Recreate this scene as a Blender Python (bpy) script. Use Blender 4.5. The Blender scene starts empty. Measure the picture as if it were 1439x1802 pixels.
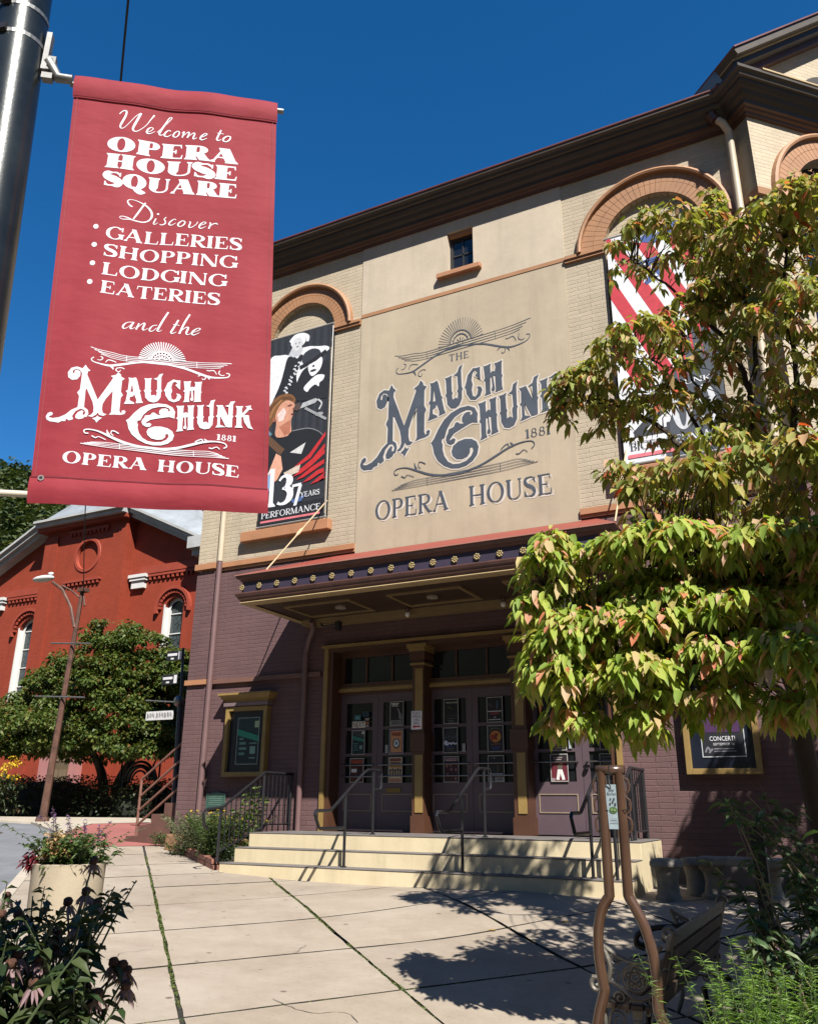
# ---- part 1: header
import bpy, bmesh, math, random, json
import numpy as np
from mathutils import Vector, Matrix
from mathutils.geometry import tessellate_polygon
R = math.radians
random.seed(7); rng = np.random.default_rng(11)
scene = bpy.context.scene
COL = scene.collection

# ------------------------------------------------------------------ camera
CAM = Vector((0, 0, 1.6))
def cam_axes(yaw, pitch, roll):
    f = Vector((-math.sin(yaw)*math.cos(pitch), math.cos(yaw)*math.cos(pitch), math.sin(pitch)))
    r = Vector((math.cos(yaw), math.sin(yaw), 0)); u = r.cross(f)
    return r*math.cos(roll)+u*math.sin(roll), u*math.cos(roll)-r*math.sin(roll), f
cr, cu, cf = cam_axes(R(27.32), R(19.37), R(.41))
cd = bpy.data.cameras.new("camera"); cam = bpy.data.objects.new("camera", cd); COL.objects.link(cam)
cam.matrix_world = Matrix(((cr.x, cu.x, -cf.x, CAM.x), (cr.y, cu.y, -cf.y, CAM.y), (cr.z, cu.z, -cf.z, CAM.z), (0, 0, 0, 1)))
cd.sensor_fit = 'VERTICAL'; cd.sensor_height = 36; cd.lens = 36*1470/1802; cd.clip_end = 1000; cd.clip_start = .05
scene.camera = cam
# ------------------------------------------------------------------ sky and sun
SUN = Vector((1, -.95, 1.54)).normalized()
w = bpy.data.worlds.new("World"); scene.world = w; w.use_nodes = True
nt = w.node_tree; nt.nodes.clear()
sky = nt.nodes.new('ShaderNodeTexSky'); sky.sky_type = 'NISHITA'; sky.sun_disc = False
sky.sun_elevation = math.asin(SUN.z); sky.sun_rotation = math.atan2(SUN.x, SUN.y)
sky.altitude = 900; sky.air_density = 1.0; sky.dust_density = .1; sky.ozone_density = 4.5
bg = nt.nodes.new('ShaderNodeBackground'); bg.inputs[1].default_value = .063
hs = nt.nodes.new('ShaderNodeHueSaturation'); hs.inputs['Saturation'].default_value = 1.3
out = nt.nodes.new('ShaderNodeOutputWorld')
nt.links.new(sky.outputs[0], hs.inputs['Color']); nt.links.new(hs.outputs[0], bg.inputs[0]); nt.links.new(bg.outputs[0], out.inputs[0])
sd = bpy.data.lights.new("sun", 'SUN'); sd.energy = 5.0; sd.angle = R(.5); sd.color = (1, .95, .87)
so = bpy.data.objects.new("sun", sd); COL.objects.link(so)
so.rotation_euler = SUN.to_track_quat('Z', 'Y').to_euler(); so.location = (20, -10, 30)
scene.view_settings.view_transform = 'Standard'; scene.view_settings.look = 'None'
scene.view_settings.exposure = 1.25; scene.view_settings.gamma = 1

# ------------------------------------------------------------------ materials
MATS = {}
def srgb(r, g, b):
    f = lambda c: (c/255/12.92 if c/255 <= .04045 else ((c/255+.055)/1.055)**2.4)
    return (f(r), f(g), f(b))
class NT:
    def __init__(s, name):
        s.m = bpy.data.materials.new(name); s.m.use_nodes = True; s.t = s.m.node_tree
        s.b = s.t.nodes['Principled BSDF']; s.o = s.t.nodes['Material Output']
    def n(s, typ, **kw):
        x = s.t.nodes.new(typ)
        for k, v in kw.items():
            if k.startswith('i_'): x.inputs[int(k[2:]) if k[2:].isdigit() else k[2:]].default_value = v
            else: setattr(x, k, v)
        return x
    def l(s, a, b): s.t.links.new(a, b)
    def mix(s, fac, a, b, blend='MIX'):
        x = s.t.nodes.new('ShaderNodeMix'); x.data_type = 'RGBA'; x.blend_type = blend
        for sock, v in ((x.inputs[0], fac), (x.inputs[6], a), (x.inputs[7], b)):
            if hasattr(v, 'is_linked') or hasattr(v, 'links'): s.l(v, sock)
            else: sock.default_value = v if not isinstance(v, tuple) else (*v[:3], 1)
        return x.outputs[2]
    def ramp(s, src, stops):
        x = s.t.nodes.new('ShaderNodeValToRGB'); e = x.color_ramp.elements
        while len(e) < len(stops): e.new(.5)
        for q, (p, c) in zip(e, stops): q.position = p; q.color = (*c[:3], 1) if isinstance(c, tuple) else (c, c, c, 1)
        s.l(src, x.inputs[0]); return x.outputs[0]
    def coord(s): return s.n('ShaderNodeTexCoord').outputs['Object']
    def noise(s, scale, detail=4, rough=.6, vec=None):
        x = s.n('ShaderNodeTexNoise'); x.inputs['Scale'].default_value = scale; x.inputs['Detail'].default_value = detail; x.inputs['Roughness'].default_value = rough
        s.l(vec or s.coord(), x.inputs['Vector']); return x.outputs['Fac']
    def bump(s, h, strength, dist=.01, nrm=None):
        x = s.n('ShaderNodeBump'); x.inputs['Strength'].default_value = strength; x.inputs['Distance'].default_value = dist
        s.l(h, x.inputs['Height'])
        if nrm: s.l(nrm, x.inputs['Normal'])
        s.l(x.outputs[0], s.b.inputs['Normal']); return x.outputs[0]
def mat(name, col, rough=.55, var=.12, vs=2.5, col2=None, metal=0, bump=0, bs=60, spec=.5, stretch=None, streak=0):
    if name in MATS: return MATS[name]
    k = NT(name); k.b.inputs['Roughness'].default_value = rough; k.b.inputs['Metallic'].default_value = metal
    k.b.inputs['Specular IOR Level'].default_value = spec
    vec = None
    if stretch:
        mp = k.n('ShaderNodeMapping'); mp.inputs['Scale'].default_value = stretch; k.l(k.coord(), mp.inputs[0]); vec = mp.outputs[0]
    f = k.noise(vs, 6, .65, vec)
    a = tuple(c*(1-var) for c in col); b = col2 or tuple(min(1, c*(1+var)) for c in col)
    cc = k.ramp(f, [(.3, a), (.7, b)])
    if streak:   # rain streaks, patches and dirt
        mp_ = k.n('ShaderNodeMapping'); mp_.inputs['Scale'].default_value = (1, 1, .07); k.l(k.coord(), mp_.inputs[0])
        cc = k.mix(k.ramp(k.noise(4., 5, .7, mp_.outputs[0]), [(.5, 0.), (.8, streak)]), cc, tuple(c*.6 for c in col))
        cc = k.mix(k.ramp(k.noise(.7, 7, .7), [(.5, 0.), (.7, streak*.8)]), cc, tuple(c*.78 for c in col))
        cc = k.mix(k.ramp(k.noise(11, 6, .8), [(.62, 0.), (.72, streak)]), cc, tuple(c*.66 for c in col))
    k.l(cc, k.b.inputs['Base Color'])
    if bump: k.bump(k.noise(bs, 4), bump)
    MATS[name] = k.m; return k.m
def brick_mat(name, col, mortar=.72, bw=.41, bh=.076, strength=.55, var=.1, axis='xz'):
    if name in MATS: return MATS[name]
    k = NT(name); k.b.inputs['Roughness'].default_value = .7; k.b.inputs['Specular IOR Level'].default_value = .3
    sep = k.n('ShaderNodeSeparateXYZ'); k.l(k.coord(), sep.inputs[0])
    ad = k.n('ShaderNodeMath', operation='ADD'); k.l(sep.outputs[0], ad.inputs[0]); k.l(sep.outputs[1], ad.inputs[1])
    cb = k.n('ShaderNodeCombineXYZ'); k.l(ad.outputs[0], cb.inputs[0]); k.l(sep.outputs[2], cb.inputs[1])
    # irregular courses
    nz = k.n('ShaderNodeTexNoise'); nz.inputs['Scale'].default_value = 4.5; nz.inputs['Detail'].default_value = 4; k.l(cb.outputs[0], nz.inputs[0])
    va = k.n('ShaderNodeVectorMath', operation='MULTIPLY_ADD'); k.l(nz.outputs['Color'], va.inputs[0]); va.inputs[1].default_value = (.06, .034, 0); k.l(cb.outputs[0], va.inputs[2])
    br = k.n('ShaderNodeTexBrick'); k.l(va.outputs[0], br.inputs['Vector'])
    br.inputs['Scale'].default_value = 1; br.inputs['Brick Width'].default_value = bw; br.inputs['Row Height'].default_value = bh
    br.inputs['Mortar Size'].default_value = .007; br.inputs['Mortar Smooth'].default_value = .8
    br.inputs['Color1'].default_value = (1, 1, 1, 1); br.inputs['Color2'].default_value = (.86, .86, .86, 1); br.inputs['Mortar'].default_value = (mortar, mortar, mortar, 1)
    f = k.noise(1.1, 7, .7); f2 = k.noise(.45, 3)
    base = k.ramp(f, [(.25, tuple(c*(1-var*1.4) for c in col)), (.55, col), (.8, tuple(c*(1+var) for c in col))])
    c2 = k.mix(.75, base, br.outputs['Color'], 'MULTIPLY')
    c3 = k.mix(k.ramp(f2, [(.5, 0.), (.75, .35)]), c2, tuple(c*.78 for c in col))
    mp_ = k.n('ShaderNodeMapping'); mp_.inputs['Scale'].default_value = (1, 1, .09); k.l(k.coord(), mp_.inputs[0])
    c3 = k.mix(k.ramp(k.noise(3.2, 5, .65, mp_.outputs[0]), [(.52, 0.), (.78, .45)]), c3, tuple(c*.62 for c in col))
    c3 = k.mix(k.ramp(k.noise(5.5, 6, .75), [(.60, 0.), (.70, .35)]), c3, tuple(min(1, c*1.25) for c in col))
    k.l(c3, k.b.inputs['Base Color'])
    inv = k.n('ShaderNodeMath', operation='SUBTRACT'); inv.inputs[0].default_value = 1; k.l(br.outputs['Fac'], inv.inputs[1])
    n2 = k.noise(38, 4); mm = k.n('ShaderNodeMath', operation='MULTIPLY_ADD'); k.l(n2, mm.inputs[0]); mm.inputs[1].default_value = .55; k.l(inv.outputs[0], mm.inputs[2])
    k.bump(mm.outputs[0], strength, .014)
    MATS[name] = k.m; return k.m
def leaf_mat(name, stops, rough=.5, trans=.35, tcol=None):
    if name in MATS: return MATS[name]
    k = NT(name); k.b.inputs['Roughness'].default_value = rough; k.b.inputs['Specular IOR Level'].default_value = .35
    g = k.n('ShaderNodeNewGeometry'); c = k.ramp(g.outputs['Random Per Island'], stops)
    k.l(c, k.b.inputs['Base Color'])
    if trans:
        t = k.n('ShaderNodeBsdfTranslucent'); br = k.mix(1., c, tcol or (1.6, 1.7, .8), 'MULTIPLY'); k.l(br, t.inputs[0])
        mx = k.n('ShaderNodeMixShader'); mx.inputs[0].default_value = trans
        k.l(k.b.outputs[0], mx.inputs[1]); k.l(t.outputs[0], mx.inputs[2]); k.l(mx.outputs[0], k.o.inputs[0])
    MATS[name] = k.m; return k.m

# ------------------------------------------------------------------ objects
def link(o, parent=None):
    COL.objects.link(o)
    if parent is not None:
        o.parent = parent
        if parent.type == 'EMPTY': o.matrix_parent_inverse = Matrix.Translation(-parent.location)
    return o
def tag(o, label=None, cat=None, group=None, kind=None):
    for k, v in (('label', label), ('category', cat), ('group', group), ('kind', kind)):
        if v: o[k] = v
    return o
def thing(name, loc, label, cat, group=None):
    o = bpy.data.objects.new(name, None); o.location = loc; o.empty_display_size = .2; COL.objects.link(o)
    return tag(o, label, cat, group)
def dup(root, loc, label=None):
    c = root.copy(); COL.objects.link(c); c.location = loc
    if label: c['label'] = label
    def rec(a, b):
        for ch in list(a.children):
            d = ch.copy(); COL.objects.link(d); d.parent = b; d.matrix_parent_inverse = ch.matrix_parent_inverse.copy(); rec(ch, d)
    rec(root, c); return c
class MB:
    def __init__(s): s.v = []; s.f = []; s.mi = []; s.cur = 0
    def quad(s, a, b, c, d): s.poly([a, b, c, d])
    def poly(s, pts):
        i = len(s.v); s.v += [tuple(p) for p in pts]; s.f.append(tuple(range(i, i+len(pts)))); s.mi.append(s.cur)
    def box(s, x0, x1, y0, y1, z0, z1):
        i = len(s.v); s.v += [(x, y, z) for z in (z0, z1) for y in (y0, y1) for x in (x0, x1)]
        for q in ((0, 2, 3, 1), (4, 5, 7, 6), (0, 1, 5, 4), (2, 6, 7, 3), (0, 4, 6, 2), (1, 3, 7, 5)):
            s.f.append(tuple(i+j for j in q)); s.mi.append(s.cur)
        return s
    def obox(s, c, ax, ay, az):   # oriented box: centre and three half-axis vectors
        c, ax, ay, az = map(Vector, (c, ax, ay, az)); i = len(s.v)
        s.v += [tuple(c+ax*p+ay*q+az*r) for r in (-1, 1) for q in (-1, 1) for p in (-1, 1)]
        for q in ((0, 2, 3, 1), (4, 5, 7, 6), (0, 1, 5, 4), (2, 6, 7, 3), (0, 4, 6, 2), (1, 3, 7, 5)):
            s.f.append(tuple(i+j for j in q)); s.mi.append(s.cur)
        return s
    def tube(s, pts, r, n=8, cap=True):
        pts = [Vector(p) for p in pts]; rs = r if isinstance(r, (list, tuple)) else [r]*len(pts)
        up = Vector((0, 0, 1)); rings = []; prev = None
        for k, p in enumerate(pts):
            d = (pts[min(k+1, len(pts)-1)]-pts[max(k-1, 0)])
            d = d.normalized() if d.length > 1e-9 else Vector((0, 0, 1))
            if prev is None:
                a = d.cross(up) if abs(d.z) < .95 else d.cross(Vector((1, 0, 0)))
            else: a = prev-d*prev.dot(d)
            a = a.normalized() if a.length > 1e-6 else d.orthogonal().normalized()
            prev = a; b = d.cross(a); i = len(s.v); rings.append(i)
            s.v += [tuple(p+(a*math.cos(2*math.pi*j/n)+b*math.sin(2*math.pi*j/n))*rs[k]) for j in range(n)]
        for q in range(len(rings)-1):
            A, B = rings[q], rings[q+1]
            for j in range(n):
                s.f.append((A+j, A+(j+1) % n, B+(j+1) % n, B+j)); s.mi.append(s.cur)
        if cap:
            s.f.append(tuple(rings[0]+j for j in range(n))[::-1]); s.mi.append(s.cur)
            s.f.append(tuple(rings[-1]+j for j in range(n))); s.mi.append(s.cur)
        return s
    def lathe(s, c, prof, n=24):  # prof: (r,z)
        c = Vector(c); rings = []
        for r, z in prof:
            rings.append(len(s.v)); s.v += [(c.x+r*math.cos(2*math.pi*j/n), c.y+r*math.sin(2*math.pi*j/n), c.z+z) for j in range(n)]
        for q in range(len(rings)-1):
            A, B = rings[q], rings[q+1]
            for j in range(n): s.f.append((A+j, A+(j+1) % n, B+(j+1) % n, B+j)); s.mi.append(s.cur)
        s.f.append(tuple(rings[0]+j for j in range(n))[::-1]); s.mi.append(s.cur)
        s.f.append(tuple(rings[-1]+j for j in range(n))); s.mi.append(s.cur)
        return s
    def blob(s, c, rx, ry, rz, seed=0, amp=0., nu=14, nv=9):
        c = Vector(c); i0 = len(s.v); rr = random.Random(seed)
        for a in range(nv+1):
            t = math.pi*a/nv
            for b in range(nu):
                q = 2*math.pi*b/nu; k = 1+amp*(rr.random()-.5)
                s.v.append((c.x+rx*k*math.sin(t)*math.cos(q), c.y+ry*k*math.sin(t)*math.sin(q), c.z+rz*k*math.cos(t)))
        for a in range(nv):
            for b in range(nu):
                s.f.append((i0+a*nu+b, i0+(a+1)*nu+b, i0+(a+1)*nu+(b+1) % nu, i0+a*nu+(b+1) % nu)); s.mi.append(s.cur)
        return s
    def sweep(s, path, prof, caps=False):  # path of (x,y), prof of (outward offset, z)
        n = len(path); P = [Vector(p) for p in path]; offs = []
        for k in range(n):
            ns = []
            if k > 0: d = (P[k]-P[k-1]).normalized(); ns.append(Vector((d.y, -d.x)))
            if k < n-1: d = (P[k+1]-P[k]).normalized(); ns.append(Vector((d.y, -d.x)))
            m = ns[0] if len(ns) == 1 else (ns[0]+ns[1])/(1+ns[0].dot(ns[1]))
            offs.append(m)
        i0 = len(s.v); m = len(prof)
        for k in range(n):
            for o, z in prof: s.v.append((P[k].x+offs[k].x*o, P[k].y+offs[k].y*o, z))
        for k in range(n-1):
            for j in range(m-1):
                a = i0+k*m+j; b = i0+(k+1)*m+j; s.f.append((a, b, b+1, a+1)); s.mi.append(s.cur)
        if caps:
            s.f.append(tuple(i0+j for j in range(m))); s.mi.append(s.cur)
            s.f.append(tuple(i0+(n-1)*m+j for j in range(m))[::-1]); s.mi.append(s.cur)
        return s
    def build(s, name, m, parent=None, smooth=False, label=None, normals=True):
        me = bpy.data.meshes.new(name); me.from_pydata(s.v, [], s.f)
        ms = m if isinstance(m, (list, tuple)) else [m]
        for q in ms: me.materials.append(q)
        if len(ms) > 1: me.polygons.foreach_set('material_index', s.mi)
        if normals:
            bm = bmesh.new(); bm.from_mesh(me); bmesh.ops.recalc_face_normals(bm, faces=bm.faces); bm.to_mesh(me); bm.free()
        if smooth:
            me.polygons.foreach_set('use_smooth', [True]*len(me.polygons))
            if smooth != 'all':
                bm = bmesh.new(); bm.from_mesh(me)
                for e in bm.edges: e.smooth = len(e.link_faces) == 2 and e.calc_face_angle(0) < .7
                bm.to_mesh(me); bm.free()
        me.update(); o = bpy.data.objects.new(name, me); link(o, parent)
        if label: o['label'] = label
        return o
def box(name, m, b, parent=None, bev=0, label=None):
    mb = MB().box(*b); o = mb.build(name, m, parent, label=label)
    if bev: bevel(o, bev)
    return o
def bevel(o, wd, seg=2):
    bm = bmesh.new(); bm.from_mesh(o.data)
    bmesh.ops.bevel(bm, geom=bm.edges[:], offset=wd, segments=seg, affect='EDGES', profile=.5); bm.to_mesh(o.data); bm.free(); return o

# flat frames (a plane in space on which outlines are drawn)
class Fr:
    def __init__(s, o, u, v): s.o = Vector(o); s.u = Vector(u); s.v = Vector(v); s.n = s.u.cross(s.v)
    def __call__(s, a, b, l=0): return s.o+s.u*a+s.v*b+s.n*l
def tess(loops):
    L = [[Vector((p[0], p[1], 0)) for p in l] for l in loops]
    flat = [p for l in L for p in l]
    return flat, tessellate_polygon(L)
def draw(mb, fr, loops, lift=.002):
    flat, tr = tess(loops); i = len(mb.v); mb.v += [tuple(fr(p.x, p.y, lift)) for p in flat]
    for t in tr: mb.f.append(tuple(i+j for j in t)); mb.mi.append(mb.cur)
def plate(mb, fr, outer, holes, front, back):
    """a wall slab with openings: front face, the reveals of the openings and its outer edge"""
    draw(mb, fr, [outer]+holes, front)
    for lp in [outer]+holes:
        for k in range(len(lp)):
            a, b = lp[k], lp[(k+1) % len(lp)]
            mb.quad(fr(*a, front), fr(*b, front), fr(*b, back), fr(*a, back))
def rect(x0, x1, y0, y1): return [(x0, y0), (x1, y0), (x1, y1), (x0, y1)]
def archloop(x0, x1, y0, ys, n=20):
    cx = (x0+x1)/2; r = (x1-x0)/2
    return [(x0, y0), (x1, y0)]+[(cx+r*math.cos(math.pi*k/n), ys+r*math.sin(math.pi*k/n)) for k in range(n+1)]
def catmull(P, sub=4):
    P = [np.array(p, float) for p in P]; Q = [P[0]]
    for k in range(len(P)-1):
        a = P[max(k-1, 0)]; b = P[k]; c = P[k+1]; d = P[min(k+2, len(P)-1)]
        for j in range(1, sub+1):
            t = j/sub; Q.append(.5*((2*b)+(c-a)*t+(2*a-5*b+4*c-d)*t*t+(3*b-a-3*c+d)*t**3))
    return Q
def ribbon(pts, sub=4, grow=0):
    Q = catmull(pts, sub) if sub > 1 and len(pts) > 2 else [np.array(p, float) for p in pts]
    L = []; Rr = []
    for k, p in enumerate(Q):
        d = Q[min(k+1, len(Q)-1)][:2]-Q[max(k-1, 0)][:2]; n = np.hypot(*d)
        if n < 1e-9: continue
        d /= n; h = max(p[2], .0004)+grow
        e = p[:2]+(d*(grow if k == len(Q)-1 else -grow if k == 0 else 0))
        L.append((e[0]-d[1]*h, e[1]+d[0]*h)); Rr.append((e[0]+d[1]*h, e[1]-d[0]*h))
    return [[L[k], Rr[k], Rr[k+1], L[k+1]] for k in range(len(L)-1)]
def draw_ribbon(mb, fr, pts, lift, sub=4, grow=0):
    for i, q in enumerate(ribbon(pts, sub, grow)): mb.poly([fr(p[0], p[1], lift+.000025*(i % 37)) for p in q])
def ell(cx, cy, rx, ry, n=20): return [(cx+rx*math.cos(2*math.pi*k/n), cy+ry*math.sin(2*math.pi*k/n)) for k in range(n)]

# ------------------------------------------------------------------ a drawn serif alphabet (cap height 1)
def glyph(ch, T, t, s, wk=1.):
    P = []; q = lambda *a: P.append(list(a))
    def bar(x0, x1, y0, y1): P.append(rect(x0, x1, y0, y1))
    def serif(x, y, up, wd): # foot at stem centre x
        h = t*.9
        if s > 0: P.append([(x-wd/2-s, y), (x+wd/2+s, y), (x+wd/2+s*.9, y+up*h*.6), (x+wd/2, y+up*h*1.9), (x-wd/2, y+up*h*1.9), (x-wd/2-s*.9, y+up*h*.6)])
    def stem(x, wd, y0=0., y1=1., f=True, hd=True):
        bar(x-wd/2, x+wd/2, y0, y1)
        if f: serif(x, y0, 1, wd)
        if hd: serif(x, y1, -1, wd)
    def ringp(cx, cy, rx, ry, ix, iy, a0=0, a1=360, n=28):
        for k in range(n):
            u = R(a0+(a1-a0)*k/n); v = R(a0+(a1-a0)*(k+1)/n)
            P.append([(cx+rx*math.cos(u), cy+ry*math.sin(u)), (cx+rx*math.cos(v), cy+ry*math.sin(v)), (cx+ix*math.cos(v), cy+iy*math.sin(v)), (cx+ix*math.cos(u), cy+iy*math.sin(u))])
    def diag(x0, y0, x1, y1, wd): P.append([(x0-wd/2, y0), (x0+wd/2, y0), (x1+wd/2, y1), (x1-wd/2, y1)])
    def rib(pts): P.extend([[tuple(c) for c in qd] for qd in ribbon([(a, b, max(h, .01)) for a, b, h in pts], 5)])
    S = s+T/2; th = t
    if ch in 'OQ0':
        wd = {'O': .92, 'Q': .92, '0': .55}[ch]*wk+T*.5; ringp(wd/2, .5, wd/2, .52, wd/2-T*.95, .52-t)
        if ch == 'Q': rib([(wd*.45, .12, t*.5), (wd*.6, .0, T*.35), (wd*.8, -.14, T*.4), (wd*1.0, -.13, t*.4)])
    elif ch in 'CG':
        wd = .84*wk+T*.4; cx = wd*.56; ringp(cx, .5, cx, .52, cx-T*.95, .52-t, 42, 318)
        x = cx+cx*math.cos(R(42)); bar(x-t*.7, x+t*.5, .66, .99)
        if ch == 'C': P.append([(x-t*.4, .16), (x+t*.9, .24), (x+t*.5, .33), (x-t*.5, .2)])
        else: stem(x-T*.2, T, .05, .44, False, True)
    elif ch == 'D':
        wd = .82*wk+T*.5; stem(S, T); bar(S, wd*.45, 0, t); bar(S, wd*.45, 1-t, 1); ringp(wd*.45, .5, wd*.55, .5, wd*.55-T, .5-t, -90, 90, 18)
    elif ch in 'PRB':
        wd = (.58 if ch != 'R' else .64)*wk+T*.8; stem(S, T); c = S+T*.5+.12*wk; ym = .46
        bar(S, c, 1-t, 1); bar(S, c, ym, ym+t); ry = (1-ym)/2; ringp(c, ym+ry, wd-c, ry, max(wd-c-T*.95, .02), ry-t, -90, 90, 14)
        if ch == 'R': diag(wd+s*.3-T*.3, 0, c-.02, ym+t*.5, T*1.05); serif(wd+s*.3-T*.2, 0, 1, T*.6); wd += s*.5
        if ch == 'B': bar(S, c, 0, t); r2 = (ym+t)/2; ringp(c, r2, wd-c+.04, r2, max(wd-c+.04-T*.95, .02), r2-t, -90, 90, 14)
    elif ch in 'EFL':
        wd = (.6 if ch != 'F' else .56)*wk+T*.6; stem(S, T)
        if ch != 'L': bar(S, wd-.02, 1-t, 1); P.append([(wd-.02-t, 1), (wd-.02, 1), (wd, .74), (wd-t*.5, .76)]); bar(S, wd*.72, .5-t/2, .5+t/2); bar(wd*.72-t*.4, wd*.72+t*.3, .36, .64) if s > 0 else None
        if ch != 'F': bar(S, wd, 0, t); P.append([(wd-t*.6, 0), (wd+.03, 0), (wd+.06, .3), (wd+.02, .28)]) if s > 0 else None; wd += .05 if s > 0 else 0
    elif ch == 'H':
        wd = .82*wk+T*.8; stem(S, T); stem(wd-S, T); bar(S, wd-S, .5-t/2, .5+t/2)
    elif ch in 'I1':
        wd = 2*S if s > 0 else T
        if ch == '1': wd = T+2*s*.8 if s > 0 else T*1.8
        stem(wd/2, T, 0, 1, True, ch == 'I')
        if ch == '1': P.append([(wd/2-T/2, 1), (wd/2-T/2, 1-t*1.4), (wd/2-T/2-s*1.1-.06, .82), (wd/2-T/2-s*1.1-.05, .86)])
    elif ch == 'N':
        wd = .82*wk+T*.7; ts = t*1.1; stem(s+ts/2, ts, 0, 1, True, False); stem(wd-s-ts/2, ts, 0, 1, False, True); diag(wd-s-ts/2-T*.3, 0, s+ts*.5, 1, T*1.15)
        if s > 0: bar(0, s+ts, 1-t*.8, 1)
    elif ch == 'M':
        wd = .98*wk+T*.8; ts = t*1.1; stem(s+ts/2, ts, 0, 1, True, False); stem(wd-S, T, 0, 1, True, False); diag(wd/2, 0, s+ts*.5+T*.4, 1, T); diag(wd/2, 0, wd-S-T*.2, 1, ts)
        if s > 0: bar(0, s+T*.6, 1-t*.8, 1); bar(wd-S, wd, 1-t*.8, 1)
    elif ch == 'A':
        wd = .86*wk+T*.8; ax = wd*.47; diag(s+t*.5, 0, ax, 1.02, t*1.2); diag(wd-s-T*.5, 0, ax, 1.02, T*1.1); bar(wd*.24, wd*.68, .32, .32+t*.9)
        serif(s+t*.5, 0, 1, t); serif(wd-s-T*.5, 0, 1, T)
    elif ch in 'VY':
        wd = .84*wk+T*.7
        if ch == 'V': diag(wd/2, 0, s+T*.5, 1, T*1.1); diag(wd/2, 0, wd-s-t*.5, 1, t*1.2)
        else: stem(wd/2, T, 0, .5, True, False); diag(wd/2-T*.1, .45, s+T*.5, 1, T*1.1); diag(wd/2+T*.25, .45, wd-s-t*.5, 1, t*1.2)
        serif(s+T*.5, 1, -1, T); serif(wd-s-t*.5, 1, -1, t)
    elif ch == 'W':
        wd = 1.2*wk+T; diag(wd*.3, 0, s+T*.5, 1, T); diag(wd*.3, 0, wd*.5, 1, t*1.2); diag(wd*.7, 0, wd*.5, 1, T); diag(wd*.7, 0, wd-s-t, 1, t*1.2)
        serif(s+T*.5, 1, -1, T); serif(wd-s-t, 1, -1, t)
    elif ch == 'X':
        wd = .8*wk+T*.7; diag(wd-s-T*.5, 0, s+T*.5, 1, T*1.1); diag(s+t*.5, 0, wd-s-t*.5, 1, t*1.2)
    elif ch == 'K':
        wd = .8*wk+T*.8; stem(S, T); diag(S, .42, wd-s-t, 1, t*1.4); diag(wd-s-T*.4, 0, S+.18*wk, .56, T*1.1); serif(wd-s-T*.4, 0, 1, T*.8); serif(wd-s-t, 1, -1, t)
    elif ch == 'T':
        wd = .78*wk+T*.4; stem(wd/2, T, 0, 1, True, False); bar(0.02, wd-.02, 1-t, 1)
        if s > 0:
            P.append([(0.02, 1), (t, 1), (t*.5, .74), (-.01, .72)]); P.append([(wd-.02, 1), (wd-t, 1), (wd-t*.5, .74), (wd+.01, .72)])
    elif ch == 'U':
        wd = .8*wk+T*.6; ts = t*1.2; stem(S, T, .3, 1, False, True); stem(wd-s-ts/2, ts, .3, 1, False, True)
        x0 = S-T/2; x1 = wd-s; cx = (x0+x1)/2; rx = (x1-x0)/2
        n = 16
        for k in range(n):
            u = math.pi+math.pi*k/n; v = math.pi+math.pi*(k+1)/n
            w_ = lambda a: ts+(T-ts)*max(0, -math.cos(a))*.9
            pt = lambda a, i: (cx+(rx-(w_(a) if i else 0))*math.cos(a), .32+(.34-(t if i else 0))*math.sin(a))
            P.append([pt(u, 0), pt(v, 0), pt(v, 1), pt(u, 1)])
    elif ch == 'S':
        wd = .6*wk+T*.5; a = T*.5; b = t*.5
        rib([(wd*.9, .8, b), (wd*.72, .95, b*1.3), (wd*.45, .99-b, b*1.1), (wd*.2, .9, a*.8), (wd*.13, .75, a*.95), (wd*.28, .6, a), (wd*.55, .5, a*1.1), (wd*.8, .38, a), (wd*.88, .22, a*.95), (wd*.75, .08, a*.75), (wd*.48, .01+b, b*1.1), (wd*.22, .06, b*1.3), (wd*.1, .22, b)])
        bar(wd*.88, wd*.88+t*.8, .7, .97); bar(wd*.05, wd*.05+t*.8, .03, .31)
    elif ch == '3':
        wd = .55; a = T*.45; b = t*.5
        rib([(.08, .84, b), (.18, .95, b*1.2), (.32, .97, b*1.5), (.45, .86, a), (.44, .7, a), (.3, .56, b), (.2, .54, b)]); rib([(.22, .55, b), (.38, .52, a*.8), (.5, .38, a), (.48, .18, a), (.34, .04, a*.6), (.16, .02, b), (.05, .08, b*1.3)])
    elif ch == '7':
        wd = .55; bar(.03, .54, 1-t*1.3, 1); bar(.03, .03+t*.8, .78, 1); diag(.24, 0, .5, 1-t, T*.75)
    elif ch == '8':
        wd = .56; ringp(.28, .75, .21, .26, .21-T*.55, .26-t); ringp(.28, .27, .26, .29, .26-T*.62, .29-t)
    elif ch == '2':
        wd = .56; rib([(.06, .74, t*.5), (.14, .93, t*.6), (.3, .98, t*.6), (.46, .85, T*.5), (.44, .66, T*.5), (.25, .35, t*.8), (.06, .1, t*.6)]); bar(.03, .54, 0, t*1.3); bar(.5, .54, 0, .24)
    elif ch == "'":
        wd = T; P.append([(0, 1), (T, 1), (T*.6, .72), (T*.3, .72)])
    else: wd = .42
    return wd, P
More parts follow.
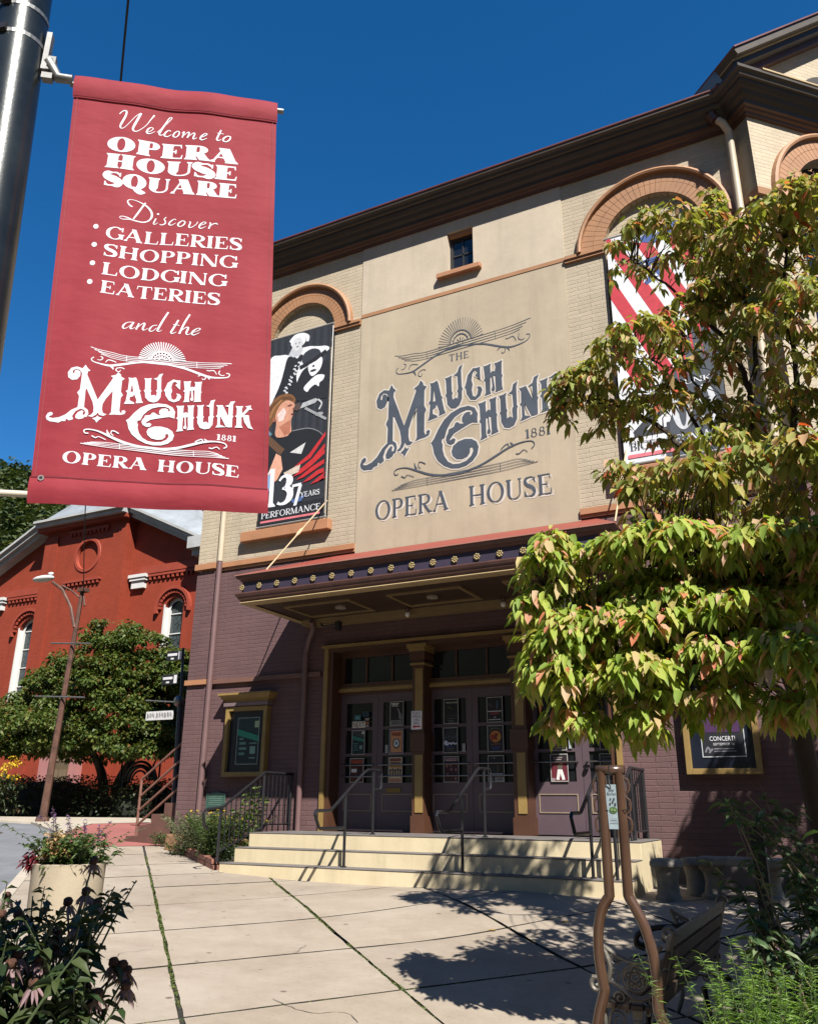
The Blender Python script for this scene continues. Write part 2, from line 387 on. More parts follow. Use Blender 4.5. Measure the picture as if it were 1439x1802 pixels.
def text(mb, fr, st, u0, v0, u1, v1, cap, T=.2, t=.06, s=.08, gap=.1, wk=1., lift=.002, grow=0, space=None):
    items = []; x = 0
    for ch in st:
        wd, P = glyph(ch, T, t, s, wk) if ch != ' ' else (space or .45, [])
        items.append((x, P)); x += wd+gap
    x -= gap; W = math.hypot(u1-u0, v1-v0); sx = W/x; du = (u1-u0)/W; dv = (v1-v0)/W; k = 0
    for off, P in items:
        for j, poly in enumerate(P):
            mb.poly([fr(u0+(off+a)*sx*du, v0+(off+a)*sx*dv+b*cap, lift+.00012*((k+j) % 7)) for a, b in poly])
        k += len(P)
def sans(mb, fr, st, u0, v0, width, h, lift=.002):
    c = bpy.data.curves.new('t', 'FONT'); c.body = st; c.size = 1; c.resolution_u = 2
    o = bpy.data.objects.new('t', c); me = bpy.data.meshes.new_from_object(o)
    if not len(me.vertices): return
    X = [v.co.x for v in me.vertices]; Y = [v.co.y for v in me.vertices]
    x0, x1, y0, y1 = min(X), max(X), min(Y), max(Y); i = len(mb.v)
    mb.v += [tuple(fr(u0+(v.co.x-x0)/(x1-x0)*width, v0+(v.co.y-y0)/(y1-y0)*h, lift)) for v in me.vertices]
    for p in me.polygons: mb.f.append(tuple(i+j for j in p.vertices)); mb.mi.append(mb.cur)
    bpy.data.meshes.remove(me); bpy.data.objects.remove(o); bpy.data.curves.remove(c)

# ------------------------------------------------------------------ leaves
def leaves(P, D, size, width=.5, fold=.25, droop=.5, rows=2, tw=.9):
    """P base points (n,3), D directions (n,3), size (n,) -> verts, faces of drooping folded leaves"""
    n = len(P); D = D/np.linalg.norm(D, axis=1)[:, None]
    up = np.tile([0, 0, 1.], (n, 1)); S = np.cross(D, up); ln = np.linalg.norm(S, axis=1)[:, None]; S = np.where(ln > 1e-4, S/np.maximum(ln, 1e-4), [1, 0, 0])
    N = np.cross(S, D); th = rng.uniform(-tw, tw, n)[:, None]; S, N = S*np.cos(th)+N*np.sin(th), N*np.cos(th)-S*np.sin(th)
    L = np.asarray(size)[:, None]; dz = np.array([0, 0, -1.])
    pt = lambda f, wd: P+D*L*f+dz*L*(droop*f*f)
    V = [P]
    prof = [(.3, .42), (.68, .36)] if rows == 2 else [(.42, .5)]
    for f, h in prof:
        c = pt(f, 0); V += [c+S*L*h*width*1.0+N*L*fold*h, c-N*L*.02, c-S*L*h*width+N*L*fold*h]
    V.append(pt(1., 0)+N*L*rng.uniform(-.1, .1, n)[:, None]); k = len(V)
    V = np.stack(V, 1).reshape(-1, 3)
    if rows == 2: F = [(0, 1, 2), (0, 2, 3), (1, 4, 5, 2), (2, 5, 6, 3), (4, 7, 5), (5, 7, 6)]
    else: F = [(0, 1, 2), (0, 2, 3), (1, 4, 2), (2, 4, 3)]
    return V, F, k
def leaf_obj(name, parts, m, parent=None, smooth=True):
    vs = []; fs = []; off = 0
    for V, F, k in parts:
        n = len(V)//k; vs.append(V)
        for i in range(n):
            b = off+i*k
            for f in F: fs.append(tuple(b+j for j in f))
        off += len(V)
    me = bpy.data.meshes.new(name); me.from_pydata(np.concatenate(vs).tolist(), [], fs); me.materials.append(m)
    if smooth: me.polygons.foreach_set('use_smooth', [True]*len(me.polygons))
    me.update(); o = bpy.data.objects.new(name, me); return link(o, parent)
def rdir(n, zlo=-1, zhi=1):
    z = rng.uniform(zlo, zhi, n); a = rng.uniform(0, 2*math.pi, n); r = np.sqrt(np.maximum(0, 1-z*z)); return np.stack([r*np.cos(a), r*np.sin(a), z], 1)
def inball(n): return rdir(n)*rng.uniform(0, 1, n)[:, None]**(1/3)

# ------------------------------------------------------------------ the lie of the ground
def smooth01(x): x = max(0., min(1., x)); return x*x*(3-2*x)
def gz(x, y):
    z = -.03951*x+.03278*y
    z = z if z < 1.25 else 1.25+(z-1.25)*.12
    z += .16*smooth01((x+7.)/4.)*smooth01((y-7.5)/2.9)*(1 if y < 30 else 0)
    return z
# ================================================================== THE GROUND
_gz = gz
def gz(x, y): return _gz(max(-60, min(40, x)), max(-30, min(80, y)))
soil = mat('soil', (.055, .042, .028), .9, .35, 6, bump=.5, bs=25)
def axis(a, b, st, far): return list(far[0])+list(np.arange(a, b+.01, st))+list(far[1])
xs = axis(-60, 26, 1.0, ((-420, -150), (60, 420))); ys = axis(-22, 60, 1.0, ((-420, -100), (120, 420)))
mb = MB(); mb.v = [(x, y, gz(x, y)-.06) for y in ys for x in xs]; nx = len(xs)
for j in range(len(ys)-1):
    for i in range(nx-1): mb.f.append((j*nx+i, j*nx+i+1, (j+1)*nx+i+1, (j+1)*nx+i)); mb.mi.append(0)
tag(mb.build('ground', soil, smooth='all'), kind='structure')
pa = np.array([-.7022, -.7120]); pb = np.array([-.8523, .5231]); PQ = np.linalg.inv(np.array([pa, pb]))
def xy(p, q): r = PQ @ np.array([p, q]); return float(r[0]), float(r[1])
k = NT('paving_stone'); k.b.inputs['Roughness'].default_value = .8; k.b.inputs['Specular IOR Level'].default_value = .25
g = k.n('ShaderNodeNewGeometry'); base = k.ramp(g.outputs['Random Per Island'], [(0, (.335, .285, .232)), (.5, (.385, .332, .272)), (1, (.36, .305, .242))])
st = k.mix(k.ramp(k.noise(.8, 8, .75), [(.40, 0.), (.66, .85)]), base, (.265, .215, .165))
sp = k.mix(k.ramp(k.noise(26, 3, .7), [(.62, 0.), (.70, .6)]), st, (.19, .155, .12))
sp = k.mix(k.ramp(k.noise(7, 5, .75), [(.3, .22), (.5, 0.)]), sp, (.43, .365, .29))
vor = k.n('ShaderNodeTexVoronoi'); vor.inputs['Scale'].default_value = 3.1; k.l(k.coord(), vor.inputs['Vector'])
sp = k.mix(k.ramp(vor.outputs['Distance'], [(.055, .9), (.10, 0.)]), sp, (.12, .09, .07))
k.l(sp, k.b.inputs['Base Color']); k.bump(k.noise(70, 5, .7), .25, .01); paving = k.m
Pl = [1.08, -.534, -2.125, -3.80, -5.42, -7.04, -8.66, -10.3, -12, -13.6]
Ql = [-6.67, -5.27, -3.87, -2.47, -1.07, .33, 1.73, 3.13, 4.53, 5.93, 7.33, 8.74, 10.17, 11.47, 12.54, 13.77, 15.2, 16.5]
mb = MB(); rr = random.Random(4)
def slab(mb, c, up, dz=.06):
    top = [(x, y, gz(x, y)+up) for x, y in c]; bot = [(x, y, z-dz) for x, y, z in top]
    n = len(c); i = len(mb.v); mb.v += top+bot; mb.f.append(tuple(range(i, i+n)))
    for j in range(n): mb.f.append((i+j, i+n+j, i+n+(j+1) % n, i+(j+1) % n))
    mb.mi += [0]+[1]*n
for a in range(len(Pl)-1):
    for b in range(len(Ql)-1):
        g1 = .014+rr.random()*.008; g2 = .012+rr.random()*.009
        p0, p1, q0, q1 = Pl[a]-g1, Pl[a+1]+g1, Ql[b]+g2, Ql[b+1]-g2
        # edge points with slightly worn, uneven outlines
        c = []
        for (pA, qA), (pB, qB) in (((p0, q0), (p1, q0)), ((p1, q0), (p1, q1)), ((p1, q1), (p0, q1)), ((p0, q1), (p0, q0))):
            for j in range(9):
                f = j/9; jit = 0 if j == 0 else .006
                c.append(xy(pA+(pB-pA)*f+rr.uniform(-jit, jit), qA+(qB-qA)*f+rr.uniform(-jit, jit)))
        if a == 1 and b == 8:   # the chipped corner near the camera
            c[18:19] = [xy(p1, q1)]
        if abs(c[0][0]) < 60: slab(mb, c, rr.uniform(0, .006))
crk = mat('crack_dirt', (.03, .025, .018), .95, .3, 9)
mb.cur = 1
for x, y, a, n_ in ((-3.05, 5.25, 2.2, 16), (-4.6, 6.6, .5, 9), (-6.6, 9.3, 1.2, 12), (-3.4, 7.2, 2.6, 8), (-8.6, 10.2, .3, 9), (-5.6, 5.6, 2.0, 10)):
    P = []
    for _ in range(n_): P.append((x, y, rr.uniform(.0012, .0035))); a += rr.gauss(0, .45); x += .06*math.cos(a); y += .06*math.sin(a)
    for q in ribbon(P, 2): mb.poly([(p[0], p[1], gz(*p)+.0085) for p in q])
tag(mb.build('pavement', [paving, crk]), kind='structure')
fill = mat('joint_soil', (.014, .012, .008), .95, .4, 9, bump=.5, bs=60)
mb = MB()
for a in range(len(Pl)-1):
    for b in range(len(Ql)-1): c_ = [xy(Pl[a], Ql[b]), xy(Pl[a+1], Ql[b]), xy(Pl[a+1], Ql[b+1]), xy(Pl[a], Ql[b+1])]; zz = [gz(x, y) for x, y in c_]; lo_ = .007+abs(zz[0]-zz[1]+zz[2]-zz[3])*1.5+max(0, .2*smooth01((c_[0][0]+9)/4)*smooth01((c_[0][1]-6.2)/3)); mb.poly([(x, y, z-lo_) for (x, y), z in zip(c_, zz)])
tag(mb.build('joint_soil', fill), kind='structure')
def sheet(name, pts, m, lift, dens=None):
    flat, tr = tess([pts]); b = MB(); b.v = [(p.x, p.y, gz(p.x, p.y)+lift) for p in flat]; b.f = [tuple(t) for t in tr]; b.mi = [0]*len(tr)
    o = b.build(name, m); 
    bm = bmesh.new(); bm.from_mesh(o.data); bmesh.ops.recalc_face_normals(bm, faces=bm.faces)
    if sum(f.normal.z for f in bm.faces) < 0: bmesh.ops.reverse_faces(bm, faces=bm.faces)
    bm.to_mesh(o.data); bm.free(); return tag(o, kind='structure')
asph = mat('asphalt', (.16, .165, .18), .85, .22, 1.5, bump=.4, bs=120)
redp = mat('red_paving', (.30, .10, .085), .8, .15, 1.2, bump=.2, bs=60)
conc = mat('pale_concrete', (.42, .37, .30), .8, .15, 2, bump=.2, bs=50)
sheet('road', [xy(1.1, -8), xy(1.1, 16.4), (-14.92, 13.27), (-17.47, 14.67), (-18.6, 14.45), (-34, 9), (-34, -12), (-14, -16)], asph, -.035)
sheet('red_sidewalk', [xy(1.1, 16.53), (-14.92, 13.27), (-16.22, 15.31), (-15.7, 16.5), (-13.2, 16.2), (-10.95, 13.6), xy(-.6, 16.53)], redp, .006)
sheet('far_sidewalk', [(-14.92, 13.27), (-17.47, 14.67), (-18.6, 14.45), (-34, 9), (-35, 11.2), (-19.5, 16.2), (-17.2, 17.6), (-11, 18), (-11, 14.2), (-13.2, 16.35), (-15.8, 16.62), (-16.3, 15.33)], conc, .002)
kb = MB()
for A, B in ((xy(1.1, -8), xy(1.1, 16.4)), (xy(1.1, 16.4), (-14.92, 13.27)), ((-14.92, 13.27), (-17.47, 14.67)), ((-18.6, 14.45), (-34, 9)), ((-17.47, 14.67), (-18.6, 14.45))):
    d = Vector((B[0]-A[0], B[1]-A[1])); L = d.length; d.normalize(); nn = Vector((-d.y, d.x))*.07
    za, zb = gz(*A), gz(*B)
    kb.poly([(A[0]-nn.x, A[1]-nn.y, za+.012), (B[0]-nn.x, B[1]-nn.y, zb+.012), (B[0]+nn.x, B[1]+nn.y, zb+.012), (A[0]+nn.x, A[1]+nn.y, za+.012)])
    for sg in (-1, 1):
        kb.poly([(A[0]+sg*nn.x, A[1]+sg*nn.y, za+.012), (B[0]+sg*nn.x, B[1]+sg*nn.y, zb+.012), (B[0]+sg*nn.x, B[1]+sg*nn.y, zb-.12), (A[0]+sg*nn.x, A[1]+sg*nn.y, za-.12)])
tag(kb.build('kerb', conc), kind='structure')
# grass and moss that fills the joints between the slabs
grassm = leaf_mat('joint_green', [(0, (.05, .085, .015)), (.6, (.09, .13, .025)), (1, (.16, .15, .04))], .7, .2)
B_ = []
def blades(pf, n, w, hmin, hmax):
    P = []; 
    for _ in range(n):
        p, q = pf(); x, y = xy(p, q); P.append((x, y, gz(x, y)-.012))
    P = np.array(P); D = rdir(n, .25, 1.); B_.append(leaves(P, D, rng.uniform(hmin, hmax, n), w, .1, .5, 1))
u = random.uniform
def patchy(p, q0, q1, sc):
    while True:
        q = u(q0, q1)
        g_ = (math.sin(q*2.3+p*3)+math.sin(q*5.1+p*2)+math.sin(q*.9+p))/3
        if g_ > u(-.75, .8): return p+random.gauss(0, sc*(.35+1.0*max(0, g_+.3))), q
blades(lambda: patchy(-.534, 3.2, 15, .014), 4200, .35, .015, .05)
blades(lambda: patchy(-2.125, 3.5, 12.4, .013), 3600, .35, .015, .05)
blades(lambda: patchy(-3.80, 3.5, 12, .009), 900, .35, .01, .03)
for q in (4.53, 5.93): blades(lambda q=q: (u(-4.0, 1.0), q+random.gauss(0, .014)), 1800, .35, .012, .045)
for q in (7.33, 8.74, 10.17): blades(lambda q=q: (u(-.5, 1.0), q+random.gauss(0, .01)), 500, .35, .01, .035)
for q in (7.33, 8.74, 10.17, 11.47): blades(lambda q=q: (u(-4.5, -.5), q+random.gauss(0, .006)), 420, .35, .008, .02)
tag(leaf_obj('joint_grass', B_, grassm), 'short grass and moss growing in the joints of the pale paving slabs', 'grass', kind='stuff')

# ================================================================== OPERA HOUSE
CREAM = (.53, .445, .325); TAUPE = (.50, .425, .315); PURP = (.15, .086, .088); SALM = (.37, .185, .088); BROWN = (.055, .027, .017)
cream_b = brick_mat('cream_painted_brick', CREAM, .86); taupe_b = brick_mat('taupe_painted_brick', TAUPE, .84)
purp_b = brick_mat('purple_painted_brick', PURP, .80, var=.14)
cream_s = mat('cream_stucco', (.53, .45, .345), .85, .10, 1.3, bump=.22, bs=14, streak=.45); taupe_s = mat('taupe_stucco', (.455, .38, .275), .85, .13, .8, bump=.2, bs=9, streak=.5)
salm = mat('salmon_paint', SALM, .65, .12, 3, bump=.1); salm_l = mat('salmon_trim', (.42, .20, .10), .6, .1, 3)
brown = mat('brown_paint', (.085, .036, .02), .45, .2, 2); dkbrown = mat('dark_brown_cornice', (.030, .021, .015), .5, .3, 2); olive = mat('olive_brown_cornice', (.055, .04, .024), .5, .25, 3)
redroof = mat('dark_red_roof', (.12, .028, .024), .5, .2, 3); gold = mat('ochre_paint', (.28, .185, .06), .5, .15, 3)
purple = mat('purple_paint', (.105, .072, .088), .45, .12, 2.5); purple_d = mat('deep_purple_paint', (.040, .030, .055), .5, .15, 3)
lip = mat('tan_trim', (.45, .33, .17), .5, .1, 4); maroon = mat('maroon_trim', (.12, .055, .045), .5, .2, 4); redp2 = mat('red_sheet_metal', (.25, .04, .026), .5, .15, 3)
def glass(name, col=(.012, .013, .016), rough=.06):
    if name in MATS: return MATS[name]
    k = NT(name); k.b.inputs['Base Color'].default_value = (*col, 1); k.b.inputs['Roughness'].default_value = rough; k.b.inputs['Specular IOR Level'].default_value = .6
    MATS[name] = k.m; return k.m
dglass = glass('dark_glass')
FA = Fr((0, 12.3, 0), (1, 0, 0), (0, 0, 1))
H = thing('opera_house', (-5.6, 12.3, .7), 'large old opera house with purple brick below and cream painted brick above', 'building')
# lower wall with the entrance opening
mb = MB(); plate(mb, FA, rect(-10.9, -.3, .3, 5.98), [rect(-7.96, -2.93, 1.2, 4.17)], 0, -.42); mb.build('lower_wall', purp_b, H, label='purple painted brick lower wall')
mb = MB(); mb.cur = 0
zs = 10.66
def upper(x0, x1, ax0, ax1, spring, sill):
    lo = MB(); up = MB(); cxx = (ax0+ax1)/2; rr = (ax1-ax0)/2
    for r in (rect(x0, ax0, 5.98, spring), rect(ax1, x1, 5.98, spring), rect(ax0, ax1, 5.98, sill)): plate(lo, FA, r, [], 0, -.2)
    arc = [(cxx-rr*math.cos(math.pi*k/24), spring+rr*math.sin(math.pi*k/24)) for k in range(25)]
    plate(up, FA, [(x0, spring)]+arc+[(x1, spring), (x1, 12.45), (x0, 12.45)], [], 0, -.2)
    draw(up, FA, [rect(ax0-.02, ax1+.02, sill-.02, spring+rr+.02)], -.10)
    lo.build('wall', taupe_b, H, label='taupe painted brick wall'); up.build('wall', cream_b, H, label='cream painted brick wall')
def arch(cxx, z, r, Ro, seg=33):
    a = MB()
    for k in range(seg):
        t0 = math.pi*k/seg+.0035; t1 = math.pi*(k+1)/seg-.0035
        for ra, rb in ((r, (r+Ro)/2-.003), ((r+Ro)/2+.003, Ro)):
            c = [(cxx+q*math.cos(t), z+q*math.sin(t)) for q, t in ((ra, t0), (rb, t0), (rb, t1), (ra, t1))]
            f = [FA(*p, .03) for p in c]; b = [FA(*p, -.15) for p in c]
            a.poly(f)
            for i in range(4): a.quad(f[i], f[(i+1) % 4], b[(i+1) % 4], b[i])
    pts = lambda q, l: [FA(cxx+q*math.cos(math.pi*k/30), z+q*math.sin(math.pi*k/30), l) for k in range(31)]
    A, B_, C_, D_ = pts(r+.006, .022), pts(Ro-.006, .022), pts(r+.006, -.15), pts(Ro, -.1)
    for k in range(30): a.quad(A[k], A[k+1], B_[k+1], B_[k]); a.quad(A[k], A[k+1], C_[k+1], C_[k])
    a.build('brick_arch', salm, H)
    h = MB(); prof = [(Ro, .0), (Ro, .10), (Ro+.035, .115), (Ro+.075, .09), (Ro+.085, .0)]
    P = [pts(q, l) for q, l in prof]
    for i in range(len(P)-1):
        for k in range(30): h.quad(P[i][k], P[i][k+1], P[i+1][k+1], P[i+1][k])
    for k in (0, 30): h.poly([q[k] for q in P])
    h.build('hood_mould', salm, H)
upper(-10.9, -7.43, -9.57, -8.05, zs, 6.6); arch(-8.81, zs, .76, 1.10)
upper(-3.3, -.3, -2.587, -.955, zs+.06, 6.6); arch(-1.771, zs+.06, .816, 1.21)
for x0, x1, z in ((-8.05, -7.44, zs), (-10.9, -9.57, zs), (-3.29, -2.587, zs+.06), (-.955, -.3, zs+.06)):
    m_ = MB(); m_.box(x0, x1, 12.3-.075, 12.3, z-.055, z+.0); m_.box(x0, x1, 12.3-.05, 12.3, z-.11, z-.058); m_.build('impost_band', salm, H)
for x0, x1 in ((-9.94, -7.94), (-2.75, -.75)): bevel(box('window_sill', salm_l, (x0, x1, 12.16, 12.3, 6.36, 6.56), H), .012)
# stuccoed middle
m_ = MB(); plate(m_, FA, rect(-7.43, -3.3, 5.6, 10.68), [], .015, -.2); m_.build('stucco_panel', taupe_s, H, label='taupe stucco panel that carries the painted sign')
m_ = MB(); plate(m_, FA, rect(-7.43, -3.3, 10.755, 12.45), [rect(-5.56, -5.03, 11.2, 12.05)], .015, -.3); m_.build('stucco_panel', cream_s, H, label='cream stucco panel under the eaves')
box('stripe', salm, (-7.43, -3.3, 12.275, 12.4, 10.68, 10.755), H)
bevel(box('window_sill', salm_l, (-5.75, -4.86, 12.18, 12.3, 11.03, 11.13), H), .01)
box('window_reveal', salm, (-5.56, -5.03, 12.33, 12.5, 11.98, 12.05), H)
wn = MB(); wn.box(-5.56, -5.5, 12.42, 12.48, 11.2, 11.98); wn.box(-5.09, -5.03, 12.42, 12.48, 11.2, 11.98); wn.box(-5.5, -5.09, 12.42, 12.48, 11.2, 11.26); wn.box(-5.5, -5.09, 12.42, 12.48, 11.92, 11.98); wn.box(-5.31, -5.28, 12.43, 12.47, 11.26, 11.92); wn.box(-5.5, -5.09, 12.43, 12.47, 11.57, 11.6)
wo = wn.build('window', mat('black_sash', (.02, .02, .022), .5), H); box('pane', dglass, (-5.5, -5.09, 12.45, 12.455, 11.26, 11.92), wo)
# string courses
for x0, x1 in ((-10.9, -7.43), (-3.3, -.3)):
    m_ = MB(); m_.box(x0, x1, 12.24, 12.31, 5.93, 6.03); m_.box(x0, x1, 12.27, 12.31, 5.88, 5.928); m_.build('string_course', salm_l, H)
for x0, x1 in ((-10.9, -8.03), (-2.87, -.3)):
    m_ = MB(); m_.box(x0, x1, 12.24, 12.31, 3.70, 3.78); m_.build('string_course', mat('brown_course', (.17, .085, .065), .6), H)
# corner pilaster (cream above, purple below), stone base
for z0, z1, mm in ((.9, 3.69, purp_b), (3.79, 5.87, purp_b), (6.04, 12.25, cream_b)): box('pilaster', mm, (-10.97, -10.52, 12.22, 12.5, z0, z1), H)
box('string_course', salm_l, (-11.0, -10.50, 12.16, 12.4, 5.92, 6.035), H); box('string_course', salm_l, (-11.0, -10.50, 12.17, 12.4, 3.695, 3.785), H)
stone = mat('brown_stone', (.22, .125, .06), .85, .3, 3, bump=.6, bs=14)
bevel(box('stone_base', stone, (-11.05, -10.45, 12.1, 12.5, .5, 1.1), H), .03); bevel(box('stone_base', stone, (-10.43, -8.5, 12.22, 12.5, .4, 1.05), H), .02); bevel(box('stone_base', mat('grey_base', (.10, .085, .085), .85, .3, 3, bump=.5, bs=14), (-2.48, -.35, 12.2, 12.5, .3, .95), H), .02)
def pipe(name, pts, r, m, n=10, parent=H): return MB().tube(pts, r, n).build(name, m, parent, smooth=True)
pipe('downspout', [(-10.42, 12.2, 6.05), (-10.42, 12.2, 12.2)], .055, mat('cream_pipe', CREAM, .5)); pipe('downspout', [(-10.42, 12.2, .85), (-10.42, 12.2, 6.04)], .055, mat('purple_pipe', (.15, .085, .085), .5))
pipe('downspout', [(-11.03, 12.34, .8), (-11.03, 12.34, 3.7)], .04, mat('dark_pipe', (.02, .014, .014), .5))
box('side_casing', salm_l, (-11.08, -10.9, 12.56, 12.68, 3.75, 5.1), H)
# the rest of the block
m_ = MB(); m_.box(-10.9, -.3, 12.75, 34, .2, 12.5); m_.build('wall', purp_b, H, label='side and rear walls')
# corner pavilion on the chamfered corner
FR = Fr((-.3, 12.3, 0), (.7071, -.7071, 0), (0, 0, 1)); FC = Fr((-.07, 12.07, 0), (.7071, .7071, 0), (0, 0, 1))
m_ = MB(); plate(m_, FR, rect(0, .325, 10.75, 12.45), [], 0, -.2); plate(m_, FC, [(0, 10.85)]+[(1.75-1.03*math.cos(math.pi*k/24), 10.85+1.03*math.sin(math.pi*k/24)) for k in range(25)]+[(5.2, 10.85), (5.2, 12.45), (0, 12.45)], [], 0, -.3)
plate(m_, FC, [(0, 12.6), (5.2, 12.6), (5.2, 13.22), (2.6, 15.17), (0, 13.22)], [], .0, -.3)
m_.build('wall', cream_b, H, label='cream brick corner pavilion wall')
m_ = MB(); plate(m_, FR, rect(0, .325, 5.98, 10.74), [], 0, -.2); plate(m_, FC, rect(0, .72, 5.98, 10.85), [], 0, -.3); plate(m_, FC, rect(2.78, 5.2, 5.98, 10.85), [], 0, -.3); plate(m_, FC, rect(.72, 2.78, 5.98, 7.2), [], 0, -.3)
m_.build('wall', taupe_b, H, label='taupe brick corner pavilion wall')
m_ = MB(); plate(m_, FR, rect(0, .325, .2, 5.98), [], 0, -.2); plate(m_, FC, rect(0, 5.2, .2, 5.98), [], 0, -.3); m_.build('lower_wall', purp_b, H)
m_ = MB(); m_.sweep([(-.3, 12.3), (-.07, 12.07), (.44, 12.58)], [(0, 10.72), (.05, 10.72), (.07, 10.83), (0, 10.84)], True); m_.build('impost_band', salm, H)
_FA = FA; FA = FC; arch(1.75, 10.85, 1.03, 1.40, 39); FA = _FA
m_ = MB(); draw(m_, FC, [archloop(.72, 2.78, 7.2, 10.85)], -.22); wo = m_.build('window', glass('blue_glass', (.015, .02, .035)), H)
m_ = MB()
for t in (1.2, 1.75, 2.3): m_.obox(FC(t, 9.3, -.2), FC.u*.025, FC.v*2.1, FC.n*.02)
for z in (8.2, 9.2, 10.2, 10.9): m_.obox(FC(1.75, z, -.2), FC.u*1.0, FC.v*.02, FC.n*.02)
m_.build('sash_bar', mat('black_sash', (.02, .02, .022)), wo)
m_ = MB(); draw(m_, FC, [[(1.90+.70*math.cos(math.pi*k/18), 13.02+.70*math.sin(math.pi*k/18)) for k in range(19)]], .012); m_.build('gable_vent', mat('vent_dark', (.02, .012, .01), .7), H)
for x in (1.62, 2.0, 2.38): m_ = MB(); m_.obox(FC(x, 13.30, .09), FC.u*.16+FC.v*.05, FC.v*.03, FC.n*.09); m_.build('vent_louvre', redroof, H)
# cornice swept round the front, the return and the pavilion
path = [(-10.9, 33), (-10.9, 12.3), (-.3, 12.3), (-.07, 12.07), (3.6, 15.74)]
m_ = MB(); m_.sweep(path, [(0, 12.30), (.05, 12.305), (.06, 12.345), (.10, 12.36), (.12, 12.39), (.16, 12.40)]); m_.build('frieze_mould', brown, H)
m_ = MB(); m_.sweep(path, [(.16, 12.401), (.18, 12.46), (.24, 12.50), (.28, 12.56), (.31, 12.575), (.36, 12.62), (.37, 12.66)]); m_.build('cornice', dkbrown, H)
m_ = MB(); m_.sweep(path, [(.37, 12.661), (.41, 12.67), (.43, 12.72), (.475, 12.75), (.48, 12.80)]); m_.build('cornice', olive, H)
m_ = MB(); m_.sweep(path[:4], [(.48, 12.801), (.50, 12.81), (.50, 12.835), (.45, 12.85), (-.6, 13.0)]); m_.build('roof_edge', redroof, H)
m_ = MB(); m_.sweep(path[3:], [(.48, 12.801), (.495, 12.805), (.495, 12.835), (0, 12.95)]); m_.build('cornice_lip', lip, H)
m_ = MB(); m_.poly([(-10.9, 12.3, 12.97), (-.3, 12.3, 12.97), (-.3, 33, 15), (-10.9, 33, 15)]); m_.build('roof', redroof, H)
# raking cornice of the pavilion
rise = .75; dirn = (FC.u+FC.v*rise).normalized(); nrm = (FC.v-FC.u*rise).normalized()
A0 = FC(-.31, 12.84, 0)
def rake(l0, l1, h0, h1, m, name):
    b = MB(); L = 3.0/ (1/math.sqrt(1+rise*rise)); a = A0+dirn*.0
    c = [(l0, h0), (l1, h0), (l1, h1), (l0, h1)]; P = [A0+FC.n*l+nrm*h for l, h in c]; Q = [p+dirn*L for p in P]
    b.poly(P); b.poly(Q)
    for i in range(4): b.quad(P[i], P[(i+1) % 4], Q[(i+1) % 4], Q[i])
    return b.build(name, m, H)
rake(0, .14, .0, .10, brown, 'rake_mould'); rake(0, .32, .10, .19, dkbrown, 'rake_cornice'); rake(0, .36, .19, .205, lip, 'rake_lip'); rake(0, .47, .205, .32, olive, 'rake_cornice'); rake(-1.3, .50, .32, .345, redroof, 'pavilion_roof')
# downspout in the inner corner
pipe('downspout', [(-.50, 12.02, 12.36), (-.44, 12.02, 12.28), (-.37, 12.12, 12.16), (-.37, 12.16, 12.0), (-.37, 12.17, 10.72), (-.37, 12.17, 6.0)], .062, mat('cream_pipe', CREAM)); pipe('downspout_head', [(-.60, 12.02, 12.5), (-.54, 12.02, 12.36)], [.10, .08], brown)

# ---- entrance: casing, columns, transoms, doors
m_ = MB(); m_.box(-7.96, -7.885, 12.25, 12.7, 1.2, 4.17); m_.box(-3.005, -2.93, 12.25, 12.7, 1.2, 4.17); m_.box(-7.99, -2.90, 12.20, 12.7, 4.17, 4.215); m_.build('door_casing', gold, H)
m_ = MB(); m_.box(-7.885, -7.80, 12.29, 12.7, 1.2, 4.1); m_.box(-3.09, -3.005, 12.29, 12.7, 1.2, 4.1); m_.box(-7.885, -3.005, 12.26, 12.7, 4.1, 4.168)
for x0, x1 in ((-7.8, -6.3), (-6.15, -4.53), (-4.40, -3.09)):
    m_.box(x0, x1, 12.56, 12.68, 4.03, 4.1); m_.box(x0, x1, 12.54, 12.68, 3.50, 3.585); m_.box(x0, x1, 12.56, 12.68, 3.40, 3.44)
m_.build('door_frame', brown, H)
for x0, x1 in ((-7.8, -6.3), (-6.15, -4.53), (-4.40, -3.09)):
    m_ = MB(); m_.box(x0, x1, 12.50, 12.6, 3.44, 3.495); m_.box(x0, x1, 12.53, 12.6, 3.496, 3.52); m_.build('transom_rail', gold, H)
    tr = MB(); wdt = (x1-x0)
    for kx in range(1, 3): tr.box(x0+wdt*kx/3-.018, x0+wdt*kx/3+.018, 12.58, 12.63, 3.585, 4.03)
    tr.box(x0, x0+.06, 12.58, 12.63, 3.585, 4.03); tr.box(x1-.06, x1, 12.58, 12.63, 3.585, 4.03)
    to = tr.build('transom_window', brown, H); box('pane', dglass, (x0+.05, x1-.05, 12.61, 12.615, 3.585, 4.03), to)
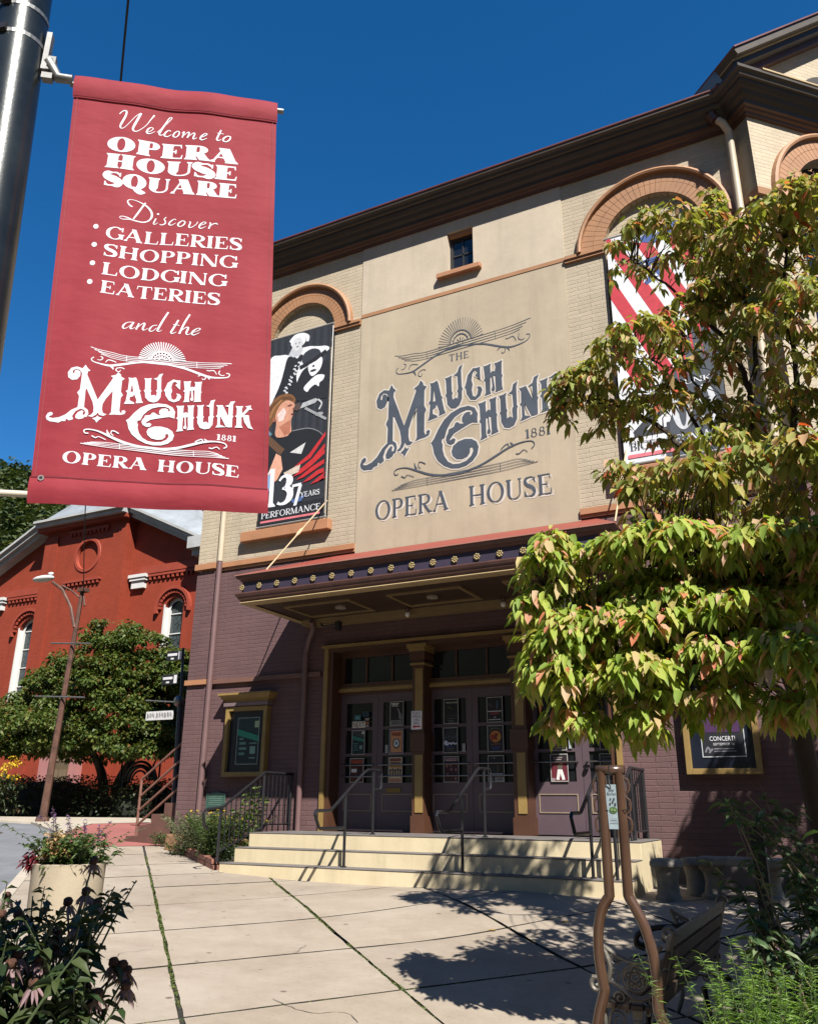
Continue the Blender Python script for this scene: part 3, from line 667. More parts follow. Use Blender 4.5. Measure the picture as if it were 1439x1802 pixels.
for x0, x1 in ((-6.265, -6.06), (-4.575, -4.345)):
    c = MB(); c.box(x0, x1, 12.30, 12.62, 1.2, 4.0); c.box(x0-.02, x1+.02, 12.28, 12.62, 1.2, 1.45); c.box(x0-.025, x1+.025, 12.27, 12.62, 2.42, 2.70); co = c.build('column', brown, H)
    c = MB(); xm = (x0+x1)/2; c.box(xm-.05, xm+.085, 12.285, 12.30, 2.76, 3.72); c.box(xm-.05, xm+.085, 12.285, 12.30, 1.50, 2.36); c.build('column_panel', gold, co)
    c = MB(); c.box(x0-.03, x1+.03, 12.26, 12.6, 3.78, 3.81); c.box(x0-.045, x1+.045, 12.24, 12.6, 4.0, 4.05); c.box(x0-.075, x1+.075, 12.21, 12.6, 4.052, 4.12); c.build('capital', gold, co)
    c = MB(); c.box(x0-.035, x1+.035, 12.25, 12.6, 3.86, 3.998); c.build('capital_block', brown, co)
push = mat('steel_bar', (.30, .27, .23), .3, .1, 5, metal=.9); dark_b = mat('door_dark_metal', (.05, .045, .045), .4, metal=.5)
DL = [(-7.80, -7.072), (-7.066, -6.31), (-6.14, -5.355), (-5.349, -4.54), (-4.39, -3.603), (-3.597, -3.09)]
for i, (x0, x1) in enumerate(DL):
    gx0, gx1 = (x0+.11, x1-.10) if i % 2 == 0 else (x0+.10, x1-.11)
    m_ = MB(); FD = Fr((0, 12.60, 0), (1, 0, 0), (0, 0, 1))
    zb = [(1.95, 2.375), (2.425, 2.80), (2.85, 3.25)]
    plate(m_, FD, rect(x0, x1, 1.21, 3.40), [rect(gx0, gx1, a, b) for a, b in zb], 0, -.05); d = m_.build('door', purple, H)
    box('pane', dglass, (gx0-.01, gx1+.01, 12.63, 12.635, 1.94, 3.26), d)
    pm = MB(); px0, px1 = x0+.10, x1-.09
    for a in ((px0, px1, 1.51, 1.525), (px0, px1, 1.765, 1.78), (px0, px0+.015, 1.526, 1.764), (px1-.015, px1, 1.526, 1.764)): pm.box(a[0], a[1], 12.588, 12.602, a[2], a[3])
    pm.build('panel_moulding', mat('tan_line', (.30, .23, .16), .5), d)
    pb_ = MB()
    for z in (2.23, 2.05) if i < 4 else (2.23,): pb_.tube([(x0+.05, 12.56, z), (x1-.05, 12.56, z)], .011, 8)
    pb_.tube([(x0+.07, 12.56, 2.23), (x0+.07, 12.6, 2.23)], .014, 8); pb_.tube([(x1-.07, 12.56, 2.23), (x1-.07, 12.6, 2.23)], .014, 8); pb_.build('push_bar', push, d, smooth=True)
    if i in (3, 5): MB().lathe((x0+.05, 12.575, 2.12), [(.0, -.03), (.03, -.02), (.035, 0), (.03, .02), (0, .03)], 12).build('lock', push if i == 3 else mat('black_iron', (.012, .012, .012), .4, metal=.6), d, smooth=True)
    if i == 1: box('letter_slot', mat('brass', (.25, .17, .06), .4, metal=.7), (x0+.18, x0+.45, 12.585, 12.602, 1.80, 1.87), d)
# drain pipe beside the entrance
pipe('downspout', [(-8.02, 11.9, 4.60), (-8.08, 12.05, 4.50), (-8.26, 12.2, 4.34), (-8.33, 12.22, 4.1), (-8.33, 12.22, 1.2)], .048, mat('purple_pipe', PURP))
# painted sign on the stucco
navy = mat('slate_blue_sign_paint', (.052, .068, .095), .75, .22, 3); pale = mat('pale_sign_outline', (.60, .55, .50), .8, .1, 3); sign_sh = mat('sign_shadow_paint', (.22, .185, .15), .8, .1)
DATA = json.loads(r'''{"L":{"M":[[[182.0,-1138.3],[190.2,-1149.8],[199.0,-1156.8],[191.6,-1160.9],[191.1,-1172.1],[231.7,-1253.4],[266.9,-1175.8],[267.3,-1170.8],[260.0,-1166.4],[274.7,-1160.4],[281.2,-1150.3],[289.7,-1157.8],[292.0,-1165.5],[302.8,-1170.5],[295.4,-1178.6],[296.3,-1217.5],[303.8,-1229.0],[298.2,-1238.4],[299.2,-1283.3],[303.3,-1290.6],[308.1,-1288.0],[305.3,-1283.8],[312.5,-1279.9],[318.7,-1284.8],[315.0,-1293.9],[303.1,-1297.1],[286.1,-1297.6],[269.8,-1300.1],[275.5,-1290.9],[271.9,-1217.6],[255.3,-1245.7],[247.4,-1266.2],[247.7,-1283.6],[252.0,-1296.3],[263.4,-1299.6],[254.2,-1305.8],[242.7,-1304.1],[236.7,-1296.6],[232.5,-1305.0],[222.3,-1313.5],[209.0,-1312.0],[219.4,-1305.7],[224.2,-1295.5],[222.7,-1279.4],[217.7,-1262.4],[194.9,-1219.5],[192.8,-1225.2],[195.4,-1286.2],[177.0,-1287.9],[176.4,-1247.7],[169.2,-1236.3],[176.2,-1224.6],[175.7,-1184.8],[175.0,-1164.8],[173.5,-1153.8],[179.0,-1144.2]]],"M_curl":[[[173.3,-1151.5],[157.4,-1146.9],[141.1,-1152.6],[132.4,-1169.1],[136.3,-1186.5],[148.7,-1194.6],[163.3,-1191.6],[171.1,-1178.6],[170.3,-1165.3],[161.8,-1158.3],[153.4,-1159.1],[152.0,-1170.5],[147.2,-1169.8],[147.9,-1160.8],[156.6,-1155.0],[166.5,-1157.8],[175.5,-1169.2]]],"M_swash":[[[177.6,-1285.3],[160.3,-1295.9],[144.1,-1313.5],[127.0,-1323.2],[109.0,-1326.8],[98.1,-1324.5],[96.8,-1321.0],[105.8,-1317.0],[107.1,-1310.4],[100.6,-1306.1],[92.0,-1310.3],[87.2,-1321.9],[91.0,-1331.8],[101.5,-1338.3],[116.4,-1339.6],[127.7,-1341.8],[136.1,-1336.1],[147.1,-1335.4],[148.8,-1327.1],[157.8,-1332.7],[169.2,-1327.4],[165.0,-1317.1],[172.1,-1300.3],[185.7,-1290.4],[196.3,-1292.7],[202.1,-1301.9],[199.4,-1309.7],[194.3,-1313.4],[205.9,-1316.6],[210.9,-1304.3],[207.4,-1291.6],[196.1,-1284.0]]],"M_leaf":[[[173.9,-1314.1],[179.9,-1302.8],[190.1,-1295.4],[196.0,-1298.1],[193.6,-1308.5],[203.4,-1311.5],[197.2,-1321.7],[184.8,-1326.0],[175.0,-1322.6]]],"M_tip":[[[237.9,-1306.7],[242.8,-1312.3],[252.2,-1312.5],[243.8,-1320.8],[237.2,-1331.1],[231.9,-1322.9],[223.0,-1318.8],[233.5,-1313.1]]],"A":[[[313.6,-1165.5],[324.3,-1166.7],[335.6,-1163.4],[340.1,-1169.7],[351.9,-1206.6],[356.1,-1209.6],[353.7,-1214.2],[362.7,-1243.4],[367.3,-1250.7],[345.6,-1253.8],[346.3,-1242.7],[339.8,-1227.8],[336.5,-1223.7],[335.3,-1230.4],[325.2,-1233.6],[325.4,-1244.6],[340.6,-1252.1],[341.1,-1256.0],[309.9,-1258.9],[314.4,-1247.9],[316.0,-1220.1],[310.5,-1213.9],[316.6,-1208.9],[316.5,-1174.2]],[[327.0,-1185.5],[325.1,-1215.9],[333.5,-1214.0]]],"U":[[[361.8,-1164.1],[371.5,-1164.3],[384.9,-1161.8],[382.8,-1170.0],[385.4,-1203.4],[388.6,-1206.4],[386.3,-1212.3],[388.4,-1223.2],[398.7,-1220.0],[407.1,-1225.9],[404.7,-1221.7],[405.5,-1210.4],[401.9,-1204.1],[405.4,-1200.4],[402.1,-1168.1],[389.9,-1163.6],[402.0,-1157.9],[406.7,-1146.1],[418.0,-1142.0],[413.5,-1155.6],[416.8,-1198.1],[420.3,-1203.4],[417.4,-1209.3],[417.9,-1227.1],[410.6,-1241.1],[398.6,-1246.7],[383.8,-1243.6],[371.9,-1231.4],[369.1,-1213.9],[364.6,-1207.6],[368.3,-1202.8],[365.5,-1171.7]]],"C":[[[472.9,-1161.1],[475.1,-1194.8],[458.9,-1179.4],[465.2,-1173.2],[457.7,-1167.1],[450.3,-1171.2],[447.1,-1188.5],[451.2,-1200.5],[448.5,-1213.0],[451.9,-1228.4],[460.1,-1232.1],[466.3,-1225.9],[468.3,-1215.6],[464.6,-1208.2],[475.6,-1210.5],[481.3,-1218.9],[475.7,-1232.8],[460.8,-1239.8],[444.9,-1235.7],[432.6,-1219.0],[430.4,-1206.9],[425.6,-1201.8],[429.1,-1194.7],[434.9,-1173.9],[451.1,-1159.8],[463.1,-1162.1]]],"H":[[[483.9,-1163.4],[494.7,-1163.5],[507.3,-1161.1],[505.1,-1169.3],[506.2,-1185.0],[512.1,-1181.1],[519.3,-1183.8],[521.2,-1172.2],[517.4,-1163.5],[528.3,-1163.6],[541.0,-1161.2],[539.8,-1170.4],[540.0,-1195.3],[543.3,-1199.5],[540.4,-1204.3],[541.6,-1224.4],[544.3,-1233.1],[520.9,-1235.3],[523.0,-1226.2],[520.1,-1192.7],[514.4,-1195.5],[518.5,-1218.8],[520.1,-1226.4],[516.7,-1232.4],[510.6,-1229.6],[509.2,-1225.2],[512.6,-1219.3],[509.5,-1196.0],[505.6,-1196.4],[505.6,-1227.8],[508.2,-1235.4],[487.9,-1237.3],[492.0,-1229.1],[490.5,-1202.3],[485.2,-1198.3],[489.2,-1193.4]]],"C2":[[[322.7,-1314.9],[331.1,-1307.6],[344.5,-1286.8],[362.4,-1267.1],[384.1,-1255.1],[412.3,-1248.4],[438.5,-1249.3],[458.3,-1258.3],[467.8,-1274.0],[466.8,-1285.7],[467.8,-1296.3],[451.4,-1292.0],[437.3,-1294.9],[414.8,-1301.0],[395.3,-1306.8],[384.8,-1315.9],[381.1,-1321.1],[386.7,-1319.8],[395.0,-1317.4],[400.6,-1322.7],[396.4,-1330.4],[385.2,-1332.1],[374.6,-1326.6],[369.6,-1317.2],[371.2,-1308.9],[376.2,-1302.0],[378.2,-1293.6],[393.6,-1290.6],[398.5,-1281.9],[405.6,-1281.3],[413.4,-1287.1],[426.6,-1289.3],[419.5,-1283.3],[419.2,-1273.4],[425.6,-1265.4],[437.0,-1263.5],[446.8,-1266.8],[443.6,-1271.2],[447.4,-1273.4],[452.1,-1268.8],[447.0,-1261.8],[433.6,-1258.1],[416.4,-1260.5],[396.9,-1267.2],[383.7,-1278.3],[372.3,-1292.5],[365.7,-1311.1],[357.4,-1313.4],[356.7,-1320.0],[360.3,-1326.2],[360.1,-1337.6],[366.3,-1354.8],[377.9,-1369.9],[394.4,-1379.0],[414.6,-1381.3],[434.3,-1378.9],[449.2,-1370.4],[455.9,-1359.3],[452.9,-1350.7],[445.8,-1351.3],[445.4,-1361.8],[437.6,-1369.8],[422.2,-1372.7],[404.8,-1369.3],[392.3,-1359.1],[388.3,-1348.1],[392.7,-1336.4],[409.1,-1328.4],[429.0,-1326.7],[449.5,-1330.6],[464.8,-1339.9],[471.9,-1353.9],[467.8,-1370.5],[454.7,-1382.8],[435.4,-1390.1],[412.9,-1391.9],[389.8,-1388.2],[365.9,-1377.4],[345.7,-1361.4],[333.8,-1343.1],[327.9,-1322.5]]],"H2":[[[468.6,-1251.2],[481.3,-1251.2],[492.8,-1249.0],[491.6,-1258.0],[493.0,-1276.7],[499.7,-1271.7],[506.9,-1275.4],[506.1,-1256.7],[502.4,-1248.1],[514.1,-1248.1],[524.7,-1246.1],[522.7,-1256.3],[524.4,-1286.0],[527.7,-1290.1],[525.3,-1295.8],[527.7,-1323.0],[531.3,-1330.4],[508.4,-1333.9],[511.4,-1324.5],[507.6,-1287.5],[501.6,-1291.3],[504.9,-1317.4],[508.0,-1325.8],[504.2,-1330.5],[497.2,-1327.9],[497.9,-1321.3],[501.1,-1317.7],[497.4,-1288.4],[493.0,-1293.2],[494.3,-1328.1],[498.0,-1336.5],[476.3,-1340.5],[480.1,-1330.4],[478.2,-1300.0],[472.8,-1295.0],[476.2,-1289.2],[473.4,-1260.8]]],"U2":[[[531.6,-1246.5],[543.4,-1246.6],[554.9,-1243.7],[551.7,-1252.5],[554.3,-1282.2],[557.6,-1286.4],[555.2,-1292.1],[556.3,-1305.2],[565.8,-1302.2],[574.1,-1308.0],[571.6,-1290.6],[572.1,-1284.0],[575.4,-1281.5],[572.3,-1251.7],[560.7,-1247.2],[570.6,-1243.0],[574.3,-1228.1],[587.7,-1223.4],[583.8,-1236.1],[585.5,-1280.6],[588.7,-1283.6],[585.8,-1289.4],[586.1,-1311.4],[577.5,-1325.3],[562.2,-1328.8],[548.2,-1324.5],[539.1,-1308.9],[538.1,-1293.6],[534.3,-1288.4],[537.8,-1283.7],[536.3,-1255.0]]],"N":[[[591.8,-1242.6],[604.1,-1242.1],[611.9,-1240.7],[632.6,-1278.6],[631.0,-1245.3],[619.0,-1243.0],[631.4,-1237.4],[635.5,-1225.7],[650.2,-1222.1],[644.1,-1234.0],[645.0,-1273.0],[648.2,-1276.1],[645.3,-1281.9],[646.1,-1313.9],[634.5,-1315.6],[627.5,-1314.4],[607.0,-1278.6],[608.5,-1309.5],[627.6,-1315.5],[595.6,-1320.5],[600.7,-1310.1],[599.7,-1285.9],[593.8,-1280.9],[598.5,-1276.1],[597.8,-1250.5]]],"K":[[[652.4,-1238.8],[663.3,-1238.3],[676.1,-1236.0],[672.7,-1244.8],[673.2,-1259.3],[676.8,-1260.1],[689.3,-1239.9],[681.2,-1237.3],[699.7,-1230.4],[699.3,-1239.0],[705.7,-1245.6],[695.8,-1246.1],[680.3,-1267.6],[695.2,-1266.3],[698.2,-1281.6],[703.5,-1301.2],[712.8,-1314.1],[696.3,-1310.7],[683.0,-1291.9],[677.7,-1272.3],[673.1,-1277.2],[675.0,-1303.7],[679.5,-1311.7],[654.0,-1313.9],[659.3,-1305.0],[658.4,-1279.6],[653.1,-1274.5],[657.6,-1269.7],[657.0,-1247.4]]]},"F":[[[189.1,-1072.9,1.3],[212.6,-1078.9,1.0],[255.5,-1083.3,1.0],[298.8,-1089.5,1.0],[407.9,-1090.8,1.6],[518.5,-1092.0,1.0],[569.1,-1091.5,1.0],[628.2,-1087.3,1.3]],[[201.4,-1080.5,1.3],[224.9,-1086.5,1.0],[256.3,-1089.9,1.0],[299.5,-1095.4,1.0],[408.6,-1096.9,1.6],[519.0,-1098.4,1.0],[569.6,-1097.9,1.0],[615.1,-1094.6,1.3]],[[213.6,-1086.9,1.3],[237.1,-1092.9,1.0],[257.1,-1096.5,1.0],[300.2,-1101.3,1.0],[409.2,-1103.0,1.6],[519.6,-1104.9,1.0],[570.1,-1104.4,1.0],[603.8,-1101.6,1.3]],[[222.6,-1093.7,1.3],[246.1,-1099.7,1.0],[257.9,-1103.1,1.0],[300.8,-1107.1,1.0],[409.8,-1109.2,1.6],[520.2,-1111.3,1.0],[570.7,-1110.8,1.0],[595.7,-1107.1,1.3]],[[298.6,-1087.6,1.0],[301.0,-1109.0,1.0]],[[518.3,-1090.0,1.0],[520.3,-1112.8,1.0]],[[203.3,-1108.0,1.6],[196.3,-1114.5,1.6],[201.2,-1122.8,1.6],[218.6,-1127.5,2.0],[251.4,-1130.6,3.3],[283.0,-1122.8,3.9],[330.7,-1110.2,3.3],[382.8,-1104.0,2.9],[436.4,-1109.0,2.9],[487.3,-1118.1,3.6],[532.2,-1134.1,3.9],[566.7,-1144.2,3.3],[603.7,-1142.9,2.0],[621.8,-1136.8,1.6],[624.4,-1126.8,1.6],[614.1,-1124.8,1.6]],[[222.0,-1102.2,1.6],[229.7,-1107.2,1.6],[223.6,-1115.5,1.3],[213.9,-1115.3,1.0]],[[239.0,-1121.5,1.0],[245.8,-1111.3,1.6],[260.7,-1112.8,1.6],[270.9,-1116.3,1.3]],[[297.7,-1136.6,1.6],[287.5,-1133.0,1.6],[274.9,-1137.0,1.6],[273.2,-1144.8,1.6],[282.8,-1148.8,1.3],[286.8,-1141.5,1.0]],[[593.2,-1117.5,1.6],[590.7,-1128.3,1.6],[601.3,-1135.0,1.3],[609.6,-1132.2,1.0]],[[584.3,-1132.8,1.0],[574.7,-1119.4,1.6],[559.7,-1120.9,1.6],[551.1,-1119.4,1.3]],[[526.3,-1142.4,1.6],[535.9,-1137.6,1.6],[549.5,-1140.1,1.6],[549.8,-1150.5,1.6],[542.3,-1153.6,1.3],[539.6,-1148.8,1.0]],[[256.2,-1130.1,5.2],[262.7,-1138.2,2.6],[264.4,-1143.8,0.7]],[[556.3,-1140.6,5.2],[561.3,-1147.8,2.6],[563.4,-1153.0,0.7]],[[373.0,-1096.0,1.4],[336.6,-1094.8,1.8]],[[373.0,-1092.1,1.4],[336.5,-1087.1,1.8]],[[373.5,-1088.3,1.4],[337.4,-1079.5,1.8]],[[374.4,-1084.6,1.4],[339.2,-1072.1,1.8]],[[375.8,-1081.0,1.4],[342.0,-1065.0,1.8]],[[377.7,-1077.6,1.4],[345.7,-1058.3,1.8]],[[380.0,-1074.5,1.4],[350.2,-1052.1,1.8]],[[382.7,-1071.7,1.4],[355.5,-1046.5,1.8]],[[385.7,-1069.2,1.4],[361.5,-1041.6,1.8]],[[389.1,-1067.1,1.4],[368.2,-1037.3,1.8]],[[392.8,-1065.4,1.4],[375.5,-1033.9,1.8]],[[396.6,-1064.1,1.4],[383.2,-1031.3,1.8]],[[400.7,-1063.2,1.4],[391.3,-1029.5,1.8]],[[404.9,-1062.8,1.4],[399.6,-1028.6,1.8]],[[409.2,-1062.8,1.4],[408.1,-1028.7,1.8]],[[413.5,-1063.3,1.4],[416.7,-1029.6,1.8]],[[417.7,-1064.2,1.4],[425.1,-1031.5,1.8]],[[421.9,-1065.6,1.4],[433.4,-1034.2,1.8]],[[425.9,-1067.4,1.4],[441.3,-1037.7,1.8]],[[429.7,-1069.5,1.4],[448.9,-1042.0,1.8]],[[433.2,-1072.1,1.4],[455.9,-1047.1,1.8]],[[436.4,-1074.9,1.4],[462.4,-1052.8,1.8]],[[439.3,-1078.1,1.4],[468.1,-1059.1,1.8]],[[441.8,-1081.5,1.4],[473.1,-1065.8,1.8]],[[443.9,-1085.1,1.4],[477.2,-1073.0,1.8]],[[445.6,-1088.9,1.4],[480.5,-1080.5,1.8]],[[446.8,-1092.7,1.4],[482.8,-1088.2,1.8]],[[376.0,-1095.0,2.3],[376.6,-1088.4,2.3],[378.7,-1082.1,2.3],[382.3,-1076.5,2.3],[387.1,-1071.9,2.3],[393.1,-1068.4,2.3],[399.8,-1066.3,2.3],[407.1,-1065.5,2.3],[414.4,-1066.3,2.3],[421.6,-1068.4,2.3],[428.3,-1071.9,2.3],[434.2,-1076.6,2.3],[438.9,-1082.2,2.3],[442.3,-1088.5,2.3],[444.3,-1095.2,2.3]],[[386.3,-1095.7,2.3],[386.7,-1091.1,2.3],[388.2,-1086.7,2.3],[390.7,-1082.8,2.3],[394.1,-1079.6,2.3],[398.3,-1077.1,2.3],[403.0,-1075.6,2.3],[408.0,-1075.1,2.3],[413.2,-1075.6,2.3],[418.2,-1077.1,2.3],[422.9,-1079.6,2.3],[426.9,-1082.8,2.3],[430.3,-1086.7,2.3],[432.7,-1091.1,2.3],[434.0,-1095.8,2.3]],[[383.9,-1091.3,1.6],[379.0,-1090.2,2.0]],[[386.6,-1083.9,1.6],[382.2,-1081.4,2.0]],[[391.9,-1077.9,1.6],[388.5,-1074.2,2.0]],[[399.2,-1074.0,1.6],[397.2,-1069.6,2.0]],[[407.8,-1072.7,1.6],[407.3,-1068.0,2.0]],[[416.6,-1074.0,1.6],[417.8,-1069.6,2.0]],[[424.7,-1077.9,1.6],[427.4,-1074.3,2.0]],[[431.3,-1083.9,1.6],[435.2,-1081.4,2.0]],[[435.5,-1091.4,1.6],[440.3,-1090.3,2.0]],[[403.6,-1093.9,1.6],[392.7,-1088.4,3.3]],[[406.0,-1091.4,1.6],[399.1,-1081.8,3.3]],[[409.6,-1090.5,1.6],[408.5,-1079.5,3.3]],[[413.3,-1091.5,1.6],[418.4,-1081.9,3.3]],[[416.3,-1093.9,1.6],[426.1,-1088.4,3.3]],[[227.3,-1397.8,1.4],[272.1,-1394.1,1.0],[313.2,-1395.9,1.0],[422.4,-1399.9,1.6],[535.7,-1403.7,1.0],[582.6,-1403.6,1.0],[613.9,-1411.0,1.4]],[[218.6,-1400.1,1.4],[272.7,-1399.2,1.0],[313.8,-1401.0,1.0],[422.9,-1405.4,1.6],[536.2,-1409.7,1.0],[583.1,-1409.6,1.0],[623.6,-1414.4,1.4]],[[209.9,-1402.3,1.4],[273.3,-1404.3,1.0],[314.4,-1406.1,1.0],[423.5,-1411.0,1.6],[536.8,-1415.8,1.0],[583.6,-1415.7,1.0],[633.3,-1417.8,1.4]],[[200.3,-1404.7,1.4],[273.9,-1409.4,1.0],[315.0,-1411.2,1.0],[424.1,-1416.6,1.6],[537.3,-1421.8,1.0],[584.1,-1421.7,1.0],[644.4,-1420.6,1.4]],[[313.0,-1394.3,1.0],[315.2,-1413.2,1.0]],[[535.6,-1402.6,1.0],[537.4,-1422.8,1.0]],[[219.1,-1369.0,1.9],[209.3,-1369.9,1.9],[205.4,-1360.9,1.9],[217.5,-1356.2,1.9],[245.1,-1359.0,2.3],[278.5,-1371.8,3.7],[321.5,-1389.0,4.2],[368.4,-1399.1,3.3],[422.7,-1402.9,3.3],[479.1,-1396.8,3.7],[524.6,-1384.2,4.2],[561.2,-1373.3,3.7],[598.6,-1368.6,2.3],[627.3,-1371.5,1.9],[635.2,-1381.4,1.9],[626.3,-1388.5,1.9]],[[278.1,-1369.2,5.1],[273.4,-1360.3,2.8],[270.5,-1351.6,0.9]],[[575.3,-1373.2,5.1],[570.1,-1366.7,2.8],[564.9,-1361.9,0.9]],[[306.9,-1361.6,1.9],[294.7,-1354.8,1.9],[285.4,-1354.0,1.9],[284.3,-1363.5,1.4],[291.8,-1369.1,1.4]],[[537.7,-1373.6,1.9],[546.6,-1367.6,1.9],[558.0,-1364.0,1.9],[561.1,-1371.7,1.4]],[[229.1,-1376.0,1.9],[241.1,-1381.7,1.9],[249.5,-1376.8,1.4],[271.0,-1385.4,1.4]],[[581.6,-1391.1,1.9],[591.1,-1392.9,1.9],[604.8,-1386.5,1.4],[614.8,-1393.6,1.4]]],"S":{"welcome":[[[165.4,-129.7,1.8],[174.1,-116.6,1.8],[183.7,-111.8,2.6],[188.8,-117.9,3.2],[186.6,-137.5,3.5],[179.3,-161.7,3.8],[174.4,-181.6,3.2],[178.4,-191.5,1.8],[189.2,-184.8,1.2],[203.9,-161.3,1.2],[220.9,-131.5,1.2],[236.4,-113.3,1.5]],[[237.9,-113.1,3.5],[228.3,-145.6,4.1],[218.8,-177.8,3.8],[219.0,-192.9,2.9],[230.9,-195.5,1.5],[246.7,-180.6,1.2],[261.8,-158.9,1.2],[273.6,-131.9,1.8],[283.1,-110.9,2.9]],[[266.7,-190.5,0.9],[278.7,-180.8,1.2],[284.9,-170.2,1.5],[278.7,-166.7,1.2],[269.4,-174.8,2.6],[264.5,-189.0,2.9],[268.7,-195.9,2.1],[279.9,-192.0,1.2],[291.9,-180.5,0.9]],[[299.4,-183.0,1.2],[319.8,-152.7,1.2],[340.2,-120.3,1.5],[343.6,-110.0,1.5],[335.0,-113.4,1.8],[324.4,-140.4,2.9],[312.7,-169.3,3.5],[307.2,-187.4,3.2],[312.1,-193.0,1.8],[323.2,-186.6,1.2]],[[345.2,-171.4,2.1],[338.8,-166.7,1.5],[328.2,-178.1,2.9],[325.2,-192.0,2.9],[335.8,-195.1,1.8],[349.4,-184.0,0.9]],[[368.4,-167.4,1.8],[358.9,-176.7,2.9],[355.9,-190.6,2.9],[365.1,-194.7,1.8],[374.3,-183.6,2.6],[374.5,-170.2,2.3],[366.9,-167.7,1.5]],[[385.4,-176.0,1.8],[392.2,-169.1,2.6],[387.2,-194.8,2.9]],[[390.8,-186.6,1.2],[404.2,-170.9,1.8],[410.3,-173.7,2.6],[405.0,-195.6,2.9]],[[408.8,-189.3,1.2],[423.6,-173.4,1.8],[429.8,-176.1,2.6],[425.7,-196.0,2.9],[431.8,-198.0,1.5],[438.6,-191.9,1.2]],[[449.0,-192.1,0.9],[464.5,-181.8,1.5],[472.7,-172.7,1.8],[465.1,-170.9,1.5],[454.2,-183.5,2.9],[450.8,-195.6,2.9],[458.6,-200.0,1.8],[474.1,-189.8,0.9]],[[519.8,-145.4,2.6],[509.3,-181.9,3.2],[508.6,-191.6,2.3],[516.1,-192.3,1.5],[523.0,-185.4,0.9]],[[507.6,-161.0,1.2],[530.1,-161.1,1.2]],[[544.1,-167.6,1.8],[532.9,-178.0,2.9],[530.2,-189.9,2.9],[540.1,-194.0,1.8],[551.4,-184.5,2.6],[554.8,-170.4,2.3],[544.1,-167.6,1.8]]],"discover":[[[252.1,-513.7,2.1],[242.4,-508.6,2.6],[234.5,-496.6,2.1],[238.7,-487.7,1.3],[254.1,-485.4,1.0],[275.6,-490.5,1.6],[297.7,-502.0,2.9],[314.2,-521.0,3.4],[317.7,-541.8,3.4],[309.1,-559.4,2.3],[291.9,-569.0,2.1],[268.5,-568.4,2.1],[247.6,-566.6,1.8],[227.5,-571.1,1.3],[216.7,-566.1,1.0],[223.6,-559.3,1.3],[241.8,-560.9,1.6],[255.3,-565.5,1.3]],[[292.3,-488.0,2.3],[284.9,-503.9,2.9],[270.5,-538.9,2.9],[260.2,-563.1,2.1]],[[332.5,-546.2,2.3],[326.8,-566.6,2.3],[331.1,-570.9,1.3],[340.7,-563.0,0.8]],[[334.0,-528.0,3.1],[341.2,-526.9,3.1]],[[346.6,-568.7,1.3],[354.6,-570.8,1.8],[364.4,-564.5,2.3],[364.7,-554.7,2.3],[360.1,-547.2,1.8],[364.6,-540.0,1.6],[365.6,-536.6,0.8]],[[399.4,-546.5,1.8],[393.9,-544.0,1.3],[383.0,-553.7,2.6],[377.7,-565.9,2.6],[385.9,-569.6,1.6],[400.6,-559.4,0.8]],[[420.7,-548.3,1.6],[411.0,-557.9,2.6],[408.1,-568.1,2.6],[416.4,-572.8,1.6],[427.4,-563.7,2.3],[430.2,-551.9,2.1],[420.7,-548.3,1.6]],[[444.6,-549.8,2.1],[448.8,-552.5,2.1],[444.9,-567.8,2.6],[448.1,-573.9,1.6],[459.4,-567.4,1.3],[470.2,-554.4,1.3],[472.1,-545.9,1.3]],[[480.0,-561.2,0.8],[495.2,-552.5,1.3],[500.0,-545.9,1.6],[491.9,-544.7,1.3],[482.2,-556.0,2.6],[479.3,-567.9,2.6],[486.3,-571.8,1.6],[501.3,-561.5,0.8]],[[511.9,-545.2,1.8],[516.1,-547.9,2.3],[511.3,-569.9,2.6]],[[513.3,-561.4,1.0],[524.2,-548.4,1.6],[535.9,-545.1,2.1],[539.0,-549.6,1.3]]],"andthe":[[[305.5,-963.5,1.2],[299.5,-963.5,1.2],[286.1,-966.9,1.2],[276.6,-978.6,2.8],[275.7,-988.1,2.4],[282.8,-989.6,1.2],[295.4,-978.8,1.0],[305.5,-963.5,1.6]],[[307.3,-962.1,2.0],[299.5,-980.7,3.2],[299.3,-987.8,2.0],[306.1,-987.0,1.0],[313.3,-980.3,0.8]],[[323.5,-965.0,2.4],[316.3,-989.4,2.8]],[[319.4,-982.0,1.0],[335.4,-964.8,1.4],[341.4,-965.3,2.8],[337.2,-982.3,3.2],[339.0,-989.2,1.8],[345.7,-987.3,1.0],[353.0,-981.8,0.8]],[[381.3,-966.7,1.2],[367.8,-970.6,1.4],[359.1,-982.3,2.8],[359.9,-990.4,2.0],[367.9,-990.7,1.2],[380.4,-977.5,1.0]],[[411.1,-914.4,2.8],[397.3,-947.1,3.2],[384.9,-981.7,3.2],[384.6,-988.8,2.0],[391.6,-989.2,1.0],[397.0,-983.9,0.8]],[[445.9,-940.3,2.8],[430.5,-979.0,3.2],[426.5,-988.9,2.8],[430.9,-993.1,1.6],[443.2,-985.9,0.8]],[[430.6,-958.8,1.2],[450.8,-960.1,1.2]],[[480.0,-914.8,2.8],[465.9,-948.8,3.2],[452.8,-991.9,3.2]],[[456.8,-980.8,1.0],[471.5,-966.1,1.4],[479.6,-966.4,2.8],[475.1,-983.5,3.2],[476.9,-991.6,1.8],[483.9,-990.8,1.0],[490.3,-984.2,0.8]],[[493.3,-983.8,0.8],[510.7,-974.8,1.2],[518.1,-966.8,1.6],[509.8,-965.3,1.2],[496.7,-976.3,2.8],[492.6,-987.5,2.8],[500.0,-991.4,1.6],[517.3,-981.2,0.8]]]}}''')
AF = np.array([[6.16655549, .41310329], [.25994802, 8.02135366], [-7.55894113, 18.10711846]])
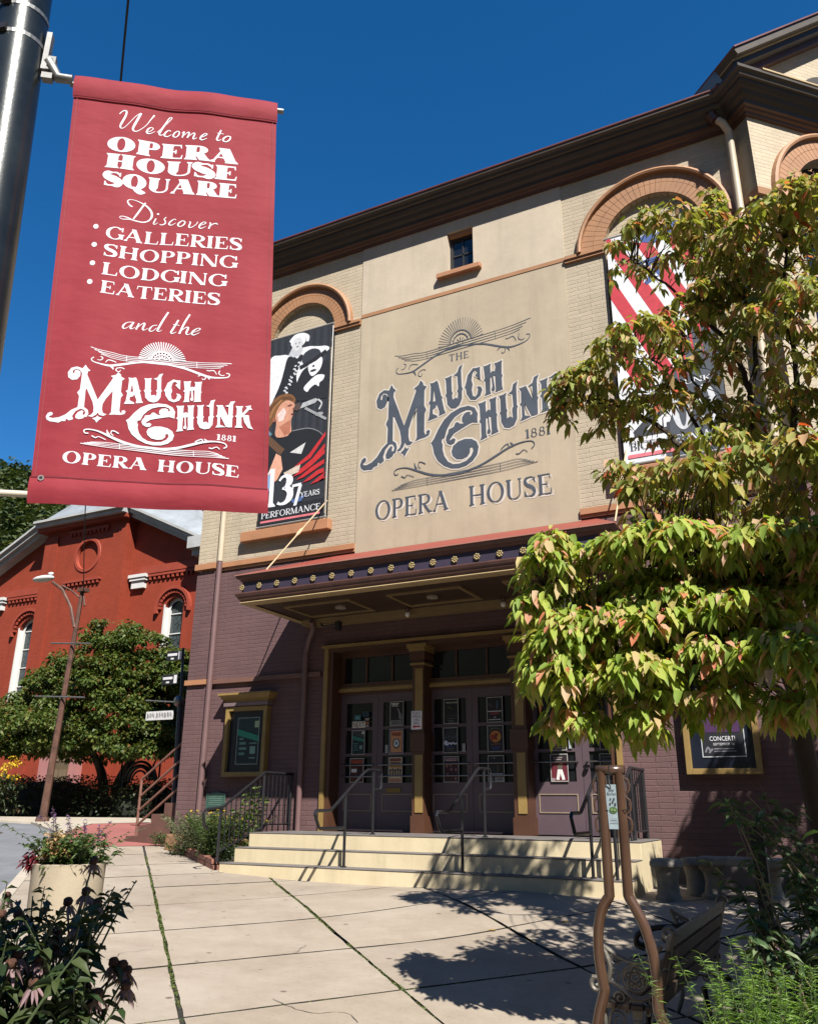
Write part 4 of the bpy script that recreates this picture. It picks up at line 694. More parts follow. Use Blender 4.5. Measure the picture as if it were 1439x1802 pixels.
def wmap(p): r = np.array([p[0]/1000, p[1]/1000, 1]) @ AF; return (float(r[0]), float(r[1]))
FS = Fr((0, 12.285, 0), (1, 0, 0), (0, 0, 1))
m1, m2, m3 = MB(), MB(), MB()
for i, (kname, loops) in enumerate(DATA['L'].items()):
    L = [[wmap(p) for p in lp] for lp in loops]; draw(m1, FS, L, .006+.0003*i)
    for lp in L:
        C_ = lp+lp[:1]
        draw_ribbon(m2, FS, [(*p, .030) for p in C_], .003+.0002*i, 1)
for i, pts in enumerate(DATA['F']):
    if i < 58: pts = [(p[0], p[1]+(9 if len(pts) < 12 else 9+5*math.exp(-((p[0]-385)/95)**2)), p[2]) for p in pts]
    draw_ribbon(m1, FS, [(*wmap(p), p[2]/1000*6.9*(.62 if len(pts) > 2 else .36)) for p in pts], .004+.00006*i, 3)
text(m3, FS, 'OPERA  HOUSE', -6.985, 6.37, -3.715, 6.345, .355, .17, .055, .07, .12, lift=.003)
text(m1, FS, 'OPERA  HOUSE', -7.02, 6.405, -3.75, 6.38, .355, .17, .055, .07, .12, lift=.006)
text(m1, FS, 'THE', -5.545, 9.245, -5.155, 9.235, .14, .16, .06, .07, .18, lift=.006); text(m1, FS, '1881', -4.145, 7.43, -3.72, 7.43, .16, .16, .06, .08, .12, lift=.006)
PANEL = [o for o in H.children if o.name.startswith('stucco_panel')][0]
m2.build('sign_outline', pale, PANEL, normals=False); m3.build('sign_shadow', pale, PANEL, normals=False); m1.build('sign_lettering', navy, PANEL, normals=False)

# ================================================================== MARQUEE
Q = thing('marquee', (-5.45, 11.4, 4.65), 'purple and maroon entrance canopy with a row of gold rosettes and red metal roof', 'canopy')
mp = [(-8.40, 12.29), (-8.40, 10.54), (-2.50, 10.54), (-2.50, 12.29)]
MB().sweep(mp, [(-.10, 4.64), (.06, 4.645), (.07, 4.66), (.06, 4.675)]).build('gold_lip', lip, Q)
MB().sweep(mp, [(.055, 4.676), (.065, 4.70), (.09, 4.715), (.095, 4.745), (.115, 4.76), (.13, 4.795), (.13, 4.812), (.05, 4.825)]).build('lower_moulding', maroon, Q)
MB().sweep(mp, [(.05, 4.826), (.05, 5.0)]).build('fascia', purple_d, Q)
MB().sweep(mp, [(.05, 5.001), (.07, 5.01), (.08, 5.035), (.115, 5.05), (.135, 5.085), (.135, 5.095)]).build('crown_moulding', maroon, Q)
MB().sweep(mp, [(.136, 5.096), (.15, 5.10), (.15, 5.115), (.12, 5.12)]).build('crown_lip', mat('pink_trim', (.40, .18, .14), .5), Q)
m_ = MB(); e = .13; A = (-8.4-e, 10.54-e, 5.121); B = (-2.5+e, 10.54-e, 5.121); C_ = (-3.05, 12.27, 5.84); D_ = (-7.85, 12.27, 5.84)
m_.poly([A, B, C_, D_]); m_.poly([A, D_, (-8.4-e, 12.27, 5.121)]); m_.poly([B, (-2.5+e, 12.27, 5.121), C_]); m_.build('canopy_roof', redp2, Q)
m_ = MB(); m_.box(-8.30, -2.60, 10.64, 12.28, 4.655, 4.70); m_.build('soffit', mat('soffit_brown', (.06, .034, .02), .5, .15), Q)
m_ = MB(); tan = mat('soffit_moulding', (.26, .18, .085), .5)
for x0 in (-7.95, -6.05, -4.15):
    for a in ((x0, x0+1.25, 10.95, 11.0), (x0, x0+1.25, 11.75, 11.8), (x0, x0+.05, 11.001, 11.749), (x0+1.2, x0+1.25, 11.001, 11.749)): m_.box(*a, 4.628, 4.654)
m_.box(-8.30, -2.60, 12.0, 12.28, 4.56, 4.654); m_.build('soffit_moulding', tan, Q)
rose = mat('gold_leaf', (.29, .22, .095), .45, .15, 8, metal=.2)
m0 = MB(); m0.tube([(0, 0, 0), (0, -.02, 0)], [.024, .014], 10)
for k in range(7):
    a = 2*math.pi*k/7; m0.blob((.036*math.cos(a), -.012, .036*math.sin(a)), .018, .012, .018, 1, 0, 8, 5)
for k in range(18):
    o = m0.build('rosette', rose, Q, smooth='all') if k == 0 else bpy.data.objects.new('rosette', ro.data)
    if k == 0: ro = o
    else: link(o, Q)
    o.location = (-8.445+.3425*k, 10.485, 4.912)
white_g = glass('bulb_glass', (.75, .73, .68), .15)
for x in (-6.16, -4.5, -2.9):
    s_ = MB().lathe((x, 11.9, 4.56), [(.05, .09), (.05, .06), (.03, .04), (.03, .0)], 14).build('lamp_socket', brown, Q, smooth=True)
    MB().blob((x, 11.9, 4.545), .042, .042, .05, 1, 0, 14, 10).build('bulb', white_g, s_, smooth='all')
for x in (-7.1, -5.45): MB().lathe((x, 11.35, 4.62), [(.0, .0), (.09, .0), (.09, .03), (.075, .035)], 18).build('recessed_light', mat('dull_white', (.35, .3, .24), .5), Q)
m_ = MB(); m_.box(-7.58, -7.50, 11.95, 12.05, 4.42, 4.56); m_.tube([(-7.9, 12.0, 4.56), (-7.84, 12.0, 4.5), (-7.54, 12.0, 4.52)], .02, 6); m_.build('spotlight', dark_b, Q)
rodm = mat('pale_rod', (.52, .40, .24), .5, .1)
for xa, xb, z1 in ((-8.06, -8.28, 6.95), (-2.50, -2.45, 6.95)):
    P0_, P1_ = Vector((xa, 12.28, z1)), Vector((xb, 10.85, 5.27)); d_ = P1_-P0_
    m_ = MB(); m_.tube([P0_, P1_], .013, 8); m_.tube([P0_+d_*.42, P0_+d_*.45, P0_+d_*.5, P0_+d_*.53], [.014, .03, .03, .014], 8); m_.build('tie_rod', rodm, Q, smooth=True)
# ================================================================== FRONT STEPS AND RAILS
creamp = mat('cream_step_paint', (.66, .55, .35), .7, .10, 2.2, col2=(.70, .60, .40), bump=.15, bs=30, streak=.55); greyp = mat('grey_tread_paint', (.15, .135, .13), .7, .25, 3, bump=.15, bs=40, streak=.7)
T = thing('front_steps', (-5.5, 11.3, .7), 'wide flight of three cream painted steps with grey treads at the entrance', 'steps')
for y0, z in ((10.415, .80), (10.745, 1.0), (11.075, 1.2)):
    bevel(box('riser', creamp, (-8.43, -2.5, y0, 12.6 if z > 1.1 else y0+.34, .2, z-.012), T), .008)
    bevel(box('tread', greyp, (-8.435, -2.495, y0-.006, 12.62 if z > 1.1 else y0+.335, z-.012, z), T), .004)
rust = MB()
iron = mat('black_railing', (.022, .022, .026), .4, .2, 8, metal=.3)
def handrail(x, name='handrail'):
    h = thing(name, (x, 10.6, .8), 'x', 'handrail', 'handrails on the front steps')
    MB().tube([(x, 10.6, .79), (x, 10.6, 1.73)], .021, 8).tube([(x, 10.6, .8), (x, 10.6, .815)], .04, 8).build('post', iron, h, smooth=True)
    MB().tube([(x, 11.38, 1.19), (x, 11.38, 2.09)], .021, 8).tube([(x, 11.38, 1.2), (x, 11.38, 1.215)], .04, 8).build('post', iron, h, smooth=True)
    m_ = MB()
    m_.tube([(x, 11.40, 1.82), (x, 11.58, 1.82), (x, 11.62, 1.87), (x, 11.62, 2.06), (x, 11.58, 2.095), (x, 11.22, 2.095), (x, 11.12, 2.06), (x, 10.24, 1.545), (x, 10.16, 1.53), (x, 9.86, 1.53), (x, 9.83, 1.49), (x, 9.93, 1.33), (x, 9.97, 1.305), (x, 10.58, 1.305)], .022, 8)
    m_.build('rail', iron, h, smooth=True); return h
h1 = handrail(-6.44); h1['label'] = 'black steel handrail on the steps in front of the leftmost pair of doors'
h2 = dup(h1, (-4.67, 10.6, .8), 'black steel handrail on the steps in front of the middle pair of doors')
h3 = dup(h1, (-2.98, 10.6, .8), 'black steel handrail at the shaded right end of the steps')
def guard(x, label):
    g = thing('railing', (x, 11.5, 1.2), label, 'railing', 'railings at the ends of the porch')
    m_ = MB(); m_.tube([(x, 12.28, 2.09), (x, 11.5, 2.09), (x, 10.5, 1.56), (x, 10.15, 1.53), (x, 10.08, 1.48), (x, 10.12, 1.30), (x, 10.2, 1.26)], .022, 8); m_.tube([(x, 12.28, 1.30), (x, 11.5, 1.30)], .014, 6); m_.tube([(x, 11.5, 1.25), (x, 10.45, .93)], .014, 6); m_.build('rail', iron, g, smooth=True)
    for y, z0, z1 in ((12.25, 1.2, 2.09), (11.5, 1.2, 2.09), (10.47, .8, 1.56)):
        MB().tube([(x, y, z0), (x, y, z1)], .021, 6).build('post', iron, g, smooth=True)
    m_ = MB()
    for k in range(1, 7): y = 11.5+.78*k/7; m_.tube([(x, y, 1.3), (x, y, 2.09)], .009, 5)
    for k in range(1, 9): f = k/9; y = 11.5-1.02*f; m_.tube([(x, y, 1.25-.31*f), (x, y, 2.09-.53*f)], .009, 5)
    m_.build('baluster', iron, g)
guard(-8.52, 'black iron railing with balusters at the left end of the porch beside the weedy bed'); guard(-2.66, 'black iron railing with balusters at the right end of the porch behind the bike rack')

# ================================================================== POSTERS, SIGNS AND CASES
CM = {}
def cm(c, rough=.6):
    k = 'print_%02x%02x%02x' % c
    return mat(k, srgb(*c), rough, .16, 14)
def picture(name, label, cat, fr, Wd, Hg, bg, items, border=None, group=None, thick=.004):
    """a flat printed thing: a sheet plus its printed pieces (each colour one child)"""
    b = MB(); c = [fr(0, 0), fr(Wd, 0), fr(Wd, Hg), fr(0, Hg)]; bk = [p-fr.n*thick for p in c]
    b.poly(c); b.poly(bk[::-1])
    for i in range(4): b.quad(c[i], c[(i+1) % 4], bk[(i+1) % 4], bk[i])
    o = b.build(name, cm(bg), label=label); tag(o, label, cat, group)
    if border:
        e = .012; b = MB()
        for r in (rect(0, Wd, 0, e), rect(0, Wd, Hg-e, Hg), rect(0, e, e, Hg-e), rect(Wd-e, Wd, e, Hg-e)): draw(b, fr, [r], .004)
        b.build('frame', cm(border), o)
    groups = {}
    for n_, it in enumerate(items): groups.setdefault((it[0] in 'ts' and 'lettering' or 'print', it[1]), []).append((n_, it))
    for (nm, colr), its in groups.items():
        b = MB()
        for n_, it in its:
            l = .0015+(.00012 if len(items) > 30 else .0003)*n_; a = it[2:]
            if it[0] == 'r': draw(b, fr, [rect(a[0]*Wd, a[1]*Wd, a[2]*Hg, a[3]*Hg)], l)
            elif it[0] == 'e': draw(b, fr, [ell(a[0]*Wd, a[1]*Hg, a[2]*Wd, a[3]*Hg)], l)
            elif it[0] == 'p':
                Pp = [(x*Wd, y*Hg) for x, y in a[0]]
                if name == 'wall_banner' and len(Pp) >= 7 and len(a) < 2:   # soft outlines for the photographic figures
                    n_p = len(Pp); Pp = [tuple(.5*((2*np.array(Pp[i]))+(np.array(Pp[(i+1) % n_p])-np.array(Pp[i-1]))*t_+(2*np.array(Pp[i-1])-5*np.array(Pp[i])+4*np.array(Pp[(i+1) % n_p])-np.array(Pp[(i+2) % n_p]))*t_*t_+(3*np.array(Pp[i])-np.array(Pp[i-1])-3*np.array(Pp[(i+1) % n_p])+np.array(Pp[(i+2) % n_p]))*t_**3)) for i in range(n_p) for t_ in (0, .25, .5, .75)]
                draw(b, fr, [Pp], l)
            elif it[0] == 'l': draw_ribbon(b, fr, [(x*Wd, y*Hg, h*Wd) for x, y, h in a[0]], l, 5)
            elif it[0] == 't': sans(b, fr, a[0], a[1]*Wd, a[2]*Hg, a[3]*Wd, a[4]*Hg, l)
            elif it[0] == 's': text(b, fr, a[0], a[1]*Wd, a[2]*Hg, a[3]*Wd, a[4]*Hg, a[5]*Hg, *(a[6:] or (.2, .07, .08)), lift=l)
        b.build(nm, cm(colr), o, normals=False)
    return o
W_ = (205, 205, 200); GY = (120, 120, 118)
def bars(colr, rows, x0=.2, x1=.8): return [('r', colr, x0+.1*((i*7) % 3)/3, x1-.1*((i*5) % 3)/3, y, y+h) for i, (y, h) in enumerate(rows)]
def crowd(colr, y, n, s): return [('e', colr, .15+.7*k/(n-1), y+.03*((k*3) % 2), .07, .05) for k in range(n)]+[('r', colr, .12+.7*k/(n-1), .19+.7*k/(n-1), y-s, y-.02) for k in range(n)]
PF = lambda x0, z0: Fr((x0, 12.58, z0), (1, 0, 0), (0, 0, 1))
def poster(label, x0, x1, z0, z1, bg, items, border=(165, 165, 160)): return picture('poster', label, 'poster', PF(x0, z0), x1-x0, z1-z0, bg, items, border, 'posters on the entrance doors')
teal = (40, 120, 105)
poster('teal and black poster below the NEXT card on the leftmost door', -7.555, -7.30, 2.40, 2.80, (14, 34, 40), [('p', teal, [(0.05, .80), (.95, .62), (.95, .52), (.05, .62)]), ('p', (55, 60, 58), [(.05, .95), (.95, .95), (.95, .66), (.05, .84)]), ('r', W_, .76, .93, .84, .94)]+bars((70, 130, 125), ((.44, .03), (.36, .03), (.28, .03), (.18, .03)), .12, .5)+[('r', (110, 140, 140), .6, .82, .22, .38)])
poster('dark red poster at the bottom of the leftmost door', -7.58, -7.31, 1.955, 2.345, (72, 20, 18), [('r', (150, 62, 30), .1, .9, .78, .92), ('r', W_, .12, .5, .42, .56), ('p', (38, 10, 10), [(.5, .1), (.9, .1), (.88, .6), (.7, .72), (.55, .5)])]+bars((150, 62, 30), ((.7, .03),)))
poster('black poster with a pale guitar photo at the top of the second door', -6.828, -6.57, 2.845, 3.245, (14, 14, 16), [('l', (150, 150, 150), [(.55, .72, .03), (.68, .55, .04), (.72, .3, .05)]), ('l', (110, 110, 115), [(.75, .5, .07), (.82, .35, .1), (.8, .25, .05)]), ('r', GY, .04, .88, .03, .24)]+bars(W_, ((.9, .035), (.85, .035), (.8, .025)), .08, .65)+bars((60, 62, 64), ((.17, .02), (.12, .02), (.08, .02)), .12, .7))
poster('tan poster with a round dark emblem in a blue frame on the second door', -6.833, -6.57, 2.395, 2.80, (48, 42, 95), [('r', (196, 140, 96), .1, .9, .07, .93), ('r', (140, 70, 45), .18, .82, .72, .86), ('e', (20, 30, 30), .5, .42, .26, .2), ('e', (200, 205, 205), .5, .43, .19, .155), ('e', (90, 105, 110), .5, .43, .08, .06)])
poster('cream poster of a dark band at the bottom of the second door', -6.845, -6.585, 1.95, 2.35, (190, 165, 135), [('r', (120, 60, 45), .1, .9, .84, .95), ('r', (150, 110, 50), .1, .9, .6, .72)]+bars((60, 25, 40), ((.78, .03), (.74, .02)), .15, .85)+crowd((25, 16, 18), .48, 5, .18)+[('r', (170, 120, 95), .04, .96, .03, .14)]+bars((235, 225, 210), ((.2, .03),), .1, .9))
poster('black poster with small greenish figures at the top of the third door', -5.84, -5.578, 2.845, 3.24, (16, 18, 16), bars((135, 135, 125), ((.82, .06),), .15, .95)+[('l', (90, 95, 40), [(.25, .68, .02), (.4, .66, .03), (.55, .58, .02)])]+crowd((42, 44, 46), .34, 6, .12)+bars(GY, ((.2, .015), (.12, .02), (.06, .02)), .25, .75))
poster('blue black poster with a white script title on the third door', -5.854, -5.595, 2.395, 2.79, (16, 22, 34), [('e', (42, 46, 52), .55, .72, .38, .2), ('l', (205, 215, 230), [(.1, .34, .05), (.16, .46, .05), (.28, .42, .05), (.15, .36, .05), (.3, .33, .05), (.45, .4, .04), (.55, .34, .04), (.68, .4, .04), (.8, .35, .04), (.95, .38, .04)])]+crowd((70, 75, 80), .6, 4, .12)+bars((40, 80, 150), ((.24, .03),), .15, .7)+bars(GY, ((.17, .02), (.1, .015)), .25, .75))
poster('maroon poster with scattered pale faces at the bottom of the third door', -5.847, -5.58, 1.95, 2.345, (52, 14, 24), [('r', (75, 55, 70), .05, .95, .8, .96)]+[('e', (150, 110, 105), x, y, .06, .05) for x, y in ((.22, .62), (.5, .5), (.8, .48), (.25, .3), (.78, .14), (.45, .66))]+bars((190, 160, 165), ((.88, .03), (.82, .03)), .1, .9))
poster('black poster with two dim performers at the top of the fourth door', -5.091, -4.82, 2.84, 3.236, (14, 16, 22), [('l', (60, 85, 110), [(.65, .85, .04), (.66, .65, .06), (.6, .5, .03)]), ('e', (60, 60, 66), .2, .7, .08, .08), ('e', (66, 40, 42), .35, .62, .06, .08)]+bars(W_, ((.42, .035), (.1, .03)), .08, .92)+bars((150, 60, 70), ((.36, .03), (.31, .03)), .2, .8)+[('e', GY, .5, .2, .08, .04)])
poster('dark poster with an orange disc of figures on the fourth door', -5.091, -4.818, 2.395, 2.798, (22, 24, 38), [('e', (190, 120, 45), .5, .58, .34, .22), ('e', (150, 45, 25), .32, .55, .12, .12), ('e', (120, 35, 25), .55, .58, .12, .13), ('e', (200, 150, 60), .7, .53, .1, .1), ('l', (90, 85, 60), [(.12, .78, .03), (.35, .88, .03), (.65, .88, .03), (.88, .8, .03)])]+bars((45, 60, 120), ((.15, .05), (.08, .04)), .25, .75)+bars((140, 85, 40), ((.28, .03),), .2, .8))
poster('almost black poster with white lettering low on the fourth door', -5.093, -4.822, 1.95, 2.346, (16, 20, 22), [('l', (70, 60, 45), [(.6, .72, .03), (.62, .5, .06), (.55, .35, .04)]), ('e', GY, .4, .9, .05, .04), ('r', (150, 150, 150), .42, .96, .02, .2), ('r', (110, 120, 135), .08, .3, .03, .18)]+bars((215, 215, 215), ((.26, .06),), .1, .9)+bars((30, 30, 34), ((.14, .025), (.08, .025)), .5, .92))
poster('black and crimson poster on the fifth door just under the leaves', -4.08, -3.82, 2.395, 2.79, (22, 14, 18), [('p', (130, 26, 44), [(.2, .9), (.8, .9), (.7, .4), (.55, .34), (.4, .4)])]+bars((200, 170, 175), ((.24, .05), (.17, .025), (.08, .03)), .2, .8))
poster('red poster of a figure in flared white trousers on the fifth door', -4.087, -3.815, 1.95, 2.347, (96, 22, 36), [('r', (28, 14, 20), .04, .96, .72, .96), ('p', (225, 222, 220), [(.4, .44), (.66, .44), (.80, .08), (.64, .06), (.54, .3), (.46, .06), (.3, .08)]), ('p', (90, 85, 70), [(.4, .45), (.66, .45), (.68, .62), (.38, .62)]), ('l', (190, 120, 100), [(.55, .62, .04), (.68, .66, .04), (.78, .7, .03)]), ('e', (190, 130, 105), .55, .66, .05, .05), ('e', (140, 125, 130), .14, .08, .12, .06)]+bars((150, 140, 140), ((.86, .025), (.78, .04)), .15, .7))
poster('black and magenta poster on the rightmost door beside the bike rack', -3.325, -3.065, 2.392, 2.79, (20, 12, 18), [('p', (120, 20, 45), [(.04, .9), (.96, .9), (.96, .5), (.5, .3), (.04, .45)])]+bars((120, 110, 110), ((.08, .03),), .3, .75))
poster('dark poster half hidden by the bike rack on the rightmost door', -3.34, -3.08, 1.95, 2.34, (24, 26, 28), bars((90, 92, 90), ((.84, .05), (.74, .05), (.6, .1)), .1, .85)+[('r', (45, 47, 48), .1, .9, .1, .5)])
picture('card', 'white card reading NEXT in black capitals on the leftmost door', 'sign', PF(-7.555, 2.84), .25, .105, (215, 208, 195), [('t', (15, 15, 15), 'NEXT', .07, .12, .86, .76)])
picture('sticker', 'small turquoise square sticker above the NEXT card', 'sticker', PF(-7.518, 2.965), .125, .085, (58, 115, 120), [('e', (130, 165, 165), .5, .5, .2, .25)])
picture('sticker', 'dim blue sticker at the upper right of the leftmost door glass', 'sticker', PF(-7.36, 3.02), .125, .085, (32, 66, 82), [('e', (20, 44, 58), .5, .5, .3, .3)])
for z, c, nm in ((2.958, (170, 165, 160), 'topmost'), (2.895, (175, 110, 60), 'orange middle'), (2.85, (150, 150, 150), 'lowest')): picture('sticker', f'{nm} of three tiny card stickers right of the NEXT card', 'sticker', PF(-7.30, z), .07, .036, c, [('r', (90, 85, 85), .15, .8, .3, .5)], None, 'stickers beside the NEXT card')
picture('sticker', 'narrow white notice left of the emblem poster on the second door', 'sticker', PF(-6.91, 2.42), .052, .125, (160, 165, 165), bars((90, 95, 95), ((.2, .05), (.4, .05), (.6, .05), (.8, .05)), .2, .8)); picture('sticker', 'narrow white notice beside the blue black poster on the third door', 'sticker', PF(-5.52, 2.41), .05, .125, (165, 165, 160), bars((95, 95, 95), ((.2, .05), (.4, .05), (.6, .05), (.8, .05)), .2, .8))
picture('sticker', 'pale strip notice on the fifth door above its handle', 'sticker', PF(-3.79, 2.42), .05, .2, (165, 170, 180), bars((95, 95, 95), ((.3, .05), (.6, .05)), .2, .8))
picture('sign', 'white TICKET OFFICE WILL CALL sign with a red arrow on the left column', 'sign', Fr((-6.272, 12.272, 2.75), (1, 0, 0), (0, 0, 1)), .19, .29, (232, 228, 232), [('t', (20, 16, 18), 'TICKET', .08, .80, .84, .145), ('t', (20, 16, 18), 'OFFICE', .08, .62, .84, .145), ('t', (20, 16, 18), 'WILL', .24, .45, .54, .13), ('t', (20, 16, 18), 'CALL', .2, .27, .6, .14), ('p', (190, 30, 35), [(.1, .15), (.36, .24), (.36, .185), (.86, .185), (.86, .115), (.36, .115), (.36, .06)])])

def case(label, x0, x1, z0, z1, hood, items, prints, y=12.3):
    t = thing('poster_case', ((x0+x1)/2, y, z0), label, 'poster case')
    fr_ = MB()
    w2 = .075
    for b_ in ((x0, x0+w2, z0, z1), (x1-w2, x1, z0, z1), (x0+w2, x1-w2, z0, z0+w2), (x0+w2, x1-w2, z1-w2, z1)): fr_.box(b_[0], b_[1], y-.13, y, b_[2], b_[3])
    f = fr_.build('frame', gold, t); bevel(f, .006)
    box('backing', mat('case_navy', (.012, .016, .03), .25, .3, 3, spec=.6), (x0+w2, x1-w2, y-.06, y, z0+w2, z1-w2), t)
    if hood:
        m_ = MB(); m_.box(x0-.03, x1+.03, y-.16, y, z1+.01, z1+.07); m_.build('hood_band', mat('mauve_paint', (.20, .14, .15), .5), t)
        m_ = MB(); m_.sweep([(x0-.02, y), (x0-.02, y-.14), (x1+.02, y-.14), (x1+.02, y)], [(0, z1+.12), (.05, z1+.14), (.06, z1+.17), (.10, z1+.20), (.10, z1+.235), (0, z1+.25)]); m_.box(x0-.02, x1+.02, y-.14, y, z1+.071, z1+.245); m_.build('hood', gold, t)
    return t
case('ochre framed poster case with a hood on the brick left of the doors', -9.97, -9.06, 2.06, 3.25, True, None, None)
picture('poster', 'teal poster inside the hooded case left of the doors', 'poster', Fr((-9.72, 12.235, 2.26), (1, 0, 0), (0, 0, 1)), .48, .80, (16, 40, 46), [('p', (40, 140, 115), [(0.02, .76), (.98, .60), (.98, .48), (.02, .62)]), ('p', (28, 56, 60), [(.02, .98), (.98, .98), (.98, .62), (.02, .8)]), ('r', (165, 185, 150), .78, .97, .78, .92), ('r', (100, 140, 130), .12, .30, .52, .565), ('r', (100, 140, 130), .12, .42, .42, .475), ('r', (100, 140, 130), .12, .46, .31, .365), ('r', (100, 140, 130), .12, .38, .2, .255), ('r', (120, 160, 150), .62, .86, .22, .38), ('r', (110, 140, 135), .58, .92, .43, .46), ('r', (110, 140, 135), .6, .88, .12, .15)], (150, 165, 160))
case('ochre framed poster case on the shaded brick right of the doors', -2.06, -1.10, 2.02, 3.32, False, None, None)
picture('poster', 'dark blue CONCERT poster in the case right of the doors', 'poster', Fr((-1.84, 12.235, 2.24), (1, 0, 0), (0, 0, 1)), .56, .92, (14, 18, 30), [('t', (225, 225, 230), 'CONCERT!', .2, .23, .58, .065), ('t', (205, 205, 210), 'SEPTEMBER 15', .27, .165, .48, .035), ('r', (130, 130, 140), .28, .74, .11, .125), ('r', (130, 130, 140), .28, .78, .075, .09), ('l', (120, 120, 130), [(.08, .07, .02), (.14, .14, .02), (.2, .09, .02), (.25, .12, .02), (.16, .06, .02)]), ('p', (66, 30, 76), [(.1, .35), (.9, .35), (.9, .9), (.1, .9)]), ('e', (110, 60, 110), .5, .62, .25, .2)], (190, 195, 200))
picture('plaque', 'small green plaque with a curved top on the purple brick above the bed', 'plaque', Fr((-10.33, 12.27, 1.53), (1, 0, 0), (0, 0, 1)), .42, .25, (52, 84, 74), [('e', (52, 84, 74), .5, .98, .3, .16)]+bars((96, 124, 112), ((.78, .05), (.64, .05), (.5, .05), (.36, .05), (.22, .05)), .12, .88), (84, 112, 100))

# ---- wall banners in the arched niches
def flatbanner(label, x0, z0, Wd, Hg, bg, items):
    fr_ = Fr((x0, 12.20, z0), (1, 0, 0), (0, 0, 1)); o = picture('wall_banner', label, 'banner', fr_, Wd, Hg, bg, items, thick=.012)
    m_ = MB()
    for v in (-.02, Hg+.02): m_.tube([fr_(-.05, v, -.01), fr_(Wd+.05, v, -.01)], .022, 8)
    m_.tube([fr_(Wd+.025, -.02, -.02), fr_(Wd+.025, Hg+.02, -.02)], .012, 6); m_.build('frame', mat('banner_frame', (.45, .44, .42), .4, metal=.4), o); return o
DK = (42, 45, 52); WH = (228, 230, 236)
items = []
for k in range(17): items.append(('r', (50, 54, 62) if k % 2 else (34, 37, 43), .02+.058*k, .045+.058*k, .28, .995))
items += [('p', WH, [(0, .88), (.2, .90), (.34, .885), (.4, .86), (.3, .80), (.22, .74), (.14, .68), (.06, .62), (0, .60)]),
 ('p', WH, [(.36, .90), (.62, .91), (.80, .895), (.93, .885), (.98, .865), (.88, .84), (.70, .78), (.5, .70), (.44, .66), (.42, .71), (.46, .78), (.5, .84)]),
 ('p', (190, 192, 198), [(.38, .93), (.52, .93), (.56, .895), (.5, .87), (.40, .87), (.32, .89)]),
 ('p', (28, 30, 36), [(.30, .87), (.36, .88), (.45, .855), (.52, .875), (.56, .86), (.50, .80), (.47, .76), (.5, .68), (.46, .62), (.2, .63), (.16, .68), (.22, .75), (.26, .81)]),
 ('e', WH, .47, .955, .125, .035), ('e', (205, 207, 212), .455, .94, .085, .036), ('e', (120, 122, 130), .43, .945, .012, .004), ('e', (120, 122, 130), .49, .945, .012, .004), ('e', (110, 112, 120), .46, .925, .022, .004), ('l', WH, [(.34, .96, .03), (.42, .985, .035), (.54, .985, .03), (.62, .965, .03), (.62, .94, .02)])]
for k in range(26): items.append(('e', (215, 218, 224), .22+.26*((k*37) % 26)/26+.03*(k % 3), .64+.20*((k*11) % 26)/26, .012+.008*(k % 2), .0045))
